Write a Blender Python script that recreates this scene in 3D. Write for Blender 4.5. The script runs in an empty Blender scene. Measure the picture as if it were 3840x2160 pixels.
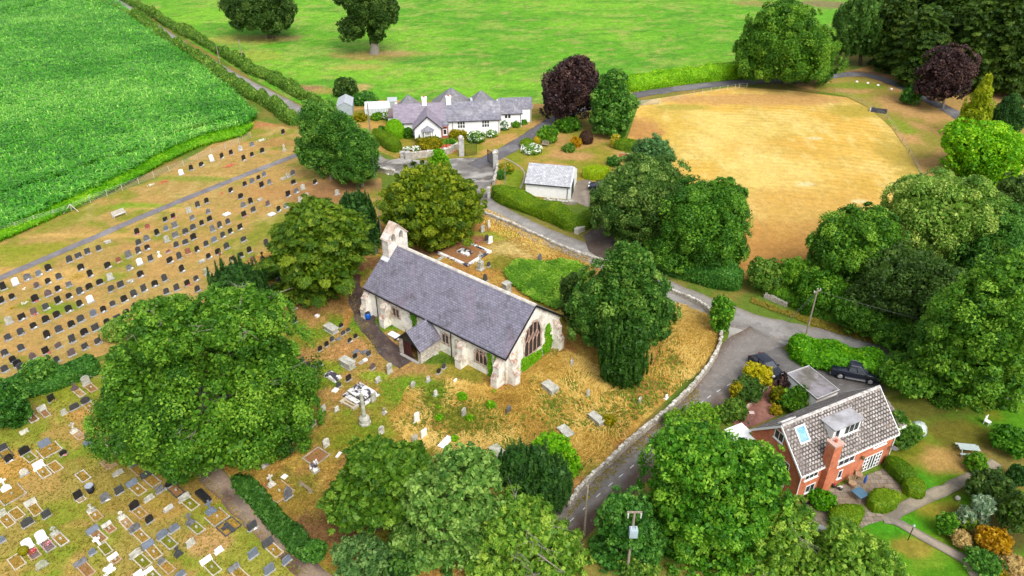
import bpy, math, random
import numpy as np
from mathutils import Vector, Matrix
R = random.Random(7)
NP = np.random.default_rng(11)
SC = bpy.context.scene
COL = SC.collection
# ---------------------------------------------------------------- survey: reading ground positions off the photograph
F, YH, H = 2850., -750., 54.
PIT = math.atan((1080-YH)/F); CP, SP = math.cos(PIT), math.sin(PIT)
def g(sx, sy, z=0.):
    u, v = sx-1920, 1080-sy
    d = (u, F*CP+v*SP, -F*SP+v*CP); t = (z-H)/d[2]
    return (d[0]*t, d[1]*t, z)
def pj(x, y, z):
    dz = z-H; fw = y*CP-dz*SP; up = y*SP+dz*CP
    return (1920+F*x/fw, 1080-F*up/fw)
CR = {'Z1':(1340,800,3.45),'Z2':(1480,1160,4.025),'Z3':(1240,320,3.22),'Z4':(2720,1400,2.8986),'Z5':(2640,1240,3.5778),'Z6':(1400,480,2.8),'Z7':(3040,1800,3.22),'Z8':(0,860,4.025),
'Y1':(0,1400,3.622),'Y2':(0,1760,3.622),'Y3':(480,1700,3.15),'Y4':(900,1100,3.22),'Y5':(900,1480,3.22),'Y6':(1500,740,3.15),'Y7':(480,640,3.0667),'Y8':(1440,1400,3.3895),'D':(0,0,.670833)}
for i in range(4):
    for j in range(3): CR['%d%d'%(i,j)] = (i*960,j*720,2.0125)
def Q(k, x, y):
    a,b,s = CR[k]; return a+x/s, b+y/s
def gq(k, x, y, z=0.): return g(*Q(k,x,y),z)
def D(x, y, z=0.): return gq('D',x,y,z)
def hat(X, Y, sy):
    lo, hi = -30, 60
    for _ in range(50):
        m = (lo+hi)/2
        if pj(X,Y,m)[1] > sy: lo = m
        else: hi = m
    return lo
class Fr:
    def __init__(s, ox, oy, deg):
        s.o=(ox,oy); s.deg=deg; a=math.radians(deg); s.u=(math.cos(a),math.sin(a)); s.n=(-s.u[1],s.u[0])
    def w2l(s, p):
        dx,dy=p[0]-s.o[0],p[1]-s.o[1]
        return (dx*s.u[0]+dy*s.u[1],dx*s.n[0]+dy*s.n[1],p[2])
    def on(s, k, x, y, axis, val):
        p0=s.w2l((0,0,H)); p1=s.w2l(gq(k,x,y,0)); t=(val-p0[axis])/(p1[axis]-p0[axis])
        return tuple(p0[i]+(p1[i]-p0[i])*t for i in range(3))
# ---------------------------------------------------------------- numpy value noise
def _h(ix, iy, s):
    n = (ix.astype(np.int64)*374761393 + iy.astype(np.int64)*668265263 + s*982451653) & 0x7fffffff
    n = ((n ^ (n>>13))*1274126177) & 0x7fffffff
    return ((n ^ (n>>16)) & 0xffff)/65535.
def vn(x, y, s=0):
    x=np.asarray(x,float); y=np.asarray(y,float)
    ix=np.floor(x).astype(np.int64); iy=np.floor(y).astype(np.int64); fx=x-ix; fy=y-iy
    fx=fx*fx*(3-2*fx); fy=fy*fy*(3-2*fy)
    a=_h(ix,iy,s);b=_h(ix+1,iy,s);c=_h(ix,iy+1,s);d=_h(ix+1,iy+1,s)
    return (a*(1-fx)+b*fx)*(1-fy)+(c*(1-fx)+d*fx)*fy
def fbm(x, y, s=0, o=4):
    t=0;a=.5;n=0
    for i in range(o):
        t=t+a*vn(x*2**i,y*2**i,s+i); n+=a; a*=.5
    return t/n
def sst(a, b, v): t=np.clip((v-a)/(b-a),0,1); return t*t*(3-2*t)
# ---------------------------------------------------------------- materials
def lin(r, g_, b):
    f=lambda c: (c/12.92 if c<=.04045 else ((c+.055)/1.055)**2.4)
    return (f(r/255.),f(g_/255.),f(b/255.))
def nt(name):
    m=bpy.data.materials.new(name); m.use_nodes=True
    n=m.node_tree; n.nodes.clear(); o=n.nodes.new('ShaderNodeOutputMaterial')
    return m,n,o
def rgba(c): return (c[0],c[1],c[2],1)
def ramp(n, fac, stops):
    r=n.nodes.new('ShaderNodeValToRGB'); e=r.color_ramp.elements
    while len(e)<len(stops): e.new(.5)
    for i,(p,c) in enumerate(stops): e[i].position=p; e[i].color=rgba(c)
    n.links.new(fac,r.inputs[0]); return r.outputs[0]
def noise(n, vec, scale, detail=4, rough=.55, dist=0):
    t=n.nodes.new('ShaderNodeTexNoise'); t.inputs['Scale'].default_value=scale; t.inputs['Detail'].default_value=detail
    t.inputs['Roughness'].default_value=rough; t.inputs['Distortion'].default_value=dist
    n.links.new(vec,t.inputs['Vector']); return t.outputs['Fac']
def mix(n, f, a, b, mode='MIX'):
    t=n.nodes.new('ShaderNodeMix'); t.data_type='RGBA'; t.blend_type=mode
    for s,v in ((0,f),(6,a),(7,b)):
        if hasattr(v,'links'): n.links.new(v,t.inputs[s])
        else: t.inputs[s].default_value = v if s==0 else rgba(v)
    return t.outputs[2]
def mrange(n, v, a, b, c, d):
    t=n.nodes.new('ShaderNodeMapRange'); n.links.new(v,t.inputs[0])
    for i,x in enumerate((a,b,c,d)): t.inputs[i+1].default_value=x
    return t.outputs[0]
def pos(n): return n.nodes.new('ShaderNodeNewGeometry').outputs['Position']
def uvn(n): 
    t=n.nodes.new('ShaderNodeUVMap'); t.uv_map='UVMap'; return t.outputs[0]
def fin(n, o, col, rough=.8, spec=.3, bump=None, bs=.3, bd=.05, metal=0):
    p=n.nodes.new('ShaderNodeBsdfPrincipled')
    if hasattr(col,'links'): n.links.new(col,p.inputs['Base Color'])
    else: p.inputs['Base Color'].default_value=rgba(col)
    if hasattr(rough,'links'): n.links.new(rough,p.inputs['Roughness'])
    else: p.inputs['Roughness'].default_value=rough
    p.inputs['Specular IOR Level'].default_value=spec; p.inputs['Metallic'].default_value=metal
    if bump is not None:
        b=n.nodes.new('ShaderNodeBump'); b.inputs['Strength'].default_value=bs; b.inputs['Distance'].default_value=bd
        n.links.new(bump,b.inputs['Height']); n.links.new(b.outputs[0],p.inputs['Normal'])
    n.links.new(p.outputs[0],o.inputs[0]); return p
_M={}
LB=1.76   # leaf brightness
def plain(name, c, var=.25, scale=3., rough=.8, spec=.3, bs=.25, c2=None, lo=.4, hi=.62, metal=0):
    "weathered solid: colour broken up by two noises, optional second colour in patches"
    if name in _M: return _M[name]
    m,n,o=nt(name); p=pos(n)
    a=noise(n,p,scale,5,.6); b=noise(n,p,scale*6.3,3,.6)
    k=mrange(n,a,.3,.7,1-var,1+var); k2=mrange(n,b,.3,.7,1-var*.6,1+var*.6)
    col=c
    if c2 is not None: col=mix(n,mrange(n,noise(n,p,scale*.7,6,.65,.6),lo,hi,0,1),c,c2)
    col=mix(n,1.,col,k,'MULTIPLY'); col=mix(n,1.,col,k2,'MULTIPLY')
    fin(n,o,col,rough,spec,b,bs,.03,metal); _M[name]=m; return m
def vcol(name, s1=1.2, s2=7., amp=.22, rough=.95, spec=.1, bs=.5, bd=.08, stretch=None):
    "ground cover: the surveyed colour map of the sheet, broken up by fine noise"
    if name in _M: return _M[name]
    m,n,o=nt(name); p=pos(n)
    at=n.nodes.new('ShaderNodeAttribute'); at.attribute_name='Col'
    if stretch:
        mp=n.nodes.new('ShaderNodeMapping'); mp.inputs['Rotation'].default_value=(0,0,stretch[0]); mp.inputs['Scale'].default_value=(stretch[1],stretch[2],1)
        n.links.new(p,mp.inputs[0]); p=mp.outputs[0]
    a=noise(n,p,s1,5,.6); b=noise(n,p,s2,4,.7)
    col=mix(n,1.,at.outputs['Color'],mrange(n,a,.28,.72,1-amp,1+amp),'MULTIPLY')
    col=mix(n,1.,col,mrange(n,b,.28,.72,1-amp*1.5,1+amp*1.5),'MULTIPLY'); e=noise(n,p,s2*.37,6,.75,.5)
    col=mix(n,1.,col,mrange(n,e,.3,.7,1-amp*1.2,1+amp*1.2),'MULTIPLY')
    fin(n,o,col,rough,spec,b,bs,bd); _M[name]=m; return m
def leafmat(name, dark, mid, light, trans=.48, rough=.5, spec=.25):
    "leaf: every leaf carries its own tone between an older dark and a fresh light green"
    if name in _M: return _M[name]
    dark,mid,light=[np.minimum(np.array(c)*LB*np.array((1.1,1.0,.72)),.85) for c in (dark,mid,light)]
    m,n,o=nt(name); at=n.nodes.new('ShaderNodeAttribute'); at.attribute_name='tone'
    c=ramp(n,at.outputs['Fac'],[(0,dark),(.5,mid),(1,light)])
    p=n.nodes.new('ShaderNodeBsdfPrincipled'); n.links.new(c,p.inputs['Base Color']); p.inputs['Roughness'].default_value=rough; p.inputs['Specular IOR Level'].default_value=spec
    t=n.nodes.new('ShaderNodeBsdfTranslucent'); n.links.new(c,t.inputs[0])
    x=n.nodes.new('ShaderNodeMixShader'); x.inputs[0].default_value=trans
    n.links.new(p.outputs[0],x.inputs[1]); n.links.new(t.outputs[0],x.inputs[2]); n.links.new(x.outputs[0],o.inputs[0])
    _M[name]=m; return m
def courses(name, c1, c2, mortar, bw, rh, ms=.02, var=.3, patch=None, rough=.75, spec=.3, bs=.6, off=.5, c3=None, pscale=.35, plo=.45, phi=.65, spots=None):
    "slates, tiles, bricks or masonry laid in courses on the face's own metres"
    if name in _M: return _M[name]
    m,n,o=nt(name); uv=uvn(n); p=pos(n)
    b=n.nodes.new('ShaderNodeTexBrick'); n.links.new(uv,b.inputs['Vector']); b.offset=off
    b.inputs['Color1'].default_value=rgba(c1); b.inputs['Color2'].default_value=rgba(c2); b.inputs['Mortar'].default_value=rgba(mortar)
    b.inputs['Scale'].default_value=1; b.inputs['Mortar Size'].default_value=ms; b.inputs['Brick Width'].default_value=bw; b.inputs['Row Height'].default_value=rh; b.inputs['Mortar Smooth'].default_value=.3
    col=b.outputs['Color']
    if patch is not None: col=mix(n,mrange(n,noise(n,p,pscale,6,.65,.8),plo,phi,0,.85),col,patch)
    if c3 is not None: col=mix(n,mrange(n,noise(n,p,pscale*4,5,.7,.4),.52,.7,0,.8),col,c3)
    if spots is not None: col=mix(n,mrange(n,noise(n,p,5.5,3,.6),.62,.7,0,.8),col,spots)
    col=mix(n,1.,col,mrange(n,noise(n,p,2.2,5,.65),.3,.7,1-var,1+var),'MULTIPLY')
    bh=n.nodes.new('ShaderNodeMath'); bh.operation='SUBTRACT'; bh.inputs[0].default_value=1; n.links.new(b.outputs['Fac'],bh.inputs[1])
    fin(n,o,col,rough,spec,bh.outputs[0],bs,.03); _M[name]=m; return m
def glass(name='window_glass', c=(.02,.022,.025)):
    if name in _M: return _M[name]
    m,n,o=nt(name); k=noise(n,pos(n),1.3,2)
    fin(n,o,mix(n,k,c,(c[0]*2.2,c[1]*2.2,c[2]*2.4)),.08,.6); _M[name]=m; return m
# ---------------------------------------------------------------- mesh building
class MB:
    def __init__(s): s.v=[]; s.f=[]; s.mi=[]; s.T=None; s.m=0
    def add(s, vs, fs):
        b=len(s.v)
        for p in vs:
            p=Vector(p); s.v.append(tuple(s.T@p) if s.T else tuple(p))
        for f in fs: s.f.append([b+i for i in f]); s.mi.append(s.m)
        return s
    def box(s, x0,y0,z0,x1,y1,z1):
        return s.add([(x0,y0,z0),(x1,y0,z0),(x1,y1,z0),(x0,y1,z0),(x0,y0,z1),(x1,y0,z1),(x1,y1,z1),(x0,y1,z1)],
          [(0,3,2,1),(4,5,6,7),(0,1,5,4),(1,2,6,5),(2,3,7,6),(3,0,4,7)])
    def cbox(s, cx,cy,z0,w,d,h): return s.box(cx-w/2,cy-d/2,z0,cx+w/2,cy+d/2,z0+h)
    def frus(s, cx,cy,z0,w,d,h,w2,d2):
        vs=[(cx+a*w/2,cy+b*d/2,z0) for a,b in ((-1,-1),(1,-1),(1,1),(-1,1))]+[(cx+a*w2/2,cy+b*d2/2,z0+h) for a,b in ((-1,-1),(1,-1),(1,1),(-1,1))]
        return s.add(vs,[(0,3,2,1),(4,5,6,7),(0,1,5,4),(1,2,6,5),(2,3,7,6),(3,0,4,7)])
    def prism(s, pts, axis, a, b):
        "extrude a 2D outline along an axis (0: pts are y,z; 1: x,z; 2: x,y)"
        n=len(pts)
        def P(p,t): return (t,p[0],p[1]) if axis==0 else ((p[0],t,p[1]) if axis==1 else (p[0],p[1],t))
        vs=[P(p,a) for p in pts]+[P(p,b) for p in pts]
        ar=sum(pts[i][0]*pts[(i+1)%n][1]-pts[(i+1)%n][0]*pts[i][1] for i in range(n))
        fl=(ar>0)^(axis==1)^(b<a)
        fs=[tuple(range(n))[::-1],tuple(range(n,2*n))]+[(i,(i+1)%n,n+(i+1)%n,n+i) for i in range(n)]
        if not fl: fs=[f[::-1] for f in fs]
        return s.add(vs,fs)
    def cyl(s, p, q, r, r2=None, n=8, cap=True):
        p=Vector(p);q=Vector(q);r2=r if r2 is None else r2
        d=(q-p).normalized(); t=Vector((1,0,0)) if abs(d.x)<.8 else Vector((0,1,0)); a=d.cross(t).normalized(); b=d.cross(a)
        vs=[p+(a*math.cos(k*2*math.pi/n)+b*math.sin(k*2*math.pi/n))*r for k in range(n)]+[q+(a*math.cos(k*2*math.pi/n)+b*math.sin(k*2*math.pi/n))*r2 for k in range(n)]
        fs=[(k,n+k,n+(k+1)%n,(k+1)%n) for k in range(n)]
        if cap: fs+=[tuple(range(n)),tuple(range(n,2*n))[::-1]]
        return s.add([tuple(v) for v in vs],[f[::-1] for f in fs])
    def lathe(s, cx, cy, prof, n=12):
        vs=[];fs=[]
        for r,z in prof: vs+=[(cx+r*math.cos(k*2*math.pi/n),cy+r*math.sin(k*2*math.pi/n),z) for k in range(n)]
        for i in range(len(prof)-1):
            for k in range(n): fs.append((i*n+k,i*n+(k+1)%n,(i+1)*n+(k+1)%n,(i+1)*n+k))
        fs.append(tuple(range(n))[::-1]); fs.append(tuple(range((len(prof)-1)*n,len(prof)*n)))
        return s.add(vs,fs)
    def quad(s, *p): return s.add(p,[tuple(range(len(p)))])
    def mesh(s, name, mats):
        me=bpy.data.meshes.new(name); me.from_pydata(s.v,[],s.f); me.validate(clean_customdata=False)
        if not isinstance(mats,(list,tuple)): mats=[mats]
        for m in mats: me.materials.append(m)
        if len(mats)>1 and len(me.polygons)==len(s.mi): me.polygons.foreach_set('material_index',s.mi)
        uv=me.uv_layers.new(name='UVMap')
        for p in me.polygons:
            n=p.normal
            if abs(n.z)>.995: t=Vector((1,0,0)); b=Vector((0,1,0))
            else: t=Vector((0,0,1)).cross(n).normalized(); b=n.cross(t)
            for li in p.loop_indices:
                co=me.vertices[me.loops[li].vertex_index].co
                uv.data[li].uv=(co.dot(t),co.dot(b))
        return me
    def build(s, name, mats, parent=None, smooth=False):
        me=s.mesh(name,mats)
        if smooth: me.polygons.foreach_set('use_smooth',[True]*len(me.polygons))
        return link(name,me,parent)
def link(name, me, parent=None):
    o=bpy.data.objects.new(name,me); COL.objects.link(o)
    if parent: o.parent=parent
    return o
def thing(name, label, cat, loc=(0,0,0), rz=0., group=None):
    o=bpy.data.objects.new(name,None); COL.objects.link(o); o.empty_display_size=.3
    o.location=loc; o.rotation_euler=(0,0,rz); return tag(o,label,cat,group)
def tag(o, label, cat, group=None):
    o['label']=label; o['category']=cat
    if group: o['group']=group
    return o
def struct(o): o['kind']='structure'; return o
def stuff(o, label, cat): o['kind']='stuff'; o['label']=label; o['category']=cat; return o
def npmesh(name, V, Fq, mat, tone=None, col=None):
    "mesh from numpy arrays; Fq is (n,4) quads or (n,3) triangles"
    me=bpy.data.meshes.new(name); nf,k=Fq.shape
    me.vertices.add(len(V)); me.vertices.foreach_set('co',V.astype(np.float32).ravel())
    me.loops.add(nf*k); me.loops.foreach_set('vertex_index',Fq.astype(np.int32).ravel())
    me.polygons.add(nf); me.polygons.foreach_set('loop_start',np.arange(0,nf*k,k,dtype=np.int32))
    if tone is not None:
        a=me.attributes.new('tone','FLOAT','POINT'); a.data.foreach_set('value',tone.astype(np.float32))
    if col is not None:
        a=me.attributes.new('Col','FLOAT_COLOR','POINT'); c=np.ones((len(V),4),np.float32); c[:,:3]=col; a.data.foreach_set('color',c.ravel())
    me.materials.append(mat); me.update(calc_edges=True); return me
# ---------------------------------------------------------------- ground sheets
K = 1.75
def c_(r,g_,b): 
    l=lin(r,g_,b); return np.array([l[0]/K,l[1]/K,l[2]/K])
def poly(k, pts): return [gq(k,x,y)[:2] for x,y in pts]
def inside(px, py, P):
    r=np.zeros(px.shape,bool); n=len(P)
    for i in range(n):
        x1,y1=P[i];x2,y2=P[(i+1)%n]
        c=((y1>py)!=(y2>py))
        with np.errstate(divide='ignore',invalid='ignore'): xi=(x2-x1)*(py-y1)/(y2-y1)+x1
        r^=c&(px<xi)
    return r
def nearest(px, py, P):
    bd=np.full(px.shape,1e9);bx=px.copy();by=py.copy();n=len(P)
    for i in range(n):
        x1,y1=P[i];x2,y2=P[(i+1)%n];dx,dy=x2-x1,y2-y1
        t=np.clip(((px-x1)*dx+(py-y1)*dy)/(dx*dx+dy*dy+1e-9),0,1); qx,qy=x1+t*dx,y1+t*dy; d=np.hypot(px-qx,py-qy)
        m=d<bd; bd=np.where(m,d,bd);bx=np.where(m,qx,bx);by=np.where(m,qy,by)
    return bx,by,bd
def blobs(x, y, col, bl):
    "bl: (crop, px, py, radius along x in m, radius along y, colour, strength)"
    for k,a,b,rx,ry,c,s in bl:
        X,Y,_=gq(k,a,b)
        d=np.hypot((x-X)/rx,(y-Y)/ry)+ (fbm(x*.35,y*.35,int(a)%97)-.5)*.9
        w=(1-sst(.55,1.1,d))*s
        col=col*(1-w)[:,None]+c*w[:,None]
    return col
def mixc(a,b,w): return a*(1-w)[:,None]+b*w[:,None]
def straw_(c,k):
    d=np.clip(c[:,0]-c[:,1],0,1)*k; c=c.copy(); c[:,1]+=d; c[:,2]+=d*.45; return c
def zone(name, P, z, step, cfn, mat):
    xs=np.arange(min(p[0] for p in P)-step,max(p[0] for p in P)+2*step,step); ys=np.arange(min(p[1] for p in P)-step,max(p[1] for p in P)+2*step,step)
    X,Y=np.meshgrid(xs,ys); cx=(X[:-1,:-1]+X[1:,1:])/2; cy=(Y[:-1,:-1]+Y[1:,1:])/2
    keep=inside(cx,cy,P)
    nx=len(xs); idx=np.arange(X.size).reshape(X.shape)
    q=np.stack([idx[:-1,:-1],idx[:-1,1:],idx[1:,1:],idx[1:,:-1]],-1)[keep]
    cnt=np.bincount(q.ravel(),minlength=X.size)
    x=X.ravel().copy();y=Y.ravel().copy()
    bnd=(cnt>0)&(cnt<4)
    bx,by,_=nearest(x[bnd],y[bnd],P); x[bnd]=bx;y[bnd]=by
    used=np.unique(q); rm=np.zeros(X.size,int); rm[used]=np.arange(len(used))
    V=np.stack([x[used],y[used],np.full(len(used),z)],-1)
    o=link(name,npmesh(name,V,rm[q],mat,col=np.clip(straw_(cfn(V[:,0],V[:,1]),.2 if step<1.2 else .1),0,1))); return struct(o)
def cl(pts):
    "smooth a polyline (Catmull-Rom) and resample"
    P=[Vector((p[0],p[1],0)) for p in pts]; P=[P[0]*2-P[1]]+P+[P[-1]*2-P[-2]]; out=[]
    for i in range(1,len(P)-2):
        a,b,c,d=P[i-1:i+3]; n=max(2,int((c-b).length/.8))
        for k in range(n):
            t=k/n; out.append(.5*((2*b)+(c-a)*t+(2*a-5*b+4*c-d)*t*t+(3*b-a-3*c+d)*t**3))
    out.append(P[-2]); return out
def strip(name, pts, w, z, cfn, mat, rag=.12, nacr=6):
    C=cl(pts); V=[];T=[];S=[]
    L=0
    for i,p in enumerate(C):
        d=(C[min(i+1,len(C)-1)]-C[max(i-1,0)]).normalized(); nrm=Vector((-d.y,d.x,0))
        if i: L+=(p-C[i-1]).length
        ww=w(i/(len(C)-1)) if callable(w) else w
        for j in range(nacr+1):
            t=-1+2*j/nacr; e=t*ww/2
            if j in (0,nacr): e+=(float(vn(L*.9,3.3*j+len(pts)))-.5)*2*rag*1.6
            q=p+nrm*e; V.append((q.x,q.y,z)); T.append(t); S.append(L)
    V=np.array(V); n=nacr+1
    f=[(i*n+j,i*n+j+1,(i+1)*n+j+1,(i+1)*n+j) for i in range(len(C)-1) for j in range(nacr)]
    col=np.clip(cfn(np.array(S),np.array(T),V[:,0],V[:,1]),0,1)
    return struct(link(name,npmesh(name,V,np.array(f)[:,::-1],mat,col=col)))
G_dry=c_(190,150,82);G_org=c_(202,150,84);G_grn=c_(138,152,48);G_grn2=c_(112,140,35);G_brn=c_(150,98,60);G_tan=c_(214,180,112)
def cem(x,y):
    a=fbm(x*.09,y*.09,3); b=fbm(x*.33,y*.33,9)
    c=mixc(np.tile(G_dry,(len(x),1)),G_org,sst(.42,.62,b)); c=mixc(c,G_grn,sst(.46,.62,a*.55+.45*fbm(x*.5,y*.5,21))*.85)
    c=mixc(c,G_tan,sst(.6,.75,fbm(x*.6,y*.25,31))*.45)
    return blobs(x,y,c,CEMB)
CEMB=[('01',440,880,3.2,1.6,c_(120,160,30),.8),('01',860,640,3,1.4,c_(130,160,40),.7),('01',1500,250,9,4,G_org,.5),('01',560,640,5,2.5,c_(225,170,95),.8),('Y7',2000,250,12,4,c_(196,132,78),.8),('Y7',2350,300,8,4,c_(168,110,70),.8),
 ('01',1150,420,5,2,c_(205,140,80),.6),('01',250,430,9,2.2,c_(150,160,45),.8),('01',1050,110,8,1.6,c_(135,175,45),.8),('01',100,520,8,1.8,c_(160,165,50),.7),('01',700,330,14,.8,c_(215,165,90),.9),('01',100,600,8,.8,c_(215,160,85),.9),('01',1300,130,8,.8,c_(215,165,95),.9),('00',1750,1330,8,.8,c_(215,165,95),.8),('00',1900,950,4,1.6,c_(205,120,70),.9),('10',60,940,4,1.4,c_(200,120,75),.9),('10',180,1080,5,2.5,c_(190,125,75),.7),('00',1400,1350,9,1.6,c_(120,165,50),.6),('10',700,1400,9,3,c_(150,100,70),.8)]
LOW=[('Y1',150,1250,3.4,3,c_(222,150,70),.85),('Y1',1100,560,2.2,1.4,c_(215,145,75),.85),('Y1',1450,650,3.2,1.5,c_(220,150,80),.85),('Y1',1250,770,1.5,1,c_(215,150,80),.8),('Y2',1000,850,2.2,1.7,c_(205,150,90),.85),('Y3',940,1040,2.2,1.8,c_(215,155,100),.9),('Y3',830,500,2.5,2,c_(196,130,70),.7),('Y3',300,640,3,2,c_(200,140,70),.6),('Y3',1000,400,4,1.6,c_(160,118,60),.7),('Y2',1450,480,2.5,1.5,c_(175,135,60),.6),('Y2',850,560,4,2,c_(130,165,35),.6),('Y1',900,250,5,2,c_(150,160,40),.6),('Y2',800,1000,3,2,c_(125,155,35),.6)]
def lowc(x,y):
    b=fbm(x*.4,y*.4,5); a=fbm(x*.16,y*.16,15)
    c=mixc(np.tile(c_(166,166,66),(len(x),1)),c_(138,158,48),sst(.4,.65,b)); c=mixc(c,G_dry,sst(.52,.68,a)*.65)
    c=mixc(c,G_org,sst(.57,.68,fbm(x*.3,y*.3,44))*.75)
    return blobs(x,y,c,LOW)
CHB=[('Y4',950,150,7,3.2,c_(185,122,74),.9),('Y4',700,100,6,2,c_(165,110,70),.7),('Y4',950,700,3.5,3.5,c_(212,140,85),.8),('Y4',1350,650,3,2,c_(212,140,85),.75),('Y4',720,960,2.5,1.4,c_(205,125,75),.9),('Y4',1450,1000,2.2,1.4,c_(205,140,85),.7),('Y4',1100,1230,2.2,1.4,c_(208,140,85),.8),('Y4',1290,330,.6,3.5,c_(210,120,60),.9),('Y4',800,600,4,1.6,c_(150,150,50),.6),('Y4',1050,900,3,1.4,c_(140,175,40),.8),('Y4',1600,1000,2.2,1,c_(150,190,50),.8),('Y5',1100,400,2.5,1.2,c_(215,130,75),.85),('Y5',750,520,5,2,c_(205,135,80),.75),('Y5',1250,480,5,2.4,c_(140,150,40),.75),('Y5',750,1350,4,2.4,c_(155,122,45),.8),('Y5',430,1130,2,1.2,c_(200,115,65),.9),
 ('12',560,1080,4,2.5,c_(130,82,55),.9),('Y6',1500,600,6,3.2,c_(225,190,115),.9),('Y6',2230,850,3,3,c_(200,125,75),.9),('Y6',1550,480,8,1.2,c_(205,140,85),.8),('Y6',1750,900,7,3.6,c_(100,160,30),.85),('Y6',1100,450,4,1.8,c_(160,185,60),.75),('Y6',620,600,4,2.4,c_(190,118,68),.9),('Y6',900,500,2.6,1.3,c_(170,100,65),.9),('Y6',1000,880,3.4,1.6,c_(200,130,55),.8),('Y6',300,640,5,1.6,c_(130,85,60),.9),('Z1',80,1020,1.6,1.2,c_(205,120,50),.9),('Z1',100,650,5,2,c_(150,92,60),.9),('21',1480,1000,2.5,4,c_(210,135,60),.7),('22',520,720,2,2.5,c_(222,150,85),.8),('22',560,650,3,1,c_(130,150,45),.6),('Z2',650,760,3,1.2,c_(85,125,35),.9),('Z1',300,1420,3.5,1,c_(95,135,45),.85)]
def churchc(x,y):
    a=fbm(x*.2,y*.2,8); b=fbm(x*.45,y*.45,18)
    c=mixc(np.tile(c_(205,150,62),(len(x),1)),c_(188,122,58),sst(.42,.62,b)); c=mixc(c,c_(130,140,45),sst(.48,.64,a)*.8)
    c=mixc(c,c_(222,180,85),sst(.55,.7,fbm(x*.5,y*.3,28))*.6)
    X,Y,_=gq('Y4',1300,900); w=1-sst(.75,1.15,np.hypot((x-X)/14,(y-Y)/14)+(fbm(x*.3,y*.3,77)-.5)*.5)
    c=mixc(c,mixc(mixc(np.tile(c_(160,155,55),(len(x),1)),c_(196,142,80),sst(.42,.6,b)),c_(125,160,40),sst(.5,.66,fbm(x*.25,y*.25,58))),w)
    return blobs(x,y,c,CHB)
def meadow(x,y):
    a=fbm(x*.035,y*.06,2); b=fbm(x*.12,y*.25,12); d=fbm(x*.5,y*1.1,22)
    c=mixc(np.tile(c_(112,180,44),(len(x),1)),c_(136,196,54),sst(.42,.62,a)); c=mixc(c,c_(86,152,44),sst(.5,.7,b)*.55)
    c=mixc(c,c_(160,188,82),sst(.52,.7,fbm(x*.16,y*.26,33))*.65); c=mixc(c,c_(76,140,40),sst(.6,.75,d)*.5); c=mixc(c,c_(185,180,100),sst(.62,.72,fbm(x*.4,y*.6,53))*.5)
    return blobs(x,y,c,[('10',910,420,13,5,c_(178,150,85),.85),('10',1060,400,6,3,c_(190,160,100),.8),('10',120,290,9,4,c_(150,130,80),.85),('10',800,510,7,3,c_(195,180,95),.7),('10',410,665,4,2.4,c_(180,130,95),.95),('10',800,660,3,3,c_(205,175,110),.9),('10',520,690,4,2.4,c_(190,160,90),.8),('00',1850,300,12,5,c_(190,185,85),.7),('00',1900,420,10,5,c_(175,180,75),.6),('20',1850,25,10,5,c_(170,150,90),.7),('30',420,30,10,7,c_(150,125,95),.8),('10',1150,450,8,4,c_(80,150,45),.6)])
def hay(x,y):
    X0,Y0,_=D(1950,760); r=np.hypot(x-X0,(y-Y0)*1.25); 
    a=fbm(x*.09,y*.09,6); s=np.sin(r*3.1+fbm(x*.06,y*.06,7)*4)
    c=mixc(np.tile(c_(244,186,80),(len(x),1)),c_(250,208,116),sst(.4,.62,a)); c=mixc(c,c_(204,140,58),sst(-.2,.9,s)*.42*sst(.15,.55,fbm(x*.05,y*.05,17))); c=mixc(c,c_(206,142,62),sst(.45,.75,fbm(x*.06,y*.06,57))*.25); c=mixc(c,c_(190,170,66),sst(.52,.7,fbm(x*.1,y*.05,67))*.3)
    c=mixc(c,c_(196,160,60),sst(.5,.7,fbm(x*.3,y*.3,27))*.3); c=mixc(c,c_(250,220,140),sst(.58,.76,fbm(x*.9,y*.25,37))*.45)
    return blobs(x,y,c,[('D',1980,640,34,7,c_(205,128,58),.95),('D',1920,600,20,7,c_(212,140,66),.8),('D',2000,520,20,7,c_(222,160,76),.5),('D',1900,250,26,4.5,c_(214,150,90),.8),('D',1620,330,5,9,c_(205,130,70),.85),('D',2170,280,9,5,c_(185,165,60),.7),('D',2280,400,5,14,c_(190,160,60),.7),('30',350,1045,1.6,.9,c_(240,220,160),.9),('30',280,1390,1.8,1,c_(240,220,160),.9),('31',690,70,1.6,.9,c_(240,220,160),.9),('D',1720,270,6,2,c_(180,170,70),.7)])
def lawn(x,y):
    a=fbm(x*.28,y*.28,4); c=mixc(np.tile(c_(92,150,26),(len(x),1)),c_(122,160,40),sst(.45,.65,a)); c=mixc(c,c_(150,118,40),sst(.5,.66,fbm(x*.2,y*.2,14))*.5)
    return blobs(x,y,c,[('32',1350,560,3.4,2.2,c_(205,148,84),.9),('32',1500,400,4,3,c_(120,100,40),.8),('32',1150,180,6,3,c_(110,95,45),.8),('32',1560,780,3.5,1.6,c_(112,95,40),.85),('32',1250,960,2,1.6,c_(190,150,60),.6),('32',1150,1080,3,1.4,c_(90,160,24),.8),('32',950,1080,3,1.4,c_(80,160,30),.8),('32',1160,760,2,2,c_(86,166,36),.8),('32',1100,1230,2,1.2,c_(175,140,60),.7),('32',1650,1100,4,3,c_(100,82,45),.9),('32',1800,700,4,2,c_(150,120,60),.8),('32',1720,560,3,2,c_(160,130,70),.8)])
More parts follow.
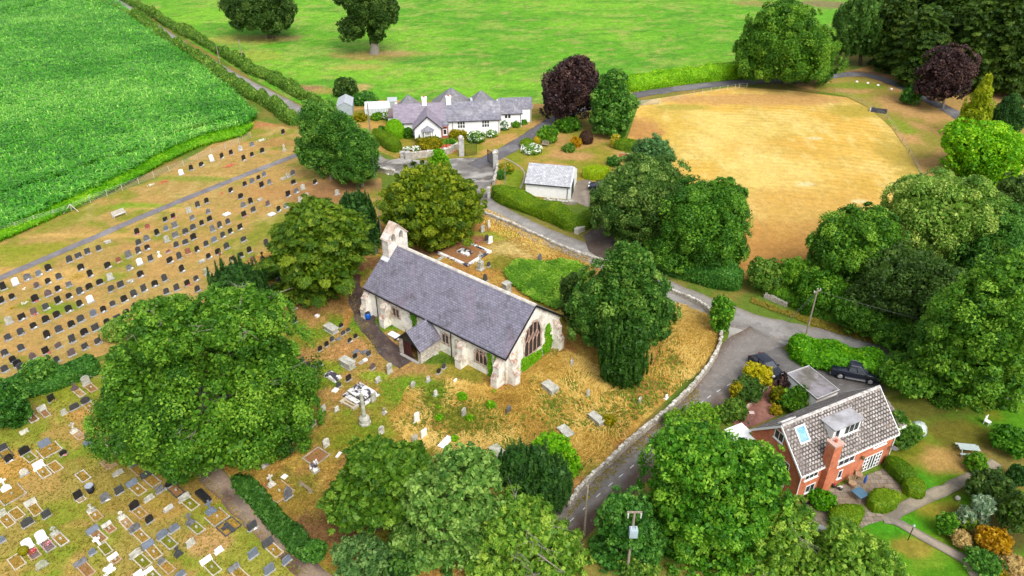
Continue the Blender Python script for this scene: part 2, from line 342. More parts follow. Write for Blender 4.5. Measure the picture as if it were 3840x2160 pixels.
def gard(x,y):
    a=fbm(x*.25,y*.25,24); c=mixc(np.tile(c_(165,150,55),(len(x),1)),c_(205,150,85),sst(.42,.62,a)); c=mixc(c,c_(130,150,40),sst(.5,.66,fbm(x*.3,y*.3,34))*.7)
    return blobs(x,y,c,[('20',430,1180,5,2.4,c_(205,145,90),.9),('20',500,1080,7,3,c_(190,140,75),.7),('20',640,960,6,3,c_(140,125,60),.7),('20',180,1160,3,1.4,c_(160,165,50),.7),('Z6',1500,560,2.4,5,c_(130,160,35),.9),('20',30,920,5,1.2,c_(150,165,45),.8),('20',130,880,6,.9,c_(120,150,35),.7),('10',870,950,4,2,c_(215,150,75),.9)])
def parkc(x,y):
    a=fbm(x*.12,y*.12,64); c=mixc(np.tile(c_(190,145,82),(len(x),1)),c_(206,150,90),sst(.4,.6,a)); c=mixc(c,c_(150,155,50),sst(.5,.66,fbm(x*.16,y*.16,74))*.6)
    return blobs(x,y,c,[('30',620,650,10,3,c_(130,160,45),.85),('30',560,720,8,2,c_(150,170,50),.7),('30',1000,960,3,5,c_(130,165,40),.8),('30',1250,1050,3,6,c_(140,150,50),.7),('30',760,560,8,3,c_(140,100,75),.9),('30',930,600,5,2.4,c_(165,110,80),.9),('30',1720,720,7,4,c_(190,135,95),.9),('30',1850,300,14,8,c_(90,75,45),.7),('30',1260,840,5,2,c_(150,120,75),.6)])
def basec(x,y):
    a=fbm(x*.1,y*.1,84); c=mixc(np.tile(c_(150,142,68),(len(x),1)),c_(112,138,48),sst(.4,.58,a)); return mixc(c,c_(180,140,80),sst(.55,.7,fbm(x*.2,y*.2,94))*.6)
turf=vcol('short_turf',1.1,7.,.2); rough=vcol('rough_grass',1.6,5.,.3,bs=.9,bd=.15); pasture=vcol('pasture',.55,2.2,.2,bs=.8,bd=.2); stub=vcol('mown_hay',.8,4.,.15)
# base sheet: fine near the place, coarse out to the horizon
xs=np.concatenate([np.linspace(-3000,-190,12),np.arange(-180,181,1.5),np.linspace(190,3000,12)]); ys=np.concatenate([np.linspace(-600,20,6),np.arange(25,275,1.5),np.linspace(280,4000,14)])
X,Y=np.meshgrid(xs,ys); idx=np.arange(X.size).reshape(X.shape)
q=np.stack([idx[:-1,:-1],idx[:-1,1:],idx[1:,1:],idx[1:,:-1]],-1).reshape(-1,4)
V=np.stack([X.ravel(),Y.ravel(),np.zeros(X.size)],-1)
struct(link('ground',npmesh('ground',V,q,turf,col=np.clip(basec(V[:,0],V[:,1]),0,1))))
P_CORN=poly('D',[(-520,-70),(205,-70),(262,-18),(330,38),(440,122),(555,212),(648,298),(620,322),(500,352),(400,398),(330,440),(200,500),(90,550),(-20,600),(-260,700),(-560,830)])
zone('corn_field',P_CORN,.012,1.2,lambda x,y: mixc(np.tile(c_(60,110,40),(len(x),1)),c_(120,95,55),sst(.5,.62,fbm(x*.2,y*.2,41))*.6),turf)
zone('meadow',poly('D',[(330,-70),(2150,-70),(2118,60),(2110,120),(1880,180),(1575,212),(1500,240),(1380,275),(1000,262),(800,280),(730,250),(640,200),(480,105),(360,20)]),.016,1.3,meadow,pasture)
zone('cemetery_lawn',poly('D',[(-60,600),(0,580),(380,455),(640,300),(760,330),(790,400),(960,450),(960,640),(860,720),(720,740),(680,700),(640,700),(540,760),(350,830),(270,890),(-60,1000)]),.02,.7,cem,turf)
zone('burial_lawn',poly('D',[(-60,1000),(270,905),(420,1000),(540,1215),(640,1310),(840,1500),(840,1560),(-60,1560)]),.024,.4,lowc,turf)
zone('churchyard_grass',poly('D',[(540,700),(800,560),(960,560),(1200,525),(1480,655),(1700,735),(1800,800),(1812,850),(1790,900),(1620,1060),(1400,1320),(1350,1400),(1200,1500),(830,1500),(760,1400),(560,1180),(420,1000)]),.028,.45,churchc,rough)
zone('hay_field',poly('D',[(1605,268),(1640,250),(1850,218),(1990,228),(2130,245),(2190,275),(2240,320),(2290,390),(2330,470),(2260,600),(2100,720),(1850,700),(1700,600),(1690,440),(1570,372)]),.02,.42,hay,stub)
zone('parkland_grass',poly('D',[(1990,215),(2250,150),(2700,100),(2700,520),(2330,520),(2335,470),(2290,388),(2240,318),(2190,273),(2130,243)]),.016,1.0,parkc,turf)
zone('garden_lawn',poly('D',[(2160,1020),(2400,960),(2700,980),(2700,1560),(1950,1560),(1980,1300),(2230,1180)]),.016,.5,lawn,turf)
zone('cottage_garden',poly('D',[(880,250),(1380,262),(1560,250),(1575,420),(1500,470),(1330,500),(1240,480),(1255,395),(1000,400),(900,360)]),.024,.8,gard,turf)
# roads and paths
tar=vcol('tarmac',.9,9.,.12,rough=.9,spec=.15,bs=.2,bd=.02)
def patchy(m):
    "worn tarmac: hard edged darker repairs and pale scuffs"
    n=m.node_tree; b=[x for x in n.nodes if x.type=='BSDF_PRINCIPLED'][0]; src=b.inputs['Base Color'].links[0].from_socket; p=pos(n)
    k=mrange(n,noise(n,p,.42,3,.6,.3),.56,.575,0,.28); c=mix(n,k,src,(.09,.085,.085)); k=mrange(n,noise(n,p,1.7,5,.7,1.2),.6,.64,0,.35); c=mix(n,k,c,(.33,.32,.3)); k=mrange(n,noise(n,p,2.6,5,.75,1.5),.62,.66,0,.4); c=mix(n,k,c,(.11,.09,.075)); n.links.new(c,b.inputs['Base Color'])
patchy(tar)
def roadc(base, edge, track=None, patch=None, s=1):
    def f(S,T,x,y):
        c=mixc(np.tile(base,(len(S),1)),edge,sst(.62,1.0,np.abs(T)+(fbm(x*.8,y*.8,51)-.5)*.5))
        if track is not None: c=mixc(c,track,(1-sst(.12,.34,np.abs(np.abs(T)-.45)))*.6)
        if patch is not None: c=mixc(c,patch,sst(.5,.66,fbm(x*.35,y*.35,61+s))*.8)
        return c
    return f
zone('junction',poly('D',[(1700,735),(1800,768),(1860,778),(1960,828),(2010,850),(1965,874),(1900,892),(1850,898),(1822,880),(1835,835),(1800,790)]),.036,.5,lambda x,y: blobs(x,y,mixc(np.tile(c_(168,163,157),(len(x),1)),c_(196,192,184),sst(.48,.62,fbm(x*.5,y*.7,71))),[('21',1800,960,4.5,1.6,c_(190,188,180),.8),('21',1750,1150,3,2.4,c_(120,100,95),.8)]),tar)
strip('lane',poly('D',[(240,-40),(300,8),(430,99),(560,182),(645,226),(725,270),(800,318),(880,368),(960,414),(1060,440),(1150,468),(1232,525),(1350,586),(1480,638),(1600,692),(1720,748),(1850,800),(1980,835),(2150,872),(2300,908),(2440,948),(2600,990)]),lambda t:3.5+.9*min(1,t*2.2),.044,roadc(c_(172,168,162),c_(156,144,130),c_(186,182,176),c_(158,152,146)),tar)
strip('side_road',poly('D',[(1930,845),(1868,885),(1818,952),(1781,1002),(1684,1093),(1613,1159),(1546,1218),(1448,1307),(1398,1350),(1338,1405)]),lambda t:5.0-1.1*min(1,t*2.2),.052,lambda S,T,x,y: mixc(mixc(np.tile(c_(152,145,139),(len(S),1)),c_(104,78,60),sst(.0,.4,T+(fbm(x*.5,y*.5,81)-.5)*.8)*.85*sst(8,18,S)),c_(120,92,72),sst(.55,.95,-T)*.8),tar)
zone('cottage_forecourt',poly('D',[(955,408),(1010,398),(1090,408),(1150,398),(1215,398),(1250,402),(1248,440),(1228,478),(1225,520),(1160,500),(1060,460),(960,432)]),.05,.5,lambda x,y: mixc(mixc(np.tile(c_(196,190,184),(len(x),1)),c_(140,134,130),sst(.45,.62,fbm(x*.25,y*.5,91))),c_(120,112,105),sst(.58,.7,fbm(x*.5,y*.9,101))),tar)
drv=roadc(c_(120,118,122),c_(112,102,96),None,c_(150,147,148))
strip('driveway',poly('D',[(1190,420),(1240,396),(1290,370),(1340,338),(1395,302),(1440,280),(1520,262),(1600,240),(1720,222),(1850,208),(1990,203),(2090,192),(2170,188),(2260,214),(2330,250),(2400,285),(2480,340)]),3.3,.056,drv,tar)
strip('cemetery_path',poly('D',[(-60,726),(0,700),(200,614),(400,528),(560,463),(700,408),(762,384)]),1.55,.036,roadc(c_(142,138,142),c_(150,132,105),None,c_(165,160,160)),tar,.07)
zone('path_apron',poly('D',[(742,392),(758,380),(790,395),(830,410),(800,425),(772,420)]),.04,.4,lambda x,y: np.tile(c_(128,122,124),(len(x),1))*(.85+.3*fbm(x*.8,y*.8,3))[:,None],tar)
strip('church_path',poly('11',[(770,560),(735,640),(735,720),(760,810),(800,905),(860,1030),(960,1150),(1060,1245),(1140,1300)]),lambda t:1.9+.6*t,.04,lambda S,T,x,y: mixc(mixc(np.tile(c_(92,76,72),(len(S),1)),c_(120,104,92),sst(.45,.65,fbm(x*.9,y*.9,5))),c_(150,85,50),np.clip(1-S/7.,0,1)*.8),tar,.15)
strip('lower_path',poly('D',[(520,1180),(548,1212),(600,1268),(660,1322),(730,1388),(790,1449),(850,1510)]),2.1,.036,lambda S,T,x,y: mixc(mixc(np.tile(c_(168,146,126),(len(S),1)),c_(112,92,80),sst(.48,.62,fbm(x*.6,y*.6,7))),c_(120,82,60),sst(.55,1,-T)*.7),tar,.12)
zone('house_yard',poly('D',[(1880,908),(1960,872),(1985,890),(2030,912),(2090,925),(2210,955),(2230,985),(2100,1010),(1990,1000),(1935,975)]),.06,.5,lambda x,y: mixc(np.tile(c_(128,124,122),(len(x),1)),c_(104,98,96),sst(.4,.65,fbm(x*.4,y*.4,8))),tar)
zone('garage_yard',poly('Z6',[(2070,760),(2140,560),(2260,540),(2420,640),(2380,830),(2240,830)]),.06,.5,lambda x,y: mixc(np.tile(c_(178,160,146),(len(x),1)),c_(150,132,120),sst(.42,.62,fbm(x*.8,y*.2,8))),tar)
zone('layby',poly('D',[(1468,592),(1512,563),(1590,585),(1590,640),(1515,655),(1480,632)]),.064,.5,lambda x,y: mixc(np.tile(c_(128,112,104),(len(x),1)),c_(105,85,76),sst(.42,.62,fbm(x*.4,y*.4,8))),tar)
flag=courses('flagstones',c_(178,164,146),c_(150,136,122),c_(110,104,84),.75,.55,.03,.28,c_(160,140,110),.9,.15,.4,pscale=.6)
brickpave=courses('brick_paving',c_(178,120,105),c_(160,108,98),c_(130,100,90),.22,.11,.012,.2,c_(190,140,120),.9,.15,.3)
def flat(name, P, z, mat):
    mb=MB(); mb.quad(*[(p[0],p[1],z) for p in P]); o=mb.build(name,mat)
    if o.data.polygons[0].normal.z<0: o.data.flip_normals()
    return struct(o)
flat('patio',poly('Z7',[(-60,200),(60,120),(260,110),(560,-10),(880,-130),(980,-60),(1100,60),(1080,260),(1000,420),(900,490),(700,540),(420,690),(330,720),(240,800),(120,740),(30,600),(-40,420)]),.07,flag)
flat('brick_path',poly('Z5',[(390,1255),(640,1010),(760,880),(880,740),(960,690),(1050,720),(960,800),(900,880),(960,1060),(1040,1130),(900,1190),(650,1290),(480,1330)]),.07,brickpave)
strip('garden_path',poly('Z7',[(950,475),(1060,400),(1150,340),(1330,250),(1640,110),(1900,-10),(2120,-130),(2240,-210)]),1.15,.082,roadc(c_(190,176,152),c_(150,140,120),None,c_(150,138,120)),tar,.1,4)
strip('stepping_path',poly('Z7',[(880,470),(1000,505),(1200,605),(1500,775),(1820,945),(1900,1010),(1960,1120),(2020,1220)]),.95,.09,roadc(c_(186,172,152),c_(140,128,108),None,c_(150,140,124)),flag if 0 else tar,.08,4)
strip('garden_edging',poly('Z6',[(1365,315),(1480,370),(1560,430),(1590,500),(1560,600),(1520,680)]),.35,.075,roadc(c_(196,180,160),c_(170,150,130)),tar,.03,2)
# painted dashes down the middle of the side road
mb=MB(); C=cl(poly('22',[(1650,0),(1500,90),(1400,170),(1190,370),(960,580),(720,780),(520,965),(370,1100)])); acc=0
for i in range(len(C)-1):
    if (i%2)==0:
        a,b=C[i],C[i+1]; d=(b-a).normalized(); n=Vector((-d.y,d.x,0))*.04; b=a+d*.6
        mb.quad((a+n).to_tuple()[:2]+(.062,),(b+n).to_tuple()[:2]+(.062,),(b-n).to_tuple()[:2]+(.062,),(a-n).to_tuple()[:2]+(.062,))
struct(mb.build('road_marking',plain('road_paint',(.6,.6,.58),.15,4)))
# ---------------------------------------------------------------- vegetation
def unit(a): return a/np.maximum(np.linalg.norm(a,axis=-1,keepdims=True),1e-9)
def leaves(C, N, L, W, tone, axis=None, spin=True):
    "one rhombic leaf spray per point: C centres, N normals, L half lengths, W half widths"
    n=len(C)
    if axis is None: axis=NP.normal(size=(n,3))
    a=unit(axis-N*np.sum(axis*N,-1,keepdims=True)); b=np.cross(N,a)
    L=np.broadcast_to(np.asarray(L,float),(n,))[:,None]; W=np.broadcast_to(np.asarray(W,float),(n,))[:,None]
    V=np.stack([C-a*L,C-b*W+N*W*.25,C+a*L,C+b*W+N*W*.25],1).reshape(-1,3)
    q=np.arange(n*4).reshape(n,4); ok=C[:,2]>.04
    return V,q[ok],np.repeat(np.clip(tone,0,1),4)
def join(parts):
    V=[];Qs=[];T=[];o=0
    for v,q,t in parts: V.append(v);Qs.append(q+o);T.append(t);o+=len(v)
    return np.concatenate(V),np.concatenate(Qs),np.concatenate(T)
def compact(V,q,T):
    u=np.unique(q); rm=np.zeros(len(V),int); rm[u]=np.arange(len(u)); return V[u],rm[q],T[u]
ST={ # clump radii (out, side, up) x rc, rc share of crown, leaf half length, aspect, axis, normal-up bias, coverage
 'broad':dict(cl=(1.1,1,.7),rc=.2,leaf=.145,asp=.58,ax=None,up=.55,cov=2.1,nc=1.0),
 'bushy':dict(cl=(1.1,1,.7),rc=.19,leaf=.125,asp=.58,ax=None,up=.5,cov=2.2,nc=1.1),
 'fine':dict(cl=(.8,.8,1.1),rc=.17,leaf=.17,asp=.34,ax='rand',up=.3,cov=2.0,nc=1.5),
 'weep':dict(cl=(.55,.55,1.6),rc=.19,leaf=.26,asp=.24,ax='down',up=.1,cov=2.3,nc=1.7),
 'fan':dict(cl=(1.5,.8,.22),rc=.21,leaf=.19,asp=.3,ax='out',up=1.6,cov=2.3,nc=2.0),
 'yew':dict(cl=(1.0,.75,.5),rc=.17,leaf=.19,asp=.34,ax='outup',up=.7,cov=2.4,nc=1.6),
 'spire':dict(cl=(.32,.32,1.7),rc=.2,leaf=.2,asp=.3,ax='upz',up=.0,cov=2.6,nc=2.6),
 'clip':dict(cl=(1,1,1),rc=.08,leaf=.1,asp=.6,ax=None,up=.2,cov=2.6,nc=1),
}
def crown(lobes, style, leaf=None, cov=1., tone=(.5,.22,.2), rc=None, cut=-.75, cap=60000):
    s=ST[style]; out=[]; lf=leaf or s['leaf']
    tot=sum((l[3]*l[4]*l[5])**(2/3.) for l in lobes)
    for li,(cx,cy,cz,rx,ry,rz) in enumerate(lobes):
        c0=np.array([cx,cy,cz]); rr=np.array([rx,ry,rz]); Rm=(rx*ry*rz)**(1/3.)
        if style=='clip':
            n=int(min(cap,cov*s['cov']*4*math.pi*Rm*Rm/(lf*lf*s['asp']*2)))
            d=unit(NP.normal(size=(n,3))); C=c0+d*rr*NP.uniform(.95,1.03,(n,1)); N=unit(d/rr+NP.normal(size=(n,3))*.35+[0,0,.15]*1)
            out.append(leaves(C,N,lf*NP.uniform(.7,1.3,n),lf*s['asp']*NP.uniform(.7,1.3,n),tone[0]+tone[2]*NP.normal(size=n))); 
            C=c0+d[:n//3]*rr*.9; out.append(leaves(C,d[:n//3],lf*2.2,lf*1.8,tone[0]+0*C[:,0])); continue
        rcl=min((rc or s['rc'])*Rm,1.35 if style in('broad','bushy') else 9)
        nc=int(min(900,(3.4 if style in('broad','bushy') else 1.5*s['nc'])*(Rm/rcl)**2))+8
        d=unit(NP.normal(size=(nc*3,3))); d=d[d[:,2]>cut][:nc]; 
        rad=NP.uniform(.7,1.07,len(d))[:,None]; cc=c0+d*rr*rad*(1+.26*(fbm(d[:,0]*2.3+cx,d[:,1]*2.3+d[:,2]*1.7,li+5)[:,None]-.5)*2)
        keep=np.ones(len(cc),bool)
        for lj,l in enumerate(lobes):
            if lj!=li: keep&=(np.sum(((cc-np.array(l[:3]))/np.array(l[3:]))**2,-1)>.55)
        cc=cc[keep];d=d[keep]; nc=len(cc)
        if nc==0: continue
        N0=unit(d/rr); crs=rcl*NP.uniform(.55,1.3,nc); ct=tone[0]+1.25*tone[1]*NP.normal(size=nc)
        n=int(min(cap*(Rm*Rm)/tot,cov*s['cov']*4*math.pi*Rm*Rm*.8/(lf*lf*s['asp']*2)))
        k=NP.integers(0,nc,n)
        outv=N0[k].copy()
        if style in('fan','yew'): outv[:,2]*=.25; outv=unit(outv+[0,0,-.22 if style=='fan' else .12])
        if style in('spire','weep'): upv=np.tile([0,0,1.],(n,1)); outv[:,2]=0; outv=unit(outv)
        else: upv=None
        side=unit(np.cross(np.array([0,0,1.])+1e-3,outv)); up=np.cross(outv,side)
        if upv is None and style not in('fan','yew'): # blobs follow the crown surface
            side=unit(np.cross(NP.normal(size=(n,3)),outv)); up=np.cross(outv,side); 
        e=unit(NP.normal(size=(n,3))); e[:,0]=np.where(e[:,0]<-.2,-e[:,0]*.6,e[:,0])
        e*=NP.uniform(.12,1.25,(n,1))**.6
        a,b,c=s['cl']
        if style in('broad','bushy','fine'): loc=outv*(e[:,0:1]*c)+side*(e[:,1:2]*a)+up*(e[:,2:3]*b)
        else: loc=outv*(e[:,0:1]*a)+side*(e[:,1:2]*b)+up*(e[:,2:3]*c)
        C=cc[k]+loc*crs[k][:,None]
        if style=='spire':  # columns taper to a point
            h=(C[:,2]-cc[k][:,2])/(1.7*crs[k]); sh=np.clip(1-.75*np.clip(h,0,1),.15,1); C[:,:2]=cc[k][:,:2]+(C[:,:2]-cc[k][:,:2])*sh[:,None]
        N=unit(unit(loc)*1.0+NP.normal(size=(n,3))*.6+np.array([0,0,s['up']]))
        ax={None:None,'rand':NP.normal(size=(n,3))+[0,0,-.6],'down':NP.normal(size=(n,3))*.25+[0,0,-1],'out':outv+NP.normal(size=(n,3))*.45,'outup':outv+[0,0,.25]+NP.normal(size=(n,3))*.6,'upz':NP.normal(size=(n,3))*.2+[0,0,1]}[s['ax']]
        t=ct[k]+tone[2]*NP.normal(size=n)
        sz=NP.uniform(.65,1.35,n)
        out.append(leaves(C,N,lf*sz,lf*s['asp']*sz,t,ax))
        m=int(n*.32); dd=unit(NP.normal(size=(m,3))); C=c0+dd*rr*NP.uniform(.6,.92,(m,1)); C=C[dd[:,2]>cut]; m=len(C)
        out.append(leaves(C,unit(NP.normal(size=(m,3))+[0,0,.6]),lf*1.7,lf*1.3,tone[0]+tone[2]*NP.normal(size=m)))
    return compact(*join(out))
def lobe(B, cx, cy, hw, hh, dy=0., lim=(.45,1.7)):
    sx,sy=Q('D',cx,cy); u,v=sx-1920,1080-sy; d=(u,F*CP+v*SP,-F*SP+v*CP); t=(B[1]+dy)/d[1]
    x,y,z=d[0]*t,d[1]*t,H+d[2]*t
    pm=1/t/1.0; r=hw/.670833/pm; th=math.atan2(H-z,y); hv=hh/.670833/pm
    a2=(hv*hv-(r*math.sin(th))**2)/math.cos(th)**2; a=math.sqrt(a2) if a2>0 else .1
    return [x,y,z,r,r,min(max(a,lim[0]*r),lim[1]*r)]
bark=plain('bark',c_(120,108,92),.35,2.5,.95,.1,.8,c_(88,80,62)); palebark=plain('pale_bark',c_(168,160,146),.3,3,.9,.1,.6)
def trunk(root, lobes, B, r, nl=6, mat=None, up=.6, z0=-.2, twigs=0):
    mb=MB(); c=lobes[0]; top=Vector((c[0]-B[0],c[1]-B[1],c[2]+c[5]*.35)); a=Vector((0,0,z0)); pts=[a]
    for i in range(1,5):
        t=i/4; pts.append(a.lerp(top,t)+Vector((R.uniform(-1,1),R.uniform(-1,1),0))*r*.5*(t<1))
    rs=[r*1.45,r*.95,r*.75,r*.5,r*.2]
    for i in range(4): mb.cyl(pts[i],pts[i+1],rs[i],rs[i+1],9,False)
    for k in range(nl):
        l=lobes[k%len(lobes)]; th=k*2.4+R.random(); e=Vector((l[0]-B[0]+math.cos(th)*l[3]*.8,l[1]-B[1]+math.sin(th)*l[4]*.8,l[2]+l[5]*R.uniform(-.1,.55)))
        s=pts[2].lerp(pts[3],R.random()); m=s.lerp(e,.5)+Vector((0,0,-.05*(e-s).length))
        mb.cyl(s,m,r*.42,r*.25,6,False); mb.cyl(m,e,r*.25,r*.06,5,False)
        for q in range(2):
            f=m.lerp(e,.4)+Vector((R.uniform(-1,1),R.uniform(-1,1),R.uniform(.1,.9)))*l[3]*.35; mb.cyl(m.lerp(e,.25),f,r*.14,r*.04,4,False)
    for k in range(twigs):   # bare twigs reaching out of the crown
        l=R.choice(lobes); d=Vector((R.gauss(0,1),R.gauss(0,1)-.5,abs(R.gauss(.3,.8)))).normalized(); c=Vector((l[0]-B[0],l[1]-B[1],l[2])); e=c+Vector((d.x*l[3],d.y*l[4],d.z*l[5]))*.98; s=c.lerp(e,.6)
        mb.cyl(s,e,.05,.025,4,False)
        for q in range(4): f=e+(d*R.uniform(-.1,.5)+Vector((R.gauss(0,.7),R.gauss(0,.7),R.gauss(.1,.4)))); mb.cyl(s.lerp(e,R.uniform(.4,1)),f,.025,.01,4,False)
    return mb.build('trunk',mat or bark,root,True)
def off(V,B): return V-np.array([B[0],B[1],0.])
def tree(name, label, lob, base, style, mat, tr=.35, cat='tree', leaf=None, cov=1., tone=(.5,.2,.2), group=None, nl=6, rc=None, cut=-.75, bmat=None, cap=60000, twigs=0):
    B=D(*base); L=[lobe(B,*l) for l in lob]
    root=thing(name,label,cat,(B[0],B[1],0),0,group)
    V,q,t=crown(L,style,leaf,cov,tone,rc,cut,cap)
    link('crown',npmesh('crown',off(V,B),q,mat,t),root)
    trunk(root,L,B,tr,nl,bmat,twigs=twigs); return root
def shrub(name, label, lob, base, style, mat, cat='shrub', leaf=None, cov=1.1, tone=(.5,.2,.2), group=None, rc=None, dots=None):
    B=D(*base); L=[lobe(B,*l) for l in lob]
    for l in L: l[2]=max(l[2],l[5]*.35)
    V,q,t=crown(L,style,leaf,cov,tone,rc,-.6)
    if dots:
        root=thing(name,label,cat,(B[0],B[1],0),0,group); link('foliage',npmesh('foliage',off(V,B),q,mat,t),root)
        V,q,t=crown(L,'clip' if style=='clip' else 'bushy',dots[1],dots[2],(.5,.2,.25),None,-.1); link('flowers',npmesh('flowers',off(V,B)*1.02,q,dots[0],t),root); return root
    o=link(name,npmesh(name,off(V,B),q,mat,t)); o.location=(B[0],B[1],0); return tag(o,label,cat,group)
def hedge(name, label, pts, w, h, mat, leaf=.14, cov=1., rough=.1, tone=(.5,.18,.2), cat='hedge', style=None, group=None, round_=.35):
    "a clipped or wild hedge: an uneven core swept along the line with leaves all over it"
    C=cl([D(*p) for p in pts]); n=len(C); prof=[(-.5,0),(-.54,.35),(-.5,.75),(-.5+round_*.5,.96),(0,1.0),(.5-round_*.5,.96),(.5,.75),(.54,.35),(.5,0)]
    V=[]; k=len(prof)
    for i,p in enumerate(C):
        d=(C[min(i+1,n-1)]-C[max(i-1,0)]).normalized(); nr=Vector((-d.y,d.x,0)); t=i/(n-1)
        ww=w(t) if callable(w) else w; hh=h(t) if callable(h) else h
        e=min(1,.35+min(i,n-1-i)*.5) if n>4 else 1
        for j,(a,b) in enumerate(prof):
            f=1+rough*2*(float(vn(i*.45,j*.8,len(label)))-.5); g2=1+rough*2.2*(float(vn(i*.35,7.7,len(label)))-.5)
            V.append((p.x+nr.x*a*ww*f*e,p.y+nr.y*a*ww*f*e,b*hh*f*g2*(.8+.2*e)))
    V=np.array(V); q=np.array([(i*k+j,(i+1)*k+j,(i+1)*k+j+1,i*k+j+1) for i in range(n-1) for j in range(k-1)]+[(0,1,7,8),(1,2,6,7),(2,3,5,6),((n-1)*k+8,(n-1)*k+7,(n-1)*k+1,(n-1)*k),((n-1)*k+7,(n-1)*k+6,(n-1)*k+2,(n-1)*k+1),((n-1)*k+6,(n-1)*k+5,(n-1)*k+3,(n-1)*k+2)])
    P=V[q]; e1=P[:,2]-P[:,0]; e2=P[:,3]-P[:,1]; nn=np.cross(e1,e2); ar=np.linalg.norm(nn,axis=1)/2; nn=-unit(nn)
    cen=V.mean(0); 
    tot=ar.sum(); cnt=int(min(60000,cov*2.6*tot/(leaf*leaf*.6*2)))
    f=NP.choice(len(q),cnt,p=ar/tot); u=NP.random((cnt,1));v=NP.random((cnt,1))
    pt=(P[f,0]*(1-u)+P[f,1]*u)*(1-v)+(P[f,3]*(1-u)+P[f,2]*u)*v
    ctr=np.stack([np.interp(f,np.arange(len(q)),np.zeros(len(q)))]*1,-1) if 0 else None
    N=nn[f]; mid=P[f].mean(1)
    # make normals point outwards from the hedge's own axis
    ax=np.array([[c.x,c.y] for c in C]); ii=np.clip(f//(k-1),0,n-1); axp=np.concatenate([ax[ii],np.full((cnt,1),.4)],1)
    s=np.sign(np.sum(N*(pt-axp),-1,keepdims=True)); N=N*np.where(s==0,1,s)
    N2=unit(N+NP.normal(size=(cnt,3))*(.3+rough)+[0,0,.2]); pt=pt+N*NP.uniform(-.1,.5 if rough>.15 else .25,(cnt,1))*leaf*2
    cl_t=fbm(pt[:,0]*.8,pt[:,1]*.8+pt[:,2]*.9,len(label),3); t=tone[0]+tone[1]*3*(cl_t-.5)+tone[2]*NP.normal(size=cnt)
    sz=NP.uniform(.65,1.4,cnt); lv=leaves(pt,N2,leaf*sz,leaf*.55*sz,t, (NP.normal(size=(cnt,3))*.3+[0,0,1]) if style=='up' else None)
    Vj,qj,tj=join([(V,q,np.full(len(V),tone[0])),lv]); b=C[0]
    o=link(name,npmesh(name,off(Vj,(b.x,b.y)),qj,mat,tj)); o.location=(b.x,b.y,0); return tag(o,label,cat,group)
syc=leafmat('sycamore_leaf',c_(48,94,28),c_(80,136,38),c_(136,184,68))
ash=leafmat('ash_leaf',c_(46,98,36),c_(74,132,50),c_(130,180,84)); lime=leafmat('lime_leaf',c_(70,140,12),c_(108,178,18),c_(170,220,50))
oakl=leafmat('oak_leaf',c_(42,72,32),c_(64,100,42),c_(100,134,66)); yewl=leafmat('yew_leaf',c_(60,94,18),c_(98,130,26),c_(158,176,48))
heml=leafmat('hemlock_leaf',c_(52,92,22),c_(86,124,30),c_(138,164,52)); cyp=leafmat('cypress_leaf',c_(34,74,34),c_(52,98,44),c_(84,128,58))
leyl=leafmat('leylandii_leaf',c_(44,76,30),c_(66,100,36),c_(98,128,52)); purp=leafmat('purple_leaf',c_(34,24,31),c_(56,40,48),c_(90,68,70),.2)
bir=leafmat('birch_leaf',c_(66,116,36),c_(110,160,56),c_(172,206,96)); chest=leafmat('chestnut_leaf',c_(48,104,24),c_(80,146,36),c_(140,192,68))
sil=leafmat('silver_leaf',c_(74,122,46),c_(116,162,66),c_(186,210,124)); weepl=leafmat('weeping_leaf',c_(52,92,36),c_(76,122,52),c_(112,156,78))
gold=leafmat('golden_leaf',c_(110,124,8)*.75,c_(166,168,16)*.75,c_(220,206,50)*.75); hedg=leafmat('hedge_leaf',c_(54,106,22),c_(88,148,34),c_(140,186,62)); dkh=leafmat('dark_hedge_leaf',c_(40,92,34),c_(66,128,48),c_(112,168,78))
bank=leafmat('wild_hedge_leaf',c_(58,104,36),c_(94,142,52),c_(156,188,92)); box=leafmat('box_leaf',c_(66,110,12),c_(104,146,18),c_(152,180,40)); yel=leafmat('yellow_leaf',c_(176,156,10)*.65,c_(216,196,24)*.65,c_(238,222,90)*.65); orng=leafmat('orange_leaf',c_(176,130,8)*.65,c_(222,180,20)*.65,c_(240,208,60)*.65)
whitef=leafmat('white_flower',(.55,.55,.52),(.7,.7,.66),(.85,.85,.8),.1); redf=leafmat('red_flower',c_(150,70,60),c_(190,100,80),c_(220,150,120),.1); bluel=leafmat('blue_grey_leaf',c_(90,130,110),c_(130,164,146),c_(190,210,200)); maroon=leafmat('maroon_leaf',c_(52,38,34),c_(74,54,46),c_(96,72,60)); straw=leafmat('straw_leaf',c_(150,136,96),c_(190,172,126),c_(214,200,158))
def W(k,*pts): # crop points -> D points
    o=[]
    for x,y in pts: sx,sy=Q(k,x,y); o.append((sx*.670833,sy*.670833))
    return o
